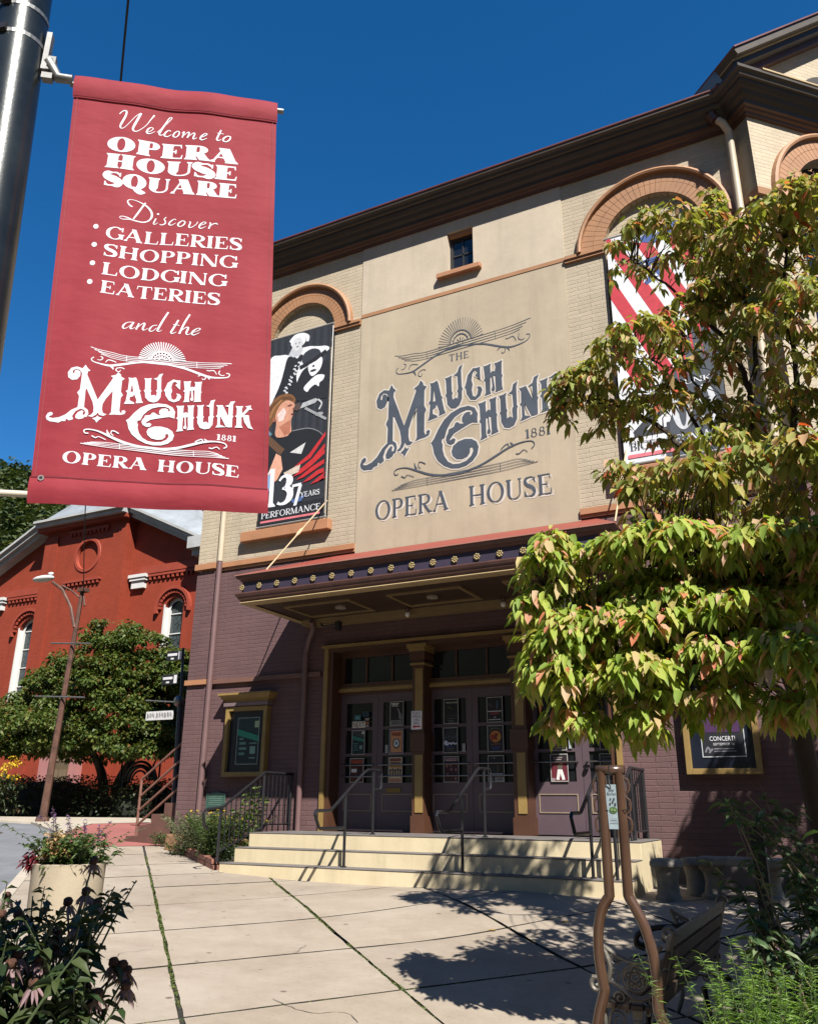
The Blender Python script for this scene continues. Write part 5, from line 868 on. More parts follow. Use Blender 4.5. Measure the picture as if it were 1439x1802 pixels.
items += [('p', (30, 32, 38), [(.55, .77), (.72, .80), (.98, .79), (.99, .62), (.9, .60), (.5, .62), (.44, .66)]),
 ('e', (48, 51, 60), .70, .845, .155, .045), ('l', (26, 28, 33), [(.52, .80, .03), (.68, .815, .03), (.84, .84, .03), (.93, .86, .02)]), ('p', WH, [(.66, .80), (.78, .815), (.86, .83), (.88, .80), (.84, .76), (.74, .735), (.68, .755)]), ('e', (40, 42, 48), .74, .79, .02, .006), ('e', (40, 42, 48), .74, .765, .05, .007),
 ('p', WH, [(.6, .68), (.68, .71), (.80, .735), (.92, .725), (.9, .70), (.85, .69), (.84, .67), (.78, .685), (.70, .67), (.66, .655)]),
 ('p', (122, 82, 46), [(.0, .56), (.05, .62), (.16, .665), (.30, .675), (.42, .66), (.48, .63), (.46, .61), (.36, .63), (.24, .61), (.18, .57), (.13, .53), (.05, .50), (.0, .52)]),
 ('p', (205, 150, 125), [(.17, .57), (.24, .62), (.34, .635), (.45, .615), (.48, .59), (.45, .57), (.46, .55), (.43, .53), (.43, .50), (.44, .455), (.36, .44), (.22, .445), (.18, .47), (.19, .52)]),
 ('p', (228, 205, 200), [(.2, .57), (.3, .60), (.34, .57), (.30, .53), (.22, .53)]), ('e', (120, 70, 55), .395, .603, .04, .006), ('p', (110, 58, 48), [(.44, .582), (.49, .595), (.46, .566)]), ('e', (90, 40, 40), .445, .552, .022, .006), ('p', (176, 112, 88), [(.24, .50), (.42, .525), (.42, .455), (.34, .445)]), ('e', (150, 90, 70), .15, .545, .025, .014), ('l', (96, 62, 34), [(.05, .6, .02), (.18, .64, .02), (.33, .65, .02), (.45, .63, .015)]), ('l', (160, 112, 68), [(.08, .56, .015), (.14, .61, .015), (.26, .645, .015)]),
 ('p', (24, 26, 31), [(.0, .46), (.18, .455), (.22, .44), (.36, .435), (.46, .46), (.72, .455), (.86, .43), (.95, .40), (.98, .30), (.9, .26), (.0, .26)]), ('l', (130, 132, 136), [(.46, .462, .006), (.7, .458, .006), (.86, .432, .005), (.95, .40, .004)]),
 ('l', (70, 58, 54), [(.52, .585, .03), (.56, .59, .035)]), ('e', (80, 66, 60), .52, .585, .055, .02), ('p', (175, 178, 182), [(.56, .572), (.60, .60), (.80, .61), (.84, .60), (.8, .585)]), ('l', (190, 192, 195), [(.84, .60, .012), (.9, .575, .012), (.86, .545, .012)]), ('l', (150, 152, 156), [(.64, .57, .018), (.8, .53, .018), (.98, .485, .018)]), ('e', (160, 162, 165), .87, .52, .06, .01),
 ('l', (96, 68, 48), [(.06, .45, .05), (.2, .40, .05), (.32, .36, .05)]), ('l', (92, 130, 150), [(.02, .50, .02), (.12, .465, .02)]), ('p', (220, 165, 140), [(.12, .27), (.22, .36), (.3, .34), (.34, .27), (.26, .22), (.16, .2)]), ('p', (205, 205, 205), [(.44, .35), (.68, .385), (.62, .33)]), ('p', (205, 190, 175), [(.36, .25), (.62, .28), (.60, .24), (.4, .225)]), ('p', (130, 165, 205), [(0, .27), (.16, .25), (.2, .2), (.12, .16), (0, .16)])]
for k, (a, b, c_, d_) in enumerate([(.52, .27, .98, .42), (.58, .245, .98, .36), (.5, .22, .98, .33), (.56, .20, .98, .28), (.66, .18, .98, .235), (.78, .165, .98, .20)]):
    items.append(('p', (188, 40, 44), [(a, b), (a+.22, b+.05), (c_, d_), (c_, d_-.022), (a+.25, b+.03), (a+.12, b+.008)]))
items += [('r', (26, 28, 34), 0, 1, 0, .085), ('p', (74, 100, 150), [(.5, .105), (.72, .118), (.66, .09), (.52, .088)]),
 ('s', WH, '1', .12, .088, .25, .086, .195, .3, .06, .18), ('s', WH, '3', .27, .09, .5, .092, .145, .26, .08, .05), ('s', WH, '7', .5, .072, .65, .075, .108, .24, .1, .05), ('s', WH, 'YEARS', .64, .108, .93, .108, .026, .16, .07, .07), ('s', WH, 'PERFORMANCE', .05, .034, .95, .034, .030, .16, .06, .07), ('r', (216, 120, 128), .04, .95, .012, .022)]
flatbanner('tall black banner of singers reading 137 YEARS PERFORMANCE in the left arch', -9.56, 6.63, 1.49, 4.06, DK, items)
BL = (62, 88, 150); RD = (192, 48, 62); DG = (70, 76, 86)
def star(cx, cy, r, rot=0, asp=.36): return [(cx+(r if k % 2 == 0 else r*.4)*math.cos(R(90+rot+36*k)), cy+(r if k % 2 == 0 else r*.4)*asp*math.sin(R(90+rot+36*k))) for k in range(10)]
it2 = []
def clipx(P_):
    out = []
    for lim, sgn in ((0, 1), (1, -1)):
        src = P_; out = []
        for i in range(len(src)):
            a, b = src[i], src[(i+1) % len(src)]; ia = (a[0]-lim)*sgn >= 0; ib = (b[0]-lim)*sgn >= 0
            if ia: out.append(a)
            if ia != ib: f = (lim-a[0])/(b[0]-a[0]); out.append((lim, a[1]+(b[1]-a[1])*f))
        P_ = out
    return P_
for k in range(7):
    x = -.62+.30*k; P_ = clipx([(x, .98), (x+.15, .98), (x+.15+.82, .30), (x+.82, .30)])
    if len(P_) > 2: it2.append(('p', RD, P_))
it2 += [('p', DG, [(1, .60), (1, 0), (.42, 0), (.62, .28), (.55, .30), (.72, .44), (.82, .52)])]
for k in range(5): x = .58+.09*k; it2.append(('p', RD, [(x, .42+.05*k), (x+.035, .44+.05*k), (x+.05, .27+.03*k)]))
it2 += [('p', BL, [(.24, 1), (1, 1), (1, .955), (.75, .93), (.5, .925), (.34, .95)]), ('p', WH, star(.33, .965, .1), 0), ('p', WH, star(.57, .985, .11, 20), 0), ('p', WH, star(.84, .97, .11, 10), 0), ('p', BL, [(.25, .85), (.55, .86), (.6, .78), (.4, .74)]), ('p', WH, star(.42, .80, .15, 15), 0), ('p', RD, [(0, 1), (.05, 1), (.06, .985), (0, .975)]),
 ('s', (52, 56, 64), '2', .1, .10, .5, .10, .16, .26, .1, .05), ('s', (205, 208, 214), '00', .52, .10, .96, .10, .16, .22, .08, .05), ('s', (60, 64, 72), 'MAUCH', .1, .275, .48, .275, .022, .16, .07, .07), ('s', WH, ' CHUNK', .44, .275, .94, .275, .022, .16, .07, .07),
 ('s', (52, 56, 64), 'BICE', .07, .048, .33, .048, .032, .16, .06, .07), ('s', WH, 'NTENNIAL', .36, .048, .94, .048, .032, .16, .06, .07), ('r', (226, 120, 132), .04, .96, .018, .032)]
flatbanner('tall stars and stripes BICENTENNIAL banner in the right arch behind the leaves', -2.53, 6.63, 1.50, 4.17, (226, 228, 234), it2)
# ================================================================== STREET LAMP POST WITH RED BANNER (near)
BP0 = Vector((-2.12476, 1.49846, 4.03995)); BU = Vector((.79863551, .60181502, 0)); BV = Vector((0, 0, 1))
FB = Fr(BP0, BU, BV)
steel = mat('black_green_pole', (.012, .017, .016), .28, .5, 4, col2=(.035, .042, .04), metal=.4, spec=.7, bump=.05, bs=90); galv = mat('galvanised', (.26, .26, .25), .45, .25, 9, metal=.7)
LP = thing('lamp_post', FB(-.21, -4.2), 'thick black green steel lamp post in front that carries the red banner', 'lamp post')
def axisp(v): return FB(-.205+.0*v+(-v)*.040, v)
MB().tube([axisp(v) for v in (2.2, 1, 0, -1, -2, -3, -3.85)], [.080, .083, .086, .088, .09, .092, .094], 28).build('pole', steel, LP, smooth=True)
for vv in (.235, .105):
    m_ = MB(); c = axisp(vv); ring = [(c+Vector((math.cos(a), math.sin(a), 0))*.0875+Vector((0, 0, .008*math.sin(a)))) for a in [2*math.pi*k/28 for k in range(29)]]
    for k in range(28):
        a, b = ring[k], ring[k+1]; z = Vector((0, 0, .008)); m_.quad(a-z, b-z, b+z, a+z)
    bd = m_.build('strap', galv, LP); m_ = MB(); d = Vector((.25, -.97, 0)); m_.obox(c+d*.092, Vector((.97, .25, 0))*.02, d*.006, (0, 0, .012)); m_.build('buckle', dark_b, bd)
m_ = MB(); c = FB(-.11, .10); m_.obox(c, BU*.009, FB.n*.016, BV*.085); m_.obox(FB(-.095, .05), BU*.02, FB.n*.012, BV*.03); m_.obox(FB(-.095, -.01), BU*.018, FB.n*.014, BV*.012); m_.tube([FB(-.10, .06, 0), FB(-.06, -.005, 0), FB(-.01, -.003, 0)], [.022, .018, .016], 10); m_.build('bracket', galv, LP, smooth=True)
m_ = MB(); c = FB(-.01, -1.60); m_.tube([FB(-.06, -1.575), FB(-.02, -1.575)], .026, 10); m_.obox(FB(-.08, -1.56), BU*.012, FB.n*.02, BV*.09); m_.build('bracket', galv, LP, smooth=True)
MB().tube([FB(-.02, -.012, -.012), FB(.735, -.004, -.012)], .010, 10).build('banner_arm', galv, LP, smooth=True); MB().tube([FB(-.05, -1.575, -.012), FB(.765, -1.565, -.012)], .010, 10).build('banner_arm', mat('cream_arm', (.55, .50, .40), .4), LP, smooth=True)
m_ = MB(); c = axisp(.32); m_.tube([c-BU*.09, c-BU*.13+BV*.02, c-BU*.17+BV*.12, c-BU*.30+BV*.15], [.02, .022, .024, .024], 8); m_.build('bracket', galv, LP, smooth=True)
# the banner cloth: slightly rippled
def quadmap(s, t):
    TL, TR, BL_, BR_ = (0, 0), (.7092, .0048), (.0768, -1.5957), (.7728, -1.5848)
    u_ = (TL[0]*(1-s)+TR[0]*s)*(1-t)+(BL_[0]*(1-s)+BR_[0]*s)*t; v_ = (TL[1]*(1-s)+TR[1]*s)*(1-t)+(BL_[1]*(1-s)+BR_[1]*s)*t; return u_, v_
def ripple(u_, v_):
    e = max(0, (u_-.55)/.2); return .0042*math.sin(u_*15+v_*.8)+.0022*math.sin(u_*29-v_*1.7+1)+.003*math.sin(v_*5+u_*3)+.006*e*e*math.sin(v_*16+u_*4)
k = NT('red_banner_cloth'); k.b.inputs['Roughness'].default_value = .75; k.b.inputs['Specular IOR Level'].default_value = .2
mpn = k.n('ShaderNodeMapping'); mpn.inputs['Scale'].default_value = (6, 6, .8); k.l(k.coord(), mpn.inputs[0])
f = k.noise(1.5, 5, .6, mpn.outputs[0]); k.l(k.ramp(f, [(.3, (.25, .024, .036)), (.7, (.29, .031, .045))]), k.b.inputs['Base Color'])
mp2 = k.n('ShaderNodeMapping'); mp2.inputs['Scale'].default_value = (1, 1, 2.2); k.l(k.coord(), mp2.inputs[0])
n1 = k.noise(4.5, 3, .5, mp2.outputs[0]); b1 = k.bump(n1, .35, .02); RBm = k.m
tr = k.n('ShaderNodeBsdfTranslucent'); tr.inputs[0].default_value = (.5, .05, .06, 1); mx = k.n('ShaderNodeMixShader'); mx.inputs[0].default_value = .12
k.l(k.b.outputs[0], mx.inputs[1]); k.l(tr.outputs[0], mx.inputs[2]); k.l(mx.outputs[0], k.o.inputs[0])
def cloth(s0, s1, t0, t1, ns, ntt, lift=0, wav=1, thick=0):
    b = MB()
    for j in range(ntt+1):
        for i in range(ns+1):
            u_, v_ = quadmap(s0+(s1-s0)*i/ns, t0+(t1-t0)*j/ntt); b.v.append(tuple(FB(u_, v_, ripple(u_, v_)*wav+lift+(thick*math.sin(math.pi*j/ntt) if thick else 0))))
    for j in range(ntt):
        for i in range(ns): q = j*(ns+1)+i; b.f.append((q, q+1, q+ns+2, q+ns+1)); b.mi.append(0)
    return b
RB = cloth(0, 1, 0, 1, 60, 120).build('street_banner', RBm, smooth='all', label='x')
tag(RB, 'big red cloth banner reading Welcome to OPERA HOUSE SQUARE on the lamp post', 'banner')
for t0, t1 in ((-.008, .052), (.952, 1.006)):
    cloth(-.004, 1.004, t0, t1, 60, 10, .003, 1, .009).build('hem', RBm, RB, smooth='all')
    stt = t1-.002 if t0 < .5 else t0+.002
    m_ = MB(); m_.tube([FB(*quadmap(i/60, stt), ripple(*quadmap(i/60, stt))+.007) for i in range(61)], .0012, 4, False); m_.build('stitching', mat('dark_red_thread', (.09, .012, .02), .8), RB)
for s_ in (.018, .982):
    m_ = MB(); m_.tube([FB(*quadmap(s_, i/60), ripple(*quadmap(s_, i/60))+.002) for i in range(61)], .001, 4, False); m_.build('stitching', mat('red_thread', (.20, .03, .04), .8), RB)
for s_, t_ in ((.04, .022), (.045, .957)):
    u_, v_ = quadmap(s_, t_); l_ = ripple(u_, v_)+.011
    m_ = MB()
    for k_ in range(16):
        a, b = 2*math.pi*k_/16, 2*math.pi*(k_+1)/16
        m_.quad(FB(u_+.009*math.cos(a), v_+.009*math.sin(a), l_), FB(u_+.009*math.cos(b), v_+.009*math.sin(b), l_), FB(u_+.005*math.cos(b), v_+.005*math.sin(b), l_), FB(u_+.005*math.cos(a), v_+.005*math.sin(a), l_))
    eo = m_.build('eyelet', galv, RB); m_ = MB(); draw(m_, FB, [ell(u_, v_, .005, .005, 12)], l_-.001); m_.build('eyelet_hole', mat('eyelet_dark', (.01, .01, .012), .9), eo)
class Flat:  # lettering is laid out flat, then cut fine and eased onto the rippled cloth
    n = FB.n
    def __call__(s, a, b, l=0): return FB(a, b, .0006+(l-.0025)*.6)
class Rip:   # the banner's frame following its ripples
    n = FB.n
    def __call__(s, a, b, l=0): return FB(a, b, l+ripple(a, b))
RF = Flat(); RF.u = FB.u; RF.v = FB.v
ink = mat('white_banner_print', (.60, .60, .64), .6, .04, 4); m1 = MB()
def fine(mb, fr, loops, lift):   # outlines are cut into small triangles so that they follow the cloth
    draw(mb, fr, loops, lift)
for i, (kname, loops) in enumerate(DATA['L'].items()): fine(m1, RF, [[(p[0]/1000, p[1]/1000) for p in lp] for lp in loops], .003+.0002*i)
for i, pts in enumerate(DATA['F']): draw_ribbon(m1, RF, [(p[0]/1000, p[1]/1000, p[2]/1000) for p in pts], .0025+.00005*i, 3)
for i, (nm, ss) in enumerate(DATA['S'].items()):
    for j, pts in enumerate(ss): draw_ribbon(m1, RF, [(p[0]/1000, p[1]/1000, p[2]/1000) for p in pts], .0025+.0001*j, 5)
fat = (.42, .085, .07, .07)
text(m1, RF, 'OPERA', .140, -.293, .590, -.286, .062, *fat, wk=1.0, lift=.0025); text(m1, RF, 'HOUSE', .143, -.365, .589, -.358, .0605, *fat, wk=1.0, lift=.0025); text(m1, RF, 'SQUARE', .147, -.442, .594, -.433, .0600, *fat, wk=1.0, lift=.0025)
med = (.22, .065, .07, .10)
for st_, a in (('GALLERIES', (.181, -.6575, .627, -.6445, .049)), ('SHOPPING', (.183, -.7275, .614, -.719, .048)), ('LODGING', (.187, -.7995, .585, -.796, .047)), ('EATERIES', (.191, -.870, .571, -.871, .047))): text(m1, RF, st_, *a, *med, lift=.0025)
text(m1, RF, 'OPERA HOUSE', .155, -1.471, .678, -1.480, .0385, .26, .07, .07, .10, lift=.0025); text(m1, RF, '1881', .603, -1.3615, .662, -1.361, .0195, .24, .08, .10, .10, lift=.0025)
for p in ((.146, -.614), (.150, -.687), (.154, -.760), (.155, -.833)): draw(m1, RF, [ell(p[0], p[1], .0085, .0095, 14)], .003)
lo_ = m1.build('lettering', ink, RB, normals=False); bm = bmesh.new(); bm.from_mesh(lo_.data)
for _ in range(4):
    es = [e for e in bm.edges if e.calc_length() > .022]
    if not es: break
    bmesh.ops.subdivide_edges(bm, edges=es, cuts=1)
bmesh.ops.triangulate(bm, faces=[f for f in bm.faces if len(f.verts) > 4])
for v_ in bm.verts:
    d_ = v_.co-BP0; v_.co += FB.n*ripple(d_.dot(BU), d_.z)
bm.to_mesh(lo_.data); bm.free()

# ================================================================== FAR LEFT: CHURCH, STREET, GARDEN
red_b = brick_mat('red_church_brick', (.30, .047, .021), .84, .23, .08, .35, .1); redtrim = mat('red_church_paint', (.30, .045, .021), .7, .1, 3); chwhite = mat('church_white', (.66, .66, .64), .6, .06, 3); zinc = mat('zinc_roof', (.36, .39, .41), .45, .25, 1.2, metal=.3); slate = mat('grey_cornice', (.44, .45, .45), .6, .15, 2)
CY = 24.; F1 = Fr((0, CY, 0), (1, 0, 0), (0, 0, 1))
CH = thing('church', (-27.4, 24, 1.5), 'red brick church with white window frames and a clipped metal roof beyond the street', 'church')
m_ = MB(); xa, xb = -34.2, -20.9
plate(m_, F1, [(xa, .5), (xb, .5), (xb, 11.2), (-25.0, 12.9), (-29.9, 12.9), (xa, 10.9)], [archloop(-23.02, -22.10, 5.6, 8.72), archloop(-31.2, -30.05, 5.6, 8.5)], 0, -.5); m_.build('front_wall', red_b, CH)
m_ = MB(); m_.box(xa, xb, CY+.5, CY+20, .5, 10.5); m_.build('wall', red_b, CH)
# the projecting middle bay with a sunk roundel
m_ = MB(); F2 = Fr((0, CY-.45, 0), (1, 0, 0), (0, 0, 1))
plate(m_, F2, [(-29.75, .5), (-25.0, .5), (-25.0, 12.62), (-29.75, 12.62)], [ell(-27.17, 11.35, .62, .62, 28)], 0, -.45); draw(m_, F2, [ell(-27.17, 11.35, .7, .7, 24)], -.14)
m_.box(-29.75, -29.0, CY-.53, CY-.45, .5, 12.4); m_.box(-25.75, -25.0, CY-.53, CY-.45, .5, 12.4); m_.build('middle_bay', red_b, CH)
m_ = MB()
for k in range(32):
    a, b = 2*math.pi*k/32, 2*math.pi*(k+1)/32
    p = lambda r, t, l: F2(-27.17+r*math.cos(t), 11.35+r*math.sin(t), l)
    m_.quad(p(.62, a, .04), p(.62, b, .04), p(.74, b, .04), p(.74, a, .04)); m_.quad(p(.74, a, .04), p(.74, b, .04), p(.76, b, 0), p(.76, a, 0)); m_.quad(p(.62, a, .04), p(.62, b, .04), p(.6, b, -.1), p(.6, a, -.1))
m_.build('roundel', redtrim, CH)
def dentils(x0, x1, z, y=CY, n=None, name='dentil_course'):
    b = MB(); b.box(x0, x1, y-.12, y, z+.1, z+.2); n = n or int((x1-x0)/.22)
    for k in range(n): x = x0+(x1-x0)*(k+.5)/n; b.box(x-.05, x+.05, y-.1, y, z-.03, z+.099)
    return b.build(name, redtrim, CH)
dentils(-28.3, -26.2, 10.1, CY-.45); dentils(-28.35, -26.05, 12.28, CY-.45); dentils(-24.0, -21.2, 10.02); dentils(-32.15, -29.8, 9.88)
box('panel_course', redtrim, (-24.4, -21.2, CY-.14, CY, 10.24, 10.55), CH); box('panel_course', redtrim, (-32.2, -29.8, CY-.14, CY, 10.1, 10.4), CH)
for x0, x1, z in ((-24.88, -24.06, 9.70), (-33.2, -32.3, 9.58)):
    m_ = MB(); m_.box(x0+.08, x1-.08, CY-.16, CY, z, z+.3); m_.box(x0, x1, CY-.22, CY, z+.302, z+.42); m_.box(x0-.05, x1+.05, CY-.26, CY, z+.422, z+.55); m_.build('capital', chwhite, CH)
def cwindow(x0, x1, z0, zs_):
    fr_ = MB(); cx_ = (x0+x1)/2; r = (x1-x0)/2; w2 = .13
    for k in range(20):
        a, b = math.pi*k/20, math.pi*(k+1)/20
        for l0, l1 in ((-.18, -.18),):
            fr_.quad(F1(cx_+r*math.cos(a), zs_+r*math.sin(a), l0), F1(cx_+r*math.cos(b), zs_+r*math.sin(b), l0), F1(cx_+(r-w2)*math.cos(b), zs_+(r-w2)*math.sin(b), l0), F1(cx_+(r-w2)*math.cos(a), zs_+(r-w2)*math.sin(a), l0))
    fr_.box(x0, x0+w2, CY+.14, CY+.3, z0, zs_); fr_.box(x1-w2, x1, CY+.14, CY+.3, z0, zs_); fr_.box(x0-.05, x0+.012, CY-.02, CY+.3, z0, zs_+.2)
    for z in np.arange(z0+.6, zs_+.3, .78): fr_.box(x0+w2, x1-w2, CY+.2, CY+.26, z, z+.04)
    fo = fr_.build('window', chwhite, CH)
    k = MATS.get('leaded_glass')
    if not k:
        q = NT('leaded_glass'); v = q.n('ShaderNodeTexVoronoi', feature='DISTANCE_TO_EDGE'); v.inputs['Scale'].default_value = 6; q.l(q.coord(), v.inputs['Vector'])
        q.l(q.ramp(v.outputs['Distance'], [(.02, (.012, .013, .014)), (.06, (.06, .075, .08))]), q.b.inputs['Base Color']); q.b.inputs['Roughness'].default_value = .2; k = MATS['leaded_glass'] = q.m
    b = MB(); draw(b, F1, [archloop(x0+.02, x1-.02, z0, zs_)], -.24); b.build('pane', k, fo)
    b = MB()
    P = lambda q, t, l: F1(cx_+q*math.cos(t), zs_+q*math.sin(t), l)
    for k_ in range(20):
        a, c = math.pi*(k_/20*1.12-.06), math.pi*((k_+1)/20*1.12-.06)
        for (q0, l0), (q1, l1) in (((r+.30, .0), (r+.30, .16)), ((r+.30, .16), (r+.42, .16)), ((r+.42, .16), (r+.42, 0))): b.quad(P(q0, a, l0), P(q0, c, l0), P(q1, c, l1), P(q1, a, l1))
    for k_ in range(15):
        a = math.pi*(k_+.5)/15; b.obox(P(r+.22, a, .05), (math.cos(a)*.07, 0, math.sin(a)*.07), (-math.sin(a)*.05, 0, math.cos(a)*.05), (0, .05, 0))
    b.build('hood_mould', redtrim, CH)
cwindow(-23.02, -22.10, 5.6, 8.72); cwindow(-31.2, -30.05, 5.6, 8.5)
# cornices and roof
def bar3(name, P, Q_, up, outw, h, d, m):
    P, Q_, up, outw = map(Vector, (P, Q_, up, outw)); b = MB(); c = [(0, 0), (d, 0), (d, h), (0, h)]
    A_ = [P+outw*x+up*y for x, y in c]; B2 = [Q_+outw*x+up*y for x, y in c]; b.poly(A_); b.poly(B2)
    for i in range(4): b.quad(A_[i], A_[(i+1) % 4], B2[(i+1) % 4], B2[i])
    return b.build(name, m, CH)
for h0, h, d in ((0, .16, .45), (.161, .16, .62), (.322, .1, .75)):
    bar3('cornice', (-30.05, CY-.02, 12.62+h0), (-24.9, CY-.02, 12.62+h0), (0, 0, 1), (0, -1, 0), h, d+.3, slate if h0 else redtrim)
    sR = Vector((4.3, 0, -2.05)).normalized(); uR = Vector((2.05, 0, 4.3)).normalized()
    bar3('raking_cornice', Vector((-25.0, CY-.02, 12.72))+uR*h0, Vector((-20.5, CY-.02, 12.72-4.5*2.05/4.3))+uR*h0, uR, (0, -1, 0), h, d, slate); sL = Vector((-4.3, 0, -2.05)).normalized(); uL = Vector((-2.05, 0, 4.3)).normalized()
    bar3('raking_cornice', Vector((-29.9, CY-.02, 12.72))+uL*h0, Vector((-34.6, CY-.02, 12.72-4.7*2.05/4.3))+uL*h0, uL, (0, -1, 0), h, d, slate)
for x0, z in ((-21.4, 10.75), (-34.6, 10.6)): m_ = MB(); m_.box(x0, x0+1.0, CY-.9, CY, z, z+.45); m_.box(x0+.1, x0+.9, CY-.7, CY, z-.25, z-.002); m_.build('cornice_return', slate, CH)
m_ = MB(); hip = [(-30.0, CY-.8, 13.03), (-24.95, CY-.8, 13.03), (-26.4, CY+2.4, 16.4), (-28.6, CY+2.4, 16.4)]; m_.poly(hip); m_.poly([hip[1], (-20.3, CY-.6, 10.95), (-20.3, CY+20, 10.95), (-26.4, CY+20, 16.4), hip[2]]); m_.poly([hip[0], hip[3], (-28.6, CY+20, 16.4), (-34.8, CY+20, 10.8), (-34.8, CY-.6, 10.8)]); m_.build('roof', zinc, CH)
m_ = MB(); m_.box(-22.6, -20.6, CY+1.5, CY+6, 10.5, 13.2); m_.box(-22.8, -20.4, CY+1.3, CY+6.2, 13.2, 13.45); m_.build('dormer', chwhite, CH)
m_ = MB(); m_.box(-27.45, -26.35, CY-.62, CY-.45, 1.5, 4.0); do = m_.build('door', mat('olive_door', (.12, .085, .045), .6, .15, 3), CH)
m_ = MB()
for x in (-27.3, -26.85):
    for z in (2.2, 3.1): m_.box(x, x+.36, CY-.65, CY-.622, z, z+.6)
m_.build('door_panel', mat('olive_panel', (.17, .12, .07), .6), do)
m_ = MB(); m_.box(-27.95, -27.46, CY-.7, CY-.45, 1.4, 4.3); m_.box(-26.34, -25.9, CY-.7, CY-.45, 1.4, 4.3); m_.build('door_surround', mat('pink_stone', (.38, .16, .15), .8), CH)

# street lamp on the far kerb
rustm = mat('rust_brown_pole', (.085, .038, .024), .6, .45, 5, col2=(.16, .075, .05), bump=.2)
SL = thing('street_lamp', (-17.94, 15.3, 1.2), 'tall rust brown street lamp with a curved arm on the far kerb by the church', 'street lamp')
MB().tube([(-17.94, 15.3, 1.0), (-17.85, 15.3, 3.2), (-17.66, 15.3, 6.95)], [.10, .08, .05], 8).tube([(-17.94, 15.3, 1.1), (-17.94, 15.3, 1.28)], [.18, .15], 8).build('pole', rustm, SL)
MB().tube([(-17.72, 15.25, 5.95), (-17.9, 15.2, 6.5), (-18.25, 15.15, 7.0), (-18.62, 15.1, 7.24)], .04, 7).tube([(-17.68, 15.25, 6.75), (-17.95, 15.2, 6.95), (-18.3, 15.15, 7.12)], .025, 6).build('arm', rustm, SL, smooth=True)
m_ = MB(); m_.blob((-18.95, 15.06, 7.36), .40, .14, .09, 1, 0, 14, 8); m_.box(-18.75, -18.62, 15.02, 15.1, 7.42, 7.5); m_.build('lamp_head', chwhite, SL, smooth='all')
for z, x0, x1 in ((5.52, -18.45, -17.0), (4.16, -18.75, -16.94)): MB().tube([(x0, 15.2, z+.06), (x1, 15.2, z-.06)], .022, 6).build('banner_arm', galv, SL)
MB().box(-17.75, -17.5, 15.2, 15.4, 6.9, 7.0).tube([(-17.6, 15.3, 6.8), (-17.45, 15.25, 6.5)], .03, 6).build('insulator', rustm, SL)
wire = [(-17.62, 15.3, 6.95), (-13.2, 11.2, 7.45), (-8.6, 7.1, 8.1), (-4.4, 3.4, 8.6), (-3.0, 2.3, 8.9)]
ov = MB().tube([tuple(p) for p in catmull(wire, 8)], .012, 5).build('overhead_wire', mat('black_wire', (.008, .008, .009), .6)); tag(ov, 'thin black wire rising from the street lamp into the sky behind the red banner', 'wire')
# grey sign post by the corner
SP = thing('sign_post', (-12.9, 14.3, .95), 'slim grey post with street name plates beside the brown side stairs', 'sign post')
gpost = mat('grey_blue_post', (.07, .08, .09), .4, .2, 3, metal=.4)
MB().tube([(-12.86, 14.3, .9), (-12.98, 14.3, 3.75)], .065, 10).build('post', gpost, SP, smooth=True); MB().tube([(-12.98, 14.3, 3.75), (-13.05, 14.3, 4.9)], .03, 8).build('post', gpost, SP, smooth=True)
MB().blob((-12.98, 14.22, 3.72), .10, .10, .12, 1, 0, 12, 8).build('knuckle', galv, SP, smooth='all'); MB().tube([(-13.0, 14.25, 3.7), (-13.95, 14.25, 3.78)], .018, 6).build('sign_arm', galv, SP)
m_ = MB(); m_.box(-13.88, -13.10, 14.23, 14.25, 3.34, 3.53); pl = m_.build('name_plate', cm((205, 205, 205)), SP)
m_ = MB(); fs = Fr((-13.86, 14.228, 3.345), (1, 0, 0), (0, 0, 1))
for k in range(9): x = .02+.078*k+(.03 if k > 2 else 0); draw(m_, fs, [rect(x, x+.022, .04+.015*(k % 3), .15)], .001); draw(m_, fs, [rect(x+.034, x+.05, .04, .12+.015*(k % 2))], .001)
m_.build('lettering', cm((70, 72, 76)), pl)
for (x0, x1, z0) in ((-13.52, -13.05, 4.10), (-13.45, -13.02, 4.62)):
    m_ = MB(); m_.box(x0, x1, 14.23, 14.25, z0, z0+.22); q = m_.build('sign_plate', cm((26, 28, 34)), SP); m_ = MB(); fs = Fr((x0, 14.228, z0), (1, 0, 0), (0, 0, 1)); draw(m_, fs, [rect(.03, .31, .11, .165)], .001); draw(m_, fs, [rect(.13, .22, .03, .065)], .001); draw(m_, fs, [rect(.345, .44, .02, .2)], .001); m_.build('lettering', cm((215, 215, 218)), q)
# brown side stairs against the building
ST = thing('side_stairs', (-11.9, 13.3, .9), 'brown painted stairs with pipe railings at the left side of the opera house', 'stairs')
stp = mat('brown_stair_paint', (.12, .055, .042), .7, .2, 3); rl = mat('brown_rail_paint', (.20, .095, .07), .5, .2, 4)
for k_, (x0, z) in enumerate(((-12.62, 1.02), (-12.32, 1.22), (-12.02, 1.42), (-11.72, 1.62), (-11.42, 1.82))): box('step', stp, (x0, -10.92, 12.75, 14.0, .6, z) if k_ == 0 else (x0, -10.92, 12.75, 14.0, z-.2+.001, z), ST)
def strail(y):
    m_ = MB(); m_.tube([(-12.47, y, .92), (-12.47, y, 2.05)], .026, 7); m_.tube([(-11.1, y, 1.8), (-11.1, y, 3.05)], .026, 7)
    for dz in (0, -.32, -.58, -.84): m_.tube([(-12.47, y, 2.05+dz), (-11.1, y, 3.02+dz)], .024, 7)
    return m_.build('railing', rl, ST, smooth=True)
strail(12.86); strail(13.95)
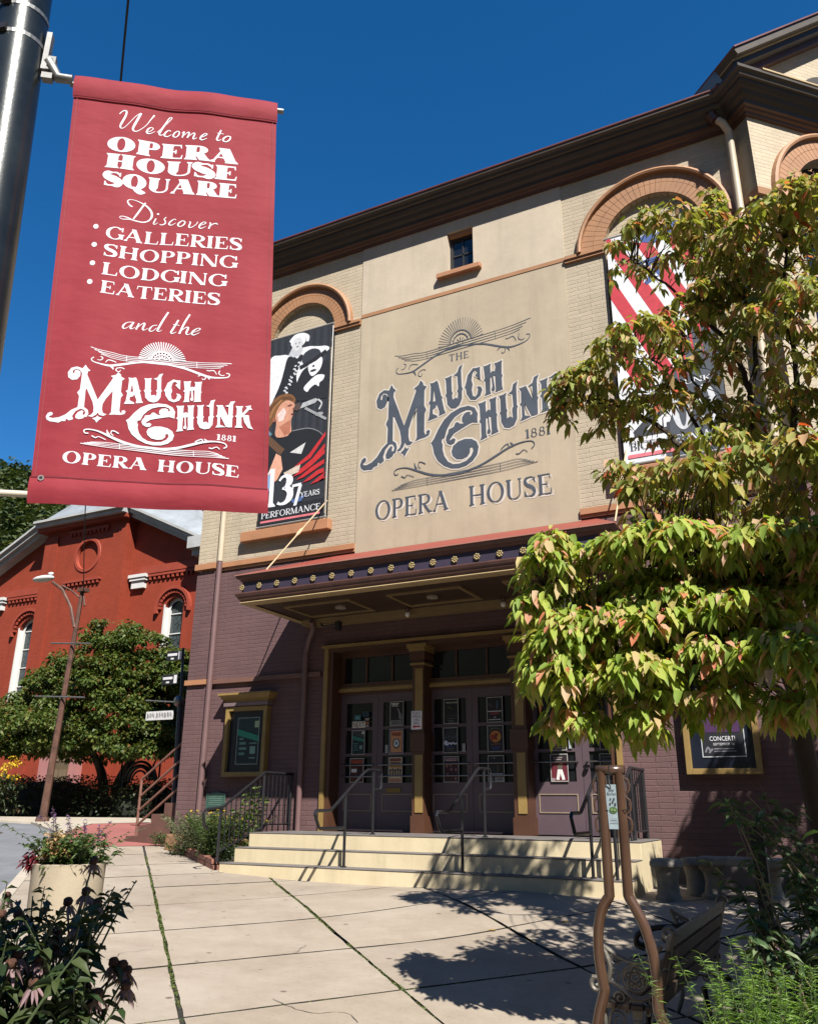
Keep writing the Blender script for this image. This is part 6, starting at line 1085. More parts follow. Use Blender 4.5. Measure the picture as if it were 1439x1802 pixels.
# ironwork and notice board in the church garden
IW = MB(); ir = mat('black_iron', (.012, .012, .012), .4, metal=.6); cx_, cz_ = -17.55, 2.35; Yi = 18.0
IW.tube([(cx_-.7, Yi, cz_-.9), (cx_-.7, Yi, cz_+.62), (cx_+.7, Yi, cz_+.62), (cx_+.7, Yi, cz_-.9)], .03, 6)
for r, wd in ((.52, .04), (.40, .06), (.27, .03)): IW.tube([(cx_+r*math.cos(math.pi*k/16), Yi, cz_-.15+r*.95*math.sin(math.pi*k/16)) for k in range(17)], wd, 6)
for s_ in (-1, 1): IW.tube([(cx_+s_*.52, Yi, cz_-.8), (cx_+s_*.6, Yi, cz_-.1), (cx_+s_*.46, Yi, cz_+.25), (cx_+s_*.56, Yi, cz_+.42)], [.06, .05, .03, .015], 6)
IW.tube([(cx_-.66, Yi, cz_-.4), (cx_, Yi, cz_-.3), (cx_+.66, Yi, cz_-.4)], .06, 6)
tag(IW.build('iron_sculpture', ir, smooth=True), 'black iron arched ornament in a frame under the maple by the church', 'sculpture')
# hedge, maple, hill
darkleaf = leaf_mat('hedge_leaf', [(0, (.018, .03, .012)), (.5, (.03, .05, .018)), (.8, (.05, .06, .02)), (1, (.07, .04, .02))], .5, .15)
def hedge_leaves(x0, x1, y0, y1, z0, z1, n, s): P = np.stack([rng.uniform(x0, x1, n), rng.uniform(y0, y1, n), z0+(z1-z0)*rng.uniform(0, 1, n)**.6+.12*np.sin(rng.uniform(0, 40, n))], 1); return leaves(P, rdir(n, -.3, 1), rng.uniform(.6, 1.2, n)*s, .6, .2, .3, 1)
for i, (x0, x1, zt, lab) in enumerate(((-24.5, -19.0, 2.25, 'long dark clipped hedge left of the street lamp'), (-18.9, -16.6, 2.15, 'dark rounded hedge right of the street lamp'), (-16.4, -13.6, 1.9, 'low dark shrubs under the maple beside the side stairs'))):
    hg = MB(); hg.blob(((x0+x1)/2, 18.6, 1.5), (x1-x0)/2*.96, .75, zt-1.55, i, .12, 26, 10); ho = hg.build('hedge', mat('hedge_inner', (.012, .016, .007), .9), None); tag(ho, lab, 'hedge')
    leaf_obj('foliage', [hedge_leaves(x0, x1, 17.6, 19.6, 1.1, zt, int(1100*(x1-x0)), .11)], darkleaf, ho)
bark = mat('dark_bark', (.045, .032, .024), .9, .4, 9, bump=.8, bs=30, stretch=(1, 1, .25))
maplel = leaf_mat('maple_leaf', [(0, (.045, .08, .018)), (.45, (.085, .13, .028)), (.8, (.14, .17, .035)), (.95, (.11, .085, .02)), (1, (.15, .075, .02))], .5, .3)
MT = thing('maple_tree', (-19.2, 18.6, 1.5), 'spreading green maple with several trunks in front of the red church', 'tree')
tb = MB()
for path_, r in (([(-19.3, 18.5, 1.2), (-19.5, 18.5, 2.4), (-20.2, 18.3, 3.4), (-20.9, 18, 4.4)], .17), ([(-19.0, 18.6, 1.2), (-18.9, 18.6, 2.2), (-18.2, 18.6, 3.2), (-17.6, 18.6, 4.3)], .18), ([(-18.9, 18.7, 1.8), (-18.8, 18.8, 2.8), (-19.2, 18.8, 4.0), (-19.4, 18.6, 5.6)], .13), ([(-19.5, 18.5, 2.2), (-19.3, 17.9, 3.0), (-19.2, 17.0, 3.7)], .09)): tb.tube(catmull(path_, 4), [r*(1-.75*k/(len(catmull(path_, 4))-1)) for k in range(len(catmull(path_, 4)))], 8)
tb.build('trunk', bark, MT, smooth=True)
clumps = []
for (x, y, z, r) in ((-19.6, 18.4, 5.55, 1.35), (-18.3, 18.6, 5.2, 1.25), (-20.9, 18.2, 4.9, 1.25), (-17.3, 18.6, 4.7, 1.1), (-16.5, 18.7, 4.15, .8), (-19.3, 18.0, 4.4, 1.5), (-21.4, 17.4, 4.0, 1.2), (-20.6, 16.6, 3.55, 1.0), (-19.6, 16.4, 3.5, .95), (-22.1, 17.0, 3.8, .9), (-18.2, 18.2, 3.9, 1.2), (-17.2, 18.4, 3.6, 1.0), (-20.2, 17.3, 3.9, 1.1), (-18.6, 18.5, 6.15, .8), (-19.6, 18.3, 6.45, .7), (-17.5, 18.7, 5.45, .75), (-22.6, 16.8, 3.4, .6), (-16.4, 18.5, 4.8, .55), (-21.3, 18, 5.4, .6), (-19.9, 17.6, 3.2, .9), (-18.9, 17.8, 2.95, .75), (-17.8, 17.9, 3.1, .8), (-16.9, 18.0, 3.0, .7), (-20.8, 17.0, 3.0, .8), (-17.2, 18.2, 3.1, .8), (-16.6, 18.2, 3.5, .75), (-18.6, 17.6, 3.4, .8), (-20.0, 17.9, 5.0, 1.1), (-18.2, 18.4, 4.6, 1.1), (-21.6, 17.2, 3.3, .9), (-19.2, 16.3, 3.0, .55), (-20.9, 16.3, 3.0, .5)):
    for _ in range(int(21*r*r)+6):
        d = rdir(1)[0]; d[2] = abs(d[2])*.9-.25; q_ = .95*u(.75, 1.22); clumps.append((x+d[0]*r*q_, y+d[1]*r*q_, z+d[2]*r*q_*.78, .34*u(.55, 1.2)))
def clump_leaves(cl, per, size, zsq=.45, **kw):
    c = np.array(cl); n = len(c)*per; idx = np.repeat(np.arange(len(c)), per); q = inball(n)*c[idx, 3][:, None]; q[:, 2] *= zsq
    P = c[idx, :3]+q; D = q/np.linalg.norm(q, axis=1)[:, None]*.7+rdir(n, -.5, .4); return leaves(P, D, size*rng.uniform(.65, 1.25, n), **kw)
leaf_obj('crown', [clump_leaves(clumps, 88, .115, width=.75, fold=.25, droop=.5, rows=1)], maplel, MT)
yf = MB(); yl = leaf_mat('yellow_petals', [(0, (.6, .36, .02)), (1, (.75, .55, .05))], .6, .3)
YB = tag(leaf_obj('yellow_flower_bush', [clump_leaves([(-20.2+u(-.35, .35), 15.9+u(-.2, .2), 2.5+u(-.3, .3), .14) for _ in range(9)], 16, .08, width=.8, rows=1)], yl), 'clump of yellow flowers at the far left in front of the church', 'flowers')
leaf_obj('foliage', [clump_leaves([(-20.2+u(-.4, .4), 15.9+u(-.3, .3), 1.9+u(-.5, .4), .3) for _ in range(20)], 30, .13, width=.5, rows=1)], darkleaf, YB)
# wooded hill
hillm = mat('hill_ground', (.02, .03, .012), .95, .3, .2)
def hz(x, y): # height of the hill behind the town
    d = (-x*.75+y*.6); base = max(0, d-50); return 2+44*(1-math.exp(-base/42.))*(1+.10*math.sin(x*.05)+.08*math.sin(y*.07+1)+.05*math.sin((x+y)*.13))
hb = MB(); gx = np.linspace(-190, 20, 54); gy = np.linspace(26, 200, 46)
hb.v = [(float(x), float(y), hz(x, y)-1.0) for y in gy for x in gx]
for j in range(45):
    for i in range(53): hb.f.append((j*54+i, j*54+i+1, (j+1)*54+i+1, (j+1)*54+i)); hb.mi.append(0)
tag(hb.build('hill', hillm, smooth='all'), kind='structure')
forestl = leaf_mat('forest_leaf', [(0, (.028, .048, .014)), (.5, (.045, .07, .02)), (.85, (.07, .09, .022)), (1, (.10, .10, .03))], .6, .2)
fc = []
rf = random.Random(5)
while len(fc) < 620:
    x = rf.uniform(-120, -34); y = rf.uniform(34, 110); az = math.degrees(math.atan2(-x, y))
    if not (48 < az < 60 or 40 < az < 45): continue
    s_ = rf.uniform(1.6, 3.2); fc.append((x, y, hz(x, y)+s_*.8, s_))
crowns = []
for x, y, z, s_ in fc:
    for _ in range(7): d = rdir(1)[0]; crowns.append((x+d[0]*s_*.7, y+d[1]*s_*.7, z+d[2]*s_*.75+s_*.3, s_*.55))
FO = tag(leaf_obj('forest', [clump_leaves(crowns, 24, .62, zsq=.8, width=.8, fold=.2, droop=.3, rows=1)], forestl), 'dense green wood covering the hillside behind the church', 'forest', kind='stuff')

def hz2(x, y):  # unseen slope behind the camera, added to cut sky light and darken reflections
    d = max(0, math.hypot(x, y)-38); return -3+80*(1-math.exp(-d/55))*(1+.12*math.sin(x*.06+1)+.10*math.sin(y*.05))
hb = MB(); n1, n2 = 60, 14
for j in range(n2):
    for i in range(n1):
        a = R(-75-230+230*i/(n1-1)) if False else R(80+200*i/(n1-1)); r = 38+14*j; x, y = r*math.sin(a), r*math.cos(a); hb.v.append((x, y, hz2(x, y)))
for j in range(n2-1):
    for i in range(n1-1): hb.f.append((j*n1+i, j*n1+i+1, (j+1)*n1+i+1, (j+1)*n1+i)); hb.mi.append(0)
tag(hb.build('hill', mat('added_rear_slope', (.02, .03, .012), .95, .5, .25, bump=1., bs=.5), smooth='all'), kind='structure')
# ================================================================== PLANTERS AND FLOWERS
greenl = leaf_mat('garden_leaf', [(0, (.04, .075, .02)), (.5, (.07, .12, .03)), (1, (.13, .17, .05))], .5, .3)
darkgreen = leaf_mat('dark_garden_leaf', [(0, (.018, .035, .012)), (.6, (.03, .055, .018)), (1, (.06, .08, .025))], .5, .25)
silver = leaf_mat('silver_leaf', [(0, (.16, .19, .11)), (.6, (.24, .26, .16)), (1, (.32, .30, .19))], .6, .25)
stemm = mat('green_stem', (.05, .075, .025), .6, .2, 5); purplef = leaf_mat('purple_spike', [(0, (.12, .06, .16)), (1, (.28, .15, .33))], .6, .3)
plm = mat('planter_concrete', (.40, .335, .24), .8, .12, 2.5, bump=.25, bs=45)
px_, py_ = -6.90, 6.28; pz = gz(px_, py_)
PT = thing('round_planter', (px_, py_, pz), 'round beige concrete planter full of mixed flowers beside the road', 'planter')
MB().lathe((px_, py_, pz), [(.31, -.05), (.325, .02), (.335, .54), (.34, .575), (.30, .58), (.295, .50), (0, .50)], 48).build('pot', plm, PT, smooth=True)
MB().lathe((px_, py_, pz), [(.29, .51), (.0, .53)], 24).build('soil', soil, PT)
def stalks(mb, base, n, spread, hmin, hmax, lean=.35, r=.004):
    tips = []
    for _ in range(n):
        b = Vector(base)+Vector((random.gauss(0, spread), random.gauss(0, spread), 0)); h = u(hmin, hmax); d = Vector((random.gauss(0, lean), random.gauss(0, lean), 0))
        P = [b, b+Vector((0, 0, h*.4))+d*h*.25, b+Vector((0, 0, h*.75))+d*h*.65, b+Vector((0, 0, h))+d*h]; mb.tube(P, [r, r, r*.8, r*.5], 5); tips.append(P)
    return tips
def leaves_on(tips, per, size, t0=.1, **kw):
    P, D = [], []
    for T_ in tips:
        for _ in range(per):
            f = u(t0, 1)*3; k_ = min(2, int(f)); p = T_[k_].lerp(T_[k_+1], f-k_); a = u(0, 6.283); P.append(p); D.append((math.cos(a), math.sin(a), u(-.1, .7)))
    P = np.array([tuple(p) for p in P]); return leaves(P, np.array(D), size*rng.uniform(.6, 1.2, len(P)), **kw)
PP = thing('planter_flowers', (px_, py_, pz+.5), 'mixed green, purple and orange flowers growing in the round planter', 'flowers')
m_ = MB(); t1 = stalks(m_, (px_, py_, pz+.5), 70, .14, .12, .34, .55, .003); t2 = stalks(m_, (px_+.10, py_+.02, pz+.5), 12, .10, .35, .6, .55, .003); t3 = stalks(m_, (px_-.12, py_-.08, pz+.5), 22, .10, .25, .48, .85, .003); m_.build('stem', stemm, PP)
leaf_obj('foliage', [leaves_on(t1, 22, .075, 0, width=.5, droop=.35, rows=2), leaves_on(t3, 26, .06, .1, width=.35, rows=1)], greenl, PP)
leaf_obj('spike_flowers', [leaves_on(t2, 26, .03, .55, width=.5, droop=.1, rows=1)], purplef, PP)
orange = leaf_mat('orange_petal', [(0, (.36, .20, .08)), (1, (.48, .34, .17))], .6, .3); crim = leaf_mat('crimson_leaf', [(0, (.10, .012, .02)), (1, (.20, .03, .04))], .5, .3)
leaf_obj('orange_blooms', [clump_leaves([(px_+.04+u(-.09, .09), py_-.22+u(-.05, .05), pz+.72+u(-.09, .13), .05) for _ in range(11)], 20, .04, zsq=.8, width=.7, rows=1)], orange, PP)
leaf_obj('crimson_leaves', [clump_leaves([(px_-.22+u(-.08, .08), py_-.2+u(-.05, .05), pz+.62+u(-.06, .08), .06) for _ in range(8)], 16, .08, zsq=.8, width=.5, rows=1)], crim, PP)

# coneflowers close to the camera, shaded by the banner
CFD = json.loads('''{"CF":[[-3.196,3.024,1.215],[-3.091,2.903,1.104],[-3.1,3.008,1.175],[-3.088,2.788,1.086],[-2.994,2.889,1.025],[-3.026,2.737,1.041],[-2.808,2.848,0.983],[-2.782,2.874,0.971],[-2.768,2.888,0.95],[-2.711,2.831,0.911],[-2.785,2.758,0.888],[-2.874,2.782,0.896],[-2.933,2.478,1.053],[-2.882,2.538,1.034],[-2.884,2.413,1.032],[-2.827,2.479,0.962],[-3.186,2.918,1.182]],"CFL":[[-3.257,3.105,1.338],[-3.8,3.094,1.161],[-3.299,2.758,1.142],[-3.65,2.961,1.102]]}''')
petalm = leaf_mat('coneflower_petal', [(0, (.20, .12, .14)), (.6, (.30, .19, .19)), (1, (.36, .26, .18))], .6, .3); conem = mat('coneflower_cone', (.055, .02, .012), .8, .4, 60, col2=(.14, .05, .02), bump=.8, bs=300)
FBX = thing('flower_box', (-3.2, 2.65, gz(-3.2, 2.65)), 'low grey concrete flower box at the lower left corner', 'flower box')
bevel(box('pot', mat('grey_box_concrete', (.22, .21, .20), .85, .2, 4, bump=.3), (-3.8, -2.72, 2.15, 2.8, gz(-3, 2.3)-.05, gz(-3, 2.3)+.52), FBX), .015); box('soil', soil, (-3.75, -2.77, 2.2, 2.75, gz(-3, 2.3)+.5, gz(-3, 2.3)+.525), FBX)
def coneflower(head, lean, label, s=1.):
    hx, hy, hz_ = head; base = Vector((hx+lean[0], hy+lean[1], gz(-3, 2.3)+.5))
    t = thing('coneflower', base, label, 'flower', 'coneflowers in the lower left corner')
    H_ = Vector(head); mid = base.lerp(H_, .55)+Vector((u(-.04, .04), u(-.04, .04), 0)); P = [tuple(p) for p in catmull([tuple(base), tuple(base.lerp(mid, .5)), tuple(mid), tuple(H_)], 4)]
    MB().tube(P, .0045, 6).build('stem', stemm, t, smooth=True)
    n = 13; a = np.linspace(0, 2*math.pi, n, endpoint=False)+u(0, 1); D = np.stack([np.cos(a), np.sin(a), np.full(n, -.75)], 1)+rng.normal(0, .12, (n, 3))
    leaf_obj('petals', [leaves(np.tile(tuple(H_), (n, 1))+D*.006, D, .052*s*rng.uniform(.8, 1.15, n), width=.32, fold=.1, droop=.45)], petalm, t)
    MB().blob(tuple(H_+Vector((0, 0, .008))), .021*s, .021*s, .019*s, 3, .25, 14, 9).build('cone', conem, t, smooth='all')
    T_ = [Vector(P[int(i*(len(P)-1)/3)]) for i in range(4)]
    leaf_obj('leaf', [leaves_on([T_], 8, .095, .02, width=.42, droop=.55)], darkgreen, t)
heads = CFD['CF']; words = ('topmost', 'second highest')
for i, h in enumerate(heads): coneflower(h, (u(-.12, .02)-max(0, (h[0]+2.95))*.5, u(-.12, .02)), 'drooping pink brown coneflower shaded among its neighbours above the grey flower box')
for h, lab in zip(CFD['CFL'], ('sunlit coneflower standing highest in front of the round planter rim', 'sunlit coneflower at the far left edge of the flower box', 'pale coneflower low at the left edge of the flower box', 'orange tipped coneflower leaning out at the left edge')): coneflower(h, (.05, -.3), lab); 
FM = thing('leafy_plants', (-3.25, 2.5, gz(-3, 2.3)+.5), 'mass of dark leafy stems filling the grey flower box', 'plants')
m_ = MB(); t1 = stalks(m_, (-3.22, 2.47, gz(-3, 2.3)+.5), 50, .22, .22, .52, .3, .005); t2 = stalks(m_, (-2.90, 2.55, gz(-3, 2.3)+.5), 22, .10, .25, .6, .3, .005); m_.build('stem', stemm, FM)
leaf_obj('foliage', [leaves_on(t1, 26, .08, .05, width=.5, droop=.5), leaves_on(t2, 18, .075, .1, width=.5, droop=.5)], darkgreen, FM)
FM2 = thing('leafy_plants', (-3.75, 3.0, gz(-3.7, 3)), 'sunlit feathery green plants at the left edge behind the coneflowers', 'plants')
m_ = MB(); t1 = stalks(m_, (-3.8, 2.98, gz(-3.7, 3)+.25), 40, .16, .35, .75, .25, .004); m_.build('stem', stemm, FM2); leaf_obj('foliage', [leaves_on(t1, 30, .06, .1, width=.35, droop=.3, rows=1)], greenl, FM2)

# bed between the corner of the house and the steps
brk = mat('old_red_brick', (.22, .075, .05), .85, .35, 9, col2=(.32, .14, .10), bump=.5, bs=30)
BE = thing('brick_edging', (-9.7, 11.3, .75), 'low red brick edging round the weedy bed left of the steps', 'edging')
A_, B2 = Vector((-10.85, 12.2)), Vector((-8.46, 10.46)); Ld = (B2-A_).length; dv = (B2-A_)/Ld; nv = Vector((dv.y, -dv.x)); m_ = MB()
nb = int(Ld/.215)
for r_ in range(2):
    for k_ in range(nb):
        c = A_+dv*(.215*(k_+.5+(.5 if r_ else 0)))
        if k_ == nb-1 and r_: continue
        z = gz(c.x, c.y)+.03+.072*r_+u(-.004, .004); m_.obox((c.x, c.y, z), (dv.x*.103, dv.y*.103, 0), (nv.x*.05, nv.y*.05, 0), (0, 0, .033))
m_.build('bricks', brk, BE)
mb = MB(); pts = [(-10.85, 12.28), (-10.8, 12.2), (-8.46, 10.5), (-8.44, 12.28)]; mb.poly([(x, y, gz(x, y)+.11) for x, y in pts]); tag(mb.build('bed_soil', soil), kind='structure')
def bush(name, label, cat, c, rx, ry, h, n, m, leafsize, per=26, lean=.35, wdt=.3, rows=1, flower=None):
    t = thing(name, c, label, cat); m_ = MB(); tips = []
    for _ in range(n): 
        q = stalks(m_, (c[0]+u(-rx, rx)*.6, c[1]+u(-ry, ry)*.6, c[2]), 1, .01, h*.6, h, lean, .003); tips += q
    m_.build('stem', stemm, t); leaf_obj('foliage', [leaves_on(tips, per, leafsize, .08, width=wdt, droop=.3, rows=rows)], m, t)
    if flower: leaf_obj('blooms', [clump_leaves([(*(T_[3]+Vector((0, 0, .01))), .012) for T_ in tips[::6]], 7, .025, width=.8, rows=1)], flower, t)
    return t
bush('silver_grass', 'pale silvery clump of dry lavender in the bed nearest the corner of the house', 'plant', (-9.95, 11.75, .82), .5, .38, .68, 150, silver, .075, 30, .5, .14)
bush('bed_bush', 'bright green bush with small yellow flowers in the bed beside the steps', 'plant', (-9.1, 11.2, .80), .45, .35, .72, 130, greenl, .06, 40, .45, .35, flower=yl)
bush('bed_weed', 'tall leafy weeds standing up against the left railing', 'plant', (-8.75, 11.55, .85), .18, .25, 1.05, 12, leaf_mat('lime_leaf', [(0, (.08, .14, .03)), (1, (.18, .25, .07))], .5, .35), .13, 22, .16, .4, 2)
bush('edge_weed', 'low weeds sprouting along the foot of the brick edging', 'plant', (-10.2, 11.65, .77), .5, .1, .22, 26, greenl, .05, 16, .5, .4)
bush('edge_weed', 'small tuft of weeds at the foot of the side stairs', 'plant', (-11.5, 12.5, .88), .2, .1, .25, 16, greenl, .06, 16, .4, .4)
bush('edge_weed', 'low grey green plants spilling over the step end of the brick edging', 'plant', (-8.6, 10.75, .80), .12, .15, .24, 30, darkgreen, .05, 20, .5, .4)

# ================================================================== BIKE RACK, BENCH, STONE SEATS
RKD = json.loads('''{"L":[[-1.137,4.3,1.76],[-1.137,4.3,1.201],[-1.173,4.3,1.15],[-1.198,4.3,1.069],[-1.206,4.3,0.948],[-1.193,4.3,0.832],[-1.19,4.3,0.797],[-1.214,4.3,0.726],[-1.234,4.3,0.655]],"R":[[-1.048,4.3,1.76],[-1.048,4.3,1.206],[-1.018,4.3,1.152],[-0.982,4.3,1.077],[-0.957,4.3,0.978],[-0.946,4.3,0.876],[-0.95,4.3,0.808],[-0.95,4.3,0.745],[-0.931,4.3,0.687]]}'''); Lp, Rp = RKD['L'], RKD['R']; gr = gz(-1.08, 4.3)
k = NT('bronze_brown_paint'); k.b.inputs['Base Color'].default_value = (.09, .042, .02, 1); k.b.inputs['Roughness'].default_value = .26; k.b.inputs['Coat Weight'].default_value = .4; k.b.inputs['Coat Roughness'].default_value = .12
k.l(k.ramp(k.noise(5, 4), [(.3, (.062, .032, .019)), (.7, (.092, .048, .029))]), k.b.inputs['Base Color']); bronze = k.m
RKT = thing('bike_rack', (-1.08, 4.3, gr), 'tall bronze brown tubular bike rack shaped like a guitar with a hanging sign', 'bike rack')
def fullpath(S, sx): 
    q = [tuple(p) for p in S]; x = q[-1][0]
    return q+[(x-.035*sx, 4.3, .56), (x-.05*sx, 4.3, .46), (x-.025*sx, 4.3, .34), (x+.035*sx, 4.3, .25), (x+.09*sx, 4.3, gr+.03), (x+.10*sx, 4.3, gr-.05)]
def smoothp(P): return [P[0]]+[tuple(v) for v in catmull(P[1:], 6)]
rt = .0245
MB().tube(smoothp(fullpath(Lp, 1)), rt, 18).build('tube', bronze, RKT, smooth=True); MB().tube(smoothp(fullpath(Rp, -1)), rt, 18).build('tube', bronze, RKT, smooth=True)
top = MB(); top.tube([(-1.137-rt, 4.3, 1.772), (-1.048+rt, 4.3, 1.772)], .024, 16); top.blob((-1.137, 4.3, 1.765), rt*1.02, rt, rt, 1, 0, 16, 10); top.blob((-1.048, 4.3, 1.765), rt*1.02, rt, rt, 1, 0, 16, 10); top.build('crossbar', bronze, RKT, smooth='all')
for x_, sg, S_ in ((-1.137, -1, 0), (-1.048, 1, 1)):
    for i_, z in enumerate((1.705, 1.615, 1.525)):
        m_ = MB(); xx = x_+sg*rt; m_.tube([(xx, 4.3, z+.03), (xx+sg*.016, 4.3, z+.018), (xx+sg*.02, 4.3, z), (xx+sg*.016, 4.3, z-.03), (xx, 4.3, z-.042)], .0055, 8); m_.build('tuning_peg', bronze, RKT, smooth=True)
sg_ = picture('hanging_sign', 'small pale blue Guitar Bike Rack sign tied inside the neck of the bike rack', 'sign', Fr((-1.112, 4.285, 1.50), (.99, -.03, 0), (-.045, 0, .999)), .060, .205, (150, 165, 172), [('t', (56, 64, 76), 'Guitar', .26, .84, .5, .07), ('t', (56, 64, 76), 'Bike Rack', .14, .755, .74, .07), ('e', (70, 105, 55), .5, .42, .34, .075), ('e', (50, 60, 60), .3, .56, .07, .03), ('e', (50, 60, 60), .52, .60, .07, .03), ('e', (50, 60, 60), .72, .55, .08, .035), ('e', (50, 60, 60), .38, .67, .06, .025), ('e', (50, 60, 60), .66, .67, .07, .03), ('e', (120, 140, 95), .4, .43, .1, .03), ('e', (120, 140, 95), .64, .42, .1, .03), ('r', (110, 120, 130), .25, .78, .22, .235), ('r', (110, 120, 130), .18, .85, .15, .165)], thick=.003)
m_ = MB(); m_.tube([(-1.09, 4.28, 1.69), (-1.10, 4.27, 1.72), (-1.095, 4.272, 1.76), (-1.09, 4.28, 1.795), (-1.088, 4.31, 1.80)], .0025, 5); m_.tube([(-1.112, 4.282, 1.585), (-1.16, 4.285, 1.587)], .0025, 5); m_.tube([(-1.055, 4.282, 1.585), (-1.02, 4.27, 1.588), (-1.02, 4.33, 1.588)], .0025, 5); m_.build('tie', mat('black_tie', (.01, .01, .01), .5), sg_)

gb = gz(-1.2, 5.2); cast = mat('cast_iron_grey', (.17, .155, .13), .45, .35, 12, metal=.35, bump=.2, bs=120); wood = mat('bench_wood', (.055, .032, .018), .7, .35, 3, bump=.5, bs=18, stretch=(5, .5, 5)); woodt = mat('bench_wood_top', (.22, .19, .15), .8, .3, 4, bump=.5, bs=20, stretch=(5, .5, 5))
BN = thing('park_bench', (-1.2, 5.7, gb), 'weathered slatted park bench with ornate cast iron ends behind the bike rack', 'bench')
def spiral(cx, cz, r, a0, turns, y, n=26, w0=.011): return [(cx+r*(1-.8*k/n)*math.cos(a0+turns*2*math.pi*k/n), y, cz+r*(1-.8*k/n)*math.sin(a0+turns*2*math.pi*k/n)) for k in range(n+1)]
def bench_end(y):
    m_ = MB(); g = gb
    m_.tube(catmull([(-.965, y, 1.005), (-.985, y, .93), (-1.02, y, .80), (-1.05, y, .70), (-1.04, y, .58), (-.98, y, .42), (-.93, y, g)], 5), .016, 7)
    m_.tube(spiral(-.985, .985, .04, 0, 1.3, y), .011, 6); m_.tube(spiral(-1.375, .735, .042, 0, -1.4, y), .012, 6)
    m_.tube(catmull([(-1.335, y, .915), (-1.27, y, .875), (-1.20, y, .85), (-1.13, y, .852), (-1.07, y, .885), (-1.03, y, .93)], 5), .013, 7)
    m_.tube(catmull([(-1.40, y, .76), (-1.33, y, .755), (-1.26, y, .73), (-1.18, y, .68), (-1.10, y, .70), (-1.04, y, .76)], 5), .012, 7)
    m_.tube(catmull([(-1.33, y, .905), (-1.30, y, .82), (-1.31, y, .76), (-1.345, y, .7), (-1.34, y, .55), (-1.30, y, .40), (-1.37, y, g)], 5), .015, 7)
    cx, cz = -1.175, .775
    m_.tube([(cx+.062*math.cos(2*math.pi*k/20), y, cz+.062*math.sin(2*math.pi*k/20)) for k in range(21)], .008, 6)
    for k in range(5): a = 2*math.pi*k/5+.3; m_.tube([(cx+.034*math.cos(a)+.019*math.cos(2*math.pi*j/10), y, cz+.034*math.sin(a)+.019*math.sin(2*math.pi*j/10)) for j in range(11)], .007, 5); m_.blob((cx+.034*math.cos(a), y, cz+.034*math.sin(a)), .013, .008, .013, 1, 0, 8, 6)
    for sx in (-1, 1):
        for (dx, dz, r, a0, t) in ((.11, .0, .035, 1.5, 1.2), (.085, -.10, .032, 0, 1.3), (.10, .075, .026, 3, 1.2), (.10, -.20, .04, 1, 1.25), (.045, -.27, .028, 2.5, 1.3), (.13, -.13, .022, 4, 1.2), (.055, -.155, .022, 0, 1.2)):
            m_.tube(spiral(cx+sx*dx, cz+dz, r, a0 if sx > 0 else math.pi-a0, t*sx, y), .0065, 5)
        m_.tube(catmull([(cx+sx*.02, y, cz-.1), (cx+sx*.06, y, cz-.13), (cx+sx*.13, y, cz-.16), (cx+sx*.15, y, cz-.24)], 4), .007, 5)
    m_.obox((cx, y, cz-.14), (.026, 0, 0), (0, .006, 0), (0, 0, .05)); m_.blob((cx, y, cz-.205), .024, .01, .02, 1, 0, 10, 6)
    m_.tube([(cx+.145*math.cos(math.pi*(.08+.84*k/16)), y, cz-.33+.10*math.sin(math.pi*(.08+.84*k/16))) for k in range(17)], .010, 6); m_.tube([(cx+.125*math.cos(math.pi*(.08+.84*k/16)), y, cz-.345+.085*math.sin(math.pi*(.08+.84*k/16))) for k in range(17)], .007, 6)
    m_.build('end_frame', cast, BN, smooth=True)
bench_end(4.84); bench_end(6.68)
m_ = MB(); m_.tube(catmull([(-.985, 5.78, .97), (-1.1, 5.78, .92), (-1.25, 5.78, .90), (-1.36, 5.78, .86), (-1.38, 5.78, .80), (-1.33, 5.78, .78)], 5), .016, 7); m_.tube(spiral(-1.34, .83, .05, 0, 1.3, 5.78), .012, 6); m_.tube([(-1.0, 5.78, .6), (-.96, 5.78, gb)], .018, 6); m_.tube([(-1.33, 5.78, .6), (-1.35, 5.78, gb)], .018, 6); m_.build('middle_armrest', mat('black_iron', (.012, .012, .012), .4, metal=.6), BN, smooth=True)
for i, (x, z) in enumerate(((-.985, .955), (-1.005, .87), (-1.025, .785), (-1.04, .70))):
    m_ = MB(); m_.obox((x, 5.76, z), (.013, 0, 0), (0, .95, 0), (.012, 0, .036)); bevel(m_.build('back_slat', wood if i else woodt, BN), .004)
for x in (-1.10, -1.17, -1.24, -1.31): bevel(box('seat_slat', wood, (x-.03, x+.03, 4.81, 6.71, gb+.41, gb+.435), BN), .004)
ston = mat('weathered_stone', (.20, .19, .17), .9, .3, 7, col2=(.30, .28, .24), bump=.6, bs=22)
def stool(x, y, s, lab):
    z = gz(x, y); t = thing('stone_stool', (x, y, z), lab, 'stool', 'stone stools by the steps')
    MB().lathe((x, y, z), [(.0, .44*s), (.10*s, .445*s), (.165*s, .435*s), (.19*s, .40*s), (.19*s, .36*s), (.16*s, .345*s), (.0, .34*s)], 26).build('seat', ston, t, smooth=True)
    MB().lathe((x, y, z), [(.15*s, -.03), (.15*s, .03), (.13*s, .06*s), (.12*s, .2*s), (.14*s, .31*s), (.15*s, .345*s)], 22).build('pedestal', ston, t, smooth=True)
stool(-2.15, 10.75, 1.0, 'round topped stone stool nearest the right end of the steps'); stool(-1.93, 11.35, .95, 'round topped stone stool behind the first one against the wall')
SBn = thing('stone_bench', (-1.45, 11.2, gz(-1.4, 11.2)), 'stone bench on carved pedestals under the poster case', 'bench'); zb_ = gz(-1.4, 11.2)
bevel(box('slab', ston, (-1.86, -.9, 10.95, 11.4, zb_+.38, zb_+.47), SBn), .02)
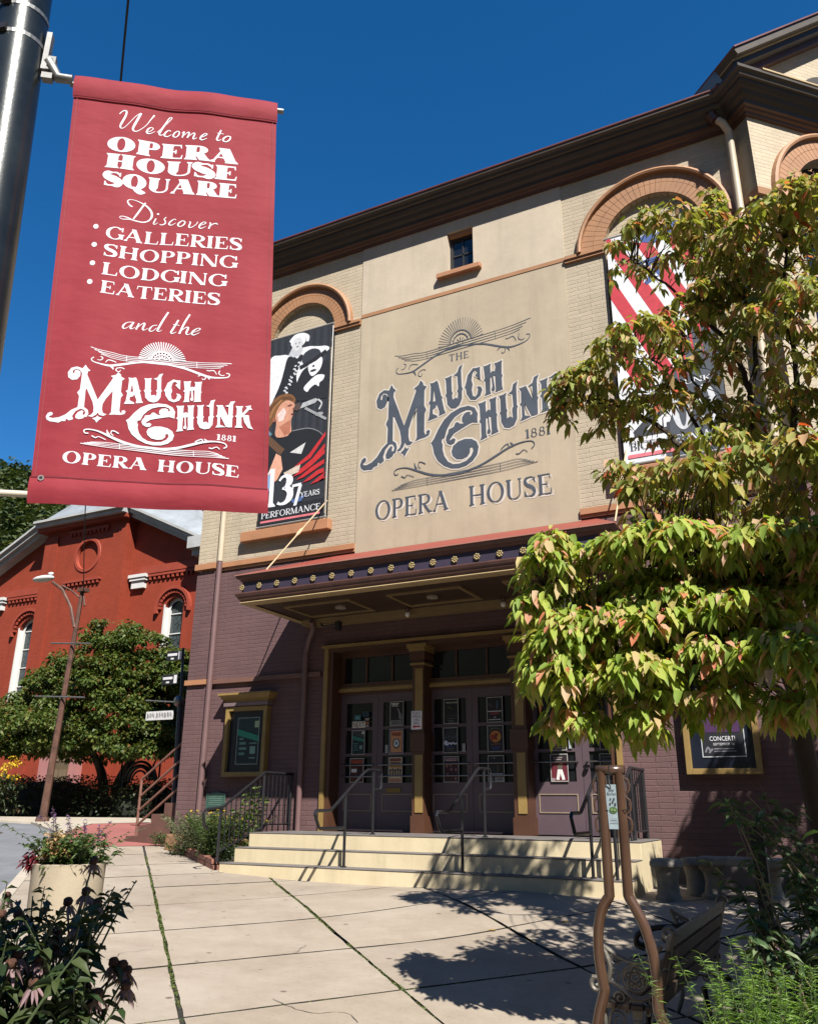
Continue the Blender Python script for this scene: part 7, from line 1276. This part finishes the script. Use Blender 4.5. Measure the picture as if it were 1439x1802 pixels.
for x in (-1.72, -1.05): MB().lathe((x, 11.17, zb_), [(.14, -.05), (.14, .05), (.10, .08), (.075, .2), (.10, .30), (.14, .34), (.14, .38)], 16).build('pedestal', ston, SBn, smooth=True)

# ================================================================== DOGWOOD TREES
PD = json.loads('''[[[-0.5,7.35,7.11,0.12,0.2,0.24,16],[0.16,7.02,6.57,0.26,0.5,0.24,50],[-1.04,7.18,6.73,0.45,0.7,0.18,66],[-0.67,7.46,6.87,0.24,0.6,0.23,36],[-0.47,7.12,6.33,0.27,0.5,0.21,42],[-0.09,7.14,6.21,0.49,1.2,0.34,150],[-1.3,7.02,5.42,0.45,0.8,0.34,84],[-1.78,6.91,5.15,0.28,0.4,0.32,62],[-1.94,6.87,4.99,0.09,0.2,0.24,14],[-0.82,7.44,5.9,0.37,0.9,0.28,52],[-0.21,7.13,5.2,0.42,1.2,0.58,165],[-0.49,7.35,5.92,0.3,0.9,0.24,46],[-1.06,7.29,4.97,0.47,0.5,0.23,34],[-1.48,6.86,4.31,0.16,0.2,0.16,16],[-0.93,5.81,3.67,0.36,0.7,0.19,80],[-0.36,5.98,3.63,0.41,1.0,0.3,150],[-0.28,7.25,4.61,0.4,0.8,0.32,60],[-0.69,6.18,4.07,0.24,0.5,0.18,14],[-1.34,7.13,4.92,0.25,0.4,0.17,14]],[[-0.96,5.47,3.14,0.52,0.6,0.19,190],[-0.34,5.44,3.04,0.35,0.6,0.19,150],[-0.8,5.39,2.82,0.49,0.3,0.12,60],[-1.66,5.31,3.13,0.19,0.3,0.25,48],[-1.77,5.27,2.8,0.11,0.25,0.21,22],[-1.6,5.21,2.35,0.23,0.35,0.25,66],[-1.53,5.23,2.08,0.18,0.3,0.08,22],[-1.16,5.21,2.34,0.25,0.4,0.17,62],[-1.09,5.23,2.09,0.15,0.3,0.11,22],[-0.69,5.3,2.43,0.27,0.5,0.14,60],[-0.78,5.28,2.18,0.22,0.4,0.08,26],[-0.33,5.22,2.36,0.25,0.6,0.23,80],[-0.26,5.12,2.09,0.13,0.4,0.09,18],[-0.92,5.92,2.89,0.72,0.7,0.25,150],[-0.21,5.66,2.78,0.19,0.6,0.22,40],[-1.51,5.69,2.76,0.31,0.5,0.24,44],[-1.52,5.18,2.57,0.28,0.3,0.23,70],[-1.03,5.24,2.65,0.37,0.3,0.16,80],[-0.5,5.26,2.68,0.34,0.3,0.16,80]]]'''); BRD = json.loads('''[[[[-0.338,6.895,2.323],[-0.295,7.014,2.935],[-0.319,7.13,3.517],[-0.446,7.182,3.917],[-0.681,7.222,4.252],[-0.912,7.196,4.553],[-1.195,7.155,4.9],[-1.489,7.04,5.087],[-1.844,6.895,5.159]],0.05175],[[[-0.319,7.13,3.517],[-0.369,7.245,4.052],[-0.4,7.243,4.607],[-0.368,7.245,5.068],[-0.469,7.239,5.55],[-0.702,7.22,5.903],[-0.967,7.189,6.338],[-1.253,7.145,6.694]],0.04025],[[[-0.295,7.014,2.935],[-0.193,7.017,3.612],[-0.119,7.078,4.356],[0.026,7.137,5.143],[0.048,7.137,5.991],[0.145,7.019,6.482]],0.046],[[[-0.368,7.245,5.068],[-0.253,7.25,5.556],[-0.324,7.247,6.175],[-0.503,7.354,6.748],[-0.502,7.354,7.148]],0.025299999999999996],[[[-0.681,7.222,4.252],[-0.833,7.324,4.811],[-0.988,7.305,5.24],[-1.093,7.171,5.497],[-1.341,7.01,5.538]],0.023],[[[-0.4,7.243,4.607],[-0.711,7.337,5.046],[-0.9,7.434,5.581],[-0.896,7.434,5.89]],0.020699999999999996],[[[-0.446,7.182,3.917],[-0.828,7.089,4.049],[-1.172,6.922,4.075],[-1.482,6.862,4.264]],0.023],[[[-0.338,6.895,2.323],[-0.386,5.983,2.562],[-0.615,5.744,2.764],[-0.938,5.59,2.878],[-1.365,5.501,2.942],[-1.695,5.294,2.97]],0.04025],[[[-0.338,6.895,2.323],[-0.489,5.756,2.389],[-0.741,5.399,2.427],[-1.133,5.275,2.365],[-1.552,5.224,2.348]],0.034499999999999996],[[[-0.295,7.014,2.935],[-0.368,5.984,2.982],[-0.67,5.628,3.088],[-1.0,5.468,3.147]],0.034499999999999996]]''')
dogleaf = leaf_mat('dogwood_leaf', [(0, (0.185, 0.238, 0.059)), (.3, (0.277, 0.323, 0.073)), (.55, (0.383, 0.396, 0.106)), (.74, (0.475, 0.409, 0.145)), (.85, (0.554, 0.356, 0.185)), (.94, (0.634, 0.409, 0.304)), (.985, (0.528, 0.158, 0.073)), (1, (0.554, 0.079, 0.040))], .6, .42, (1.35, 1.3, .55))
dogleaf2 = leaf_mat('dogwood_leaf_lower', [(0, (0.20, 0.30, 0.045)), (.35, (0.31, 0.42, 0.065)), (.66, (0.46, 0.52, 0.10)), (.80, (0.528, 0.449, 0.158)), (.92, (0.634, 0.422, 0.290)), (1, (0.634, 0.211, 0.106))], .6, .45, (1.4, 1.45, .55))
DW = thing('dogwood_tree', (-.36, 7.05, gz(-.3, 7)), 'dogwood tree with drooping yellow green and reddish leaves right of the entrance', 'tree')
tb = MB(); BPTS = np.array([c for path_, r in BRD for c in catmull(path_, 8)])
for path_, r in BRD:
    C_ = catmull(path_, 5); n_ = len(C_)-1
    C_ = [c+(np.array([u(-1, 1), u(-1, 1), u(-1, 1)])*.014 if 0 < i < n_ else 0) for i, c in enumerate(C_)]
    tb.tube([tuple(c) for c in C_], [r*(1-.82*i/n_) for i in range(n_+1)], 7)
tr0 = BRD[0][0][0]; tb.tube(catmull([(tr0[0]+.1, tr0[1]+.25, gz(-.3, 7)-.1), (tr0[0]+.08, tr0[1]+.18, 1.0), (tr0[0]+.02, tr0[1]+.05, 1.7), tuple(tr0)], 4), .075, 9)
def padclusters(pads, centre, twig, off=None):
    cl = []
    for cx, cy, cz, rw, rd, rh, n in pads:
        for _ in range(n):
            while True:
                a = [u(-1, 1) for _ in range(3)]
                s2 = sum(q*q for q in a)
                if .001 < s2 < 1: break
            if random.random() < .68:   # most twigs end near the lit, outer side of the pad
                f_ = u(.82, 1.)/math.sqrt(s2); a = [q*f_ for q in a]
                if a[0]*.35-a[1]*.5+a[2]*.75 < -.15: a = [a[0], -abs(a[1]), abs(a[2])]
            e = np.array([cf.x*-0+cr.x, cr.y, 0])  # across the view
            p = np.array([cx+cr.x*a[0]*rw-cr.y*a[1]*rd, cy+cr.y*a[0]*rw+cr.x*a[1]*rd, cz+a[2]*rh+.0])
            cl.append(p)
            if len(BPTS) and random.random() < .5:
                dd_ = np.linalg.norm(BPTS-p, axis=1); j_ = int(dd_.argmin())
                if .06 < dd_[j_] < .75:
                    q = BPTS[j_]; m_a = q*.6+p*.4+np.array([u(-.05, .05), u(-.05, .05), u(-.02, .06)]); m_b = q*.25+p*.75+np.array([u(-.04, .04), u(-.04, .04), u(.0, .06)])
                    twig.tube([tuple(q), tuple(m_a), tuple(m_b), tuple(p)], [.007, .005, .0035, .002], 4, False)
    return np.array(cl)
def whorls(cl, per, size, out):
    n = len(cl)*per; P = np.repeat(cl, per, 0); a = rng.uniform(0, 2*math.pi, n); dn = rng.uniform(-1.15, -.05, n)
    D = np.stack([np.cos(a), np.sin(a), dn], 1); D[:, :2] += out; P = P+np.stack([np.cos(a), np.sin(a), np.zeros(n)], 1)*rng.uniform(.0, .05, n)[:, None]+rng.normal(0, .018, (n, 3))
    return leaves(P, D, size*rng.uniform(.5, 1.2, n), width=rng.uniform(.5, .72, n)[:, None], fold=rng.uniform(.1, .4, n)[:, None], droop=rng.uniform(.2, .85, n)[:, None], tw=.5)
c1 = padclusters(PD[0], (-.3, 7.2, 3.8), tb); c2 = padclusters(PD[1], (-.2, 6.2, 2.6), tb)
tb.build('trunk', bark, DW, smooth=True)
leaf_obj('crown', [whorls(c1, 9, .094, np.array([-.1, -.15]))], dogleaf, DW); leaf_obj('crown', [whorls(c2, 11, .088, np.array([-.1, -.25]))], dogleaf2, DW)
berry = MB()
for p in list(c1[::5])+list(c2[::4]):
    for _ in range(3): berry.blob((p[0]+u(-.02, .02), p[1]+u(-.02, .02), p[2]+u(.0, .03)), .006, .006, .007, 1, 0, 6, 4)
berry.build('berries', mat('red_berry', (.28, .03, .02), .35), DW, smooth='all')
# the rest of its crown and a second dogwood beyond the right edge, which shade the wall and seats
D2 = thing('dogwood_tree', (2.2, 8.6, gz(2.2, 8.6)), 'second dogwood tree beyond the right edge that shades the brick wall', 'tree')
tb = MB(); tb.tube([(2.2, 8.6, gz(2, 8.6)-.1), (2.25, 8.6, 1.5), (2.1, 8.7, 3), (2.2, 8.6, 5)], [.11, .1, .08, .04], 9); tb.tube([(2.2, 8.6, 2), (1.2, 8.4, 3.2), (.6, 8.2, 3.8)], [.06, .04, .02], 7); tb.tube([(2.15, 8.7, 2.6), (2.8, 9.6, 4.2), (2.9, 10, 5.2)], [.06, .04, .02], 7); tb.build('trunk', bark, D2, smooth=True)
pads2 = [(.8, 8.1, 5.3, .42, .5, .25, 70), (.7, 8.6, 4.7, .42, .5, .25, 60), (1.3, 9.8, 5.9, .6, .5, .3, 80), (1.0, 10.3, 5.1, .5, .5, .3, 70), (1.7, 9.4, 6.5, .6, .6, .3, 80), (1.2, 8.8, 6.0, .5, .5, .3, 60), (.75, 4.5, 4.0, .42, .6, .25, 70), (.75, 5.6, 4.2, .42, .6, .25, 70), (.75, 6.7, 4.3, .45, .6, .25, 80), (.9, 5.1, 5.0, .42, .6, .25, 80), (.95, 6.2, 5.2, .45, .6, .25, 80), (.7, 7.6, 4.2, .42, .6, .25, 70), (.95, 7.3, 5.2, .45, .6, .25, 80), (.7, 8.5, 4.4, .4, .5, .25, 60), (.6, 3.6, 3.6, .4, .5, .2, 60), (.5, 4.9, 2.9, .38, .6, .2, 60), (.45, 6.5, 3.0, .38, .6, .2, 60), (.45, 8.0, 2.9, .38, .6, .2, 50), (1.0, 9.0, 5.2, .5, .6, .3, 80), (.6, 9.6, 3.8, .45, .5, .3, 60), (.75, 4.3, 3.3, .6, .7, .25, 80), (1.2, 5.2, 3.6, .7, .8, .3, 110), (.8, 6.0, 3.3, .5, .7, .25, 80), (1.5, 4.2, 4.6, .8, .8, .3, 110), (.9, 7.2, 2.6, .5, .8, .25, 80), (1.6, 6.8, 3.4, .8, .8, .3, 100), (1.0, 3.4, 3.4, .6, .6, .25, 70), (2.4, 5.6, 5.2, .9, .9, .3, 120), (1.7, 9.8, 4.2, .7, .7, .3, 90), (1.4, 10.6, 3.3, .6, .6, .3, 80), (2.3, 10.9, 5.4, .8, .6, .35, 110), (1.3, 8.9, 3.2, .6, .7, .3, 90), (2.0, 9.6, 3.2, .6, .6, .3, 80), (1.0, 9.7, 2.6, .5, .6, .25, 60), (1.3, 5.6, 4.4, .9, .8, .3, 120), (1.0, 7.6, 3.2, .5, .6, .2, 60), (1.8, 8.6, 4.3, 1.0, 1.0, .35, 200), (2.6, 9.8, 5.2, 1.0, 1.0, .4, 200), (1.5, 9.6, 5.9, .8, .9, .35, 130), (2.8, 8.4, 3.6, .9, .9, .25, 120), (1.9, 6.4, 5.4, .8, .9, .3, 110), (3.0, 11, 3.9, .9, .7, .3, 110), (3.4, 10.5, 6.4, .9, .9, .4, 110)]
BPTS = np.zeros((0, 3)); dd = MB(); c3 = padclusters(pads2, (2.2, 8.6, 4), dd); leaf_obj('crown', [whorls(c3, 8, .12, np.array([0, 0]))], dogleaf, D2)

# ================================================================== SHRUBS AT THE LOWER RIGHT
BB = thing('butterfly_bush', (-.30, 5.15, gz(-.3, 5.1)), 'leggy butterfly bush with narrow leaves and faded flower spikes at the right', 'shrub')
m_ = MB(); tips = []; bl_ = leaf_mat('buddleia_leaf', [(0, (.04, .075, .03)), (.5, (.075, .13, .05)), (.85, (.13, .20, .085)), (1, (.26, .31, .18))], .5, .25)
for _ in range(54):
    b = Vector((u(-.45, .35), u(4.7, 5.5), gz(-.3, 5.1))); d = Vector((u(-.75, .5), u(-.45, .35), 0)); h = u(.8, 1.55); P = [b, b+Vector((0, 0, h*.45))+d*.25, b+Vector((0, 0, h*.8))+d*.6, b+Vector((0, 0, h))+d*u(.8, 1.1)]; m_.tube(P, [.007, .006, .004, .002], 5); tips.append(P)
m_.build('stem', mat('pale_twig', (.20, .15, .09), .8, .3, 8), BB)
leaf_obj('foliage', [leaves_on(tips, 42, .095, .12, width=.36, droop=.5)], bl_, BB)
leaf_obj('spike_flowers', [leaves_on(tips[::4], 30, .02, .86, width=.6, rows=1)], leaf_mat('faded_spike', [(0, (.10, .07, .04)), (.7, (.18, .13, .08)), (1, (.16, .09, .22))], .7, .2), BB)
FE = thing('feathery_plant', (-.42, 3.72, gz(-.4, 3.7)), 'bright green feathery plant sunlit at the bottom right beside the flagstone', 'plant')
m_ = MB(); tips = stalks(m_, (-.42, 3.72, gz(-.4, 3.7)), 130, .10, .45, .95, .17, .0026); tips += stalks(m_, (-.30, 3.6, gz(-.4, 3.7)), 70, .12, .35, .7, .22, .0028); m_.build('stem', stemm, FE)
fern = leaf_mat('feathery_leaf', [(0, (.10, .19, .03)), (.5, (.16, .29, .045)), (1, (.25, .36, .08))], .5, .35)
leaf_obj('foliage', [leaves_on(tips, 170, .045, .12, width=.08, fold=.05, droop=.25, rows=1)], fern, FE)
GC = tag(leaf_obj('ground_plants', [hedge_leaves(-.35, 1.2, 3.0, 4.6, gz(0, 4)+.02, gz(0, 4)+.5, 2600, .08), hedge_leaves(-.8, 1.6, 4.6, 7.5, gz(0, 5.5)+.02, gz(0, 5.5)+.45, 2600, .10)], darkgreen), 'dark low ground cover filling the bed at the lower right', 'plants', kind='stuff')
flag = mat('flagstone', (.26, .155, .115), .85, .3, 4, bump=.5, bs=22)
for i, (x, y, s_, lab) in enumerate(((-.88, 4.25, .26, 'reddish flagstone edging the bed nearest the camera'), (-.72, 4.75, .28, 'reddish flagstone edging the bed behind the first one'), (-.62, 3.75, .24, 'reddish flagstone in front of the feathery plant'))):
    m_ = MB(); n_ = 9; z = gz(x, y); P = [(x+s_*u(.8, 1.1)*math.cos(2*math.pi*k/n_), y+s_*u(.8, 1.1)*math.sin(2*math.pi*k/n_), z+.10) for k in range(n_)]; m_.poly(P); m_.poly([(a, b, c-.14) for a, b, c in P][::-1])
    for k in range(n_): a, b = P[k], P[(k+1) % n_]; m_.quad(a, b, (b[0], b[1], b[2]-.14), (a[0], a[1], a[2]-.14))
    tag(bevel(m_.build('flagstone', flag), .012), lab, 'stone', 'flagstones round the bed')
dpz = gz(-.85, 8.4)
PO = MB(); PO.box(-.93, -.82, 8.35, 8.46, dpz-.05, dpz+1.1); PO.box(-.97, -.78, 8.31, 8.50, dpz-.05, dpz+.35); PO.box(-.95, -.80, 8.33, 8.48, dpz+1.101, dpz+1.14)
tag(PO.build('dark_post', mat('black_post_paint', (.012, .012, .012), .6)), 'square black post standing in the shade behind the park bench', 'post')
# fallen leaves on the paving
for i, (x, y, lab) in enumerate(((-3.45, 8.4, 'single dry orange leaf lying on the slab in the tree shadow'), (-2.9, 9.0, 'dry brown leaf lying near the foot of the steps'))):
    V, F, k_ = leaves(np.array([[x, y, gz(x, y)+.012]]), np.array([[1, .3, .05]]), np.array([.10]), width=.55, fold=.15, droop=.0)
    me = bpy.data.meshes.new('fallen_leaf'); me.from_pydata(V.tolist(), [], F); me.materials.append(orange); tag(link(bpy.data.objects.new('fallen_leaf', me)), lab, 'leaf')

# paint and stone as they are under a bright sun: one overall reflectance level for every surface
KREF = .72
for m_ in bpy.data.materials:
    if not m_.use_nodes: continue
    for nd in list(m_.node_tree.nodes):
        if nd.type not in ('BSDF_PRINCIPLED', 'BSDF_TRANSLUCENT'): continue
        sck = nd.inputs[0]
        if sck.is_linked:
            src = sck.links[0].from_socket; mx = m_.node_tree.nodes.new('ShaderNodeMix'); mx.data_type = 'RGBA'; mx.blend_type = 'MULTIPLY'
            mx.inputs[0].default_value = 1; mx.inputs[7].default_value = (KREF, KREF, KREF, 1); m_.node_tree.links.new(src, mx.inputs[6]); m_.node_tree.links.new(mx.outputs[2], sck)
        else: c = sck.default_value; sck.default_value = (c[0]*KREF, c[1]*KREF, c[2]*KREF, 1)
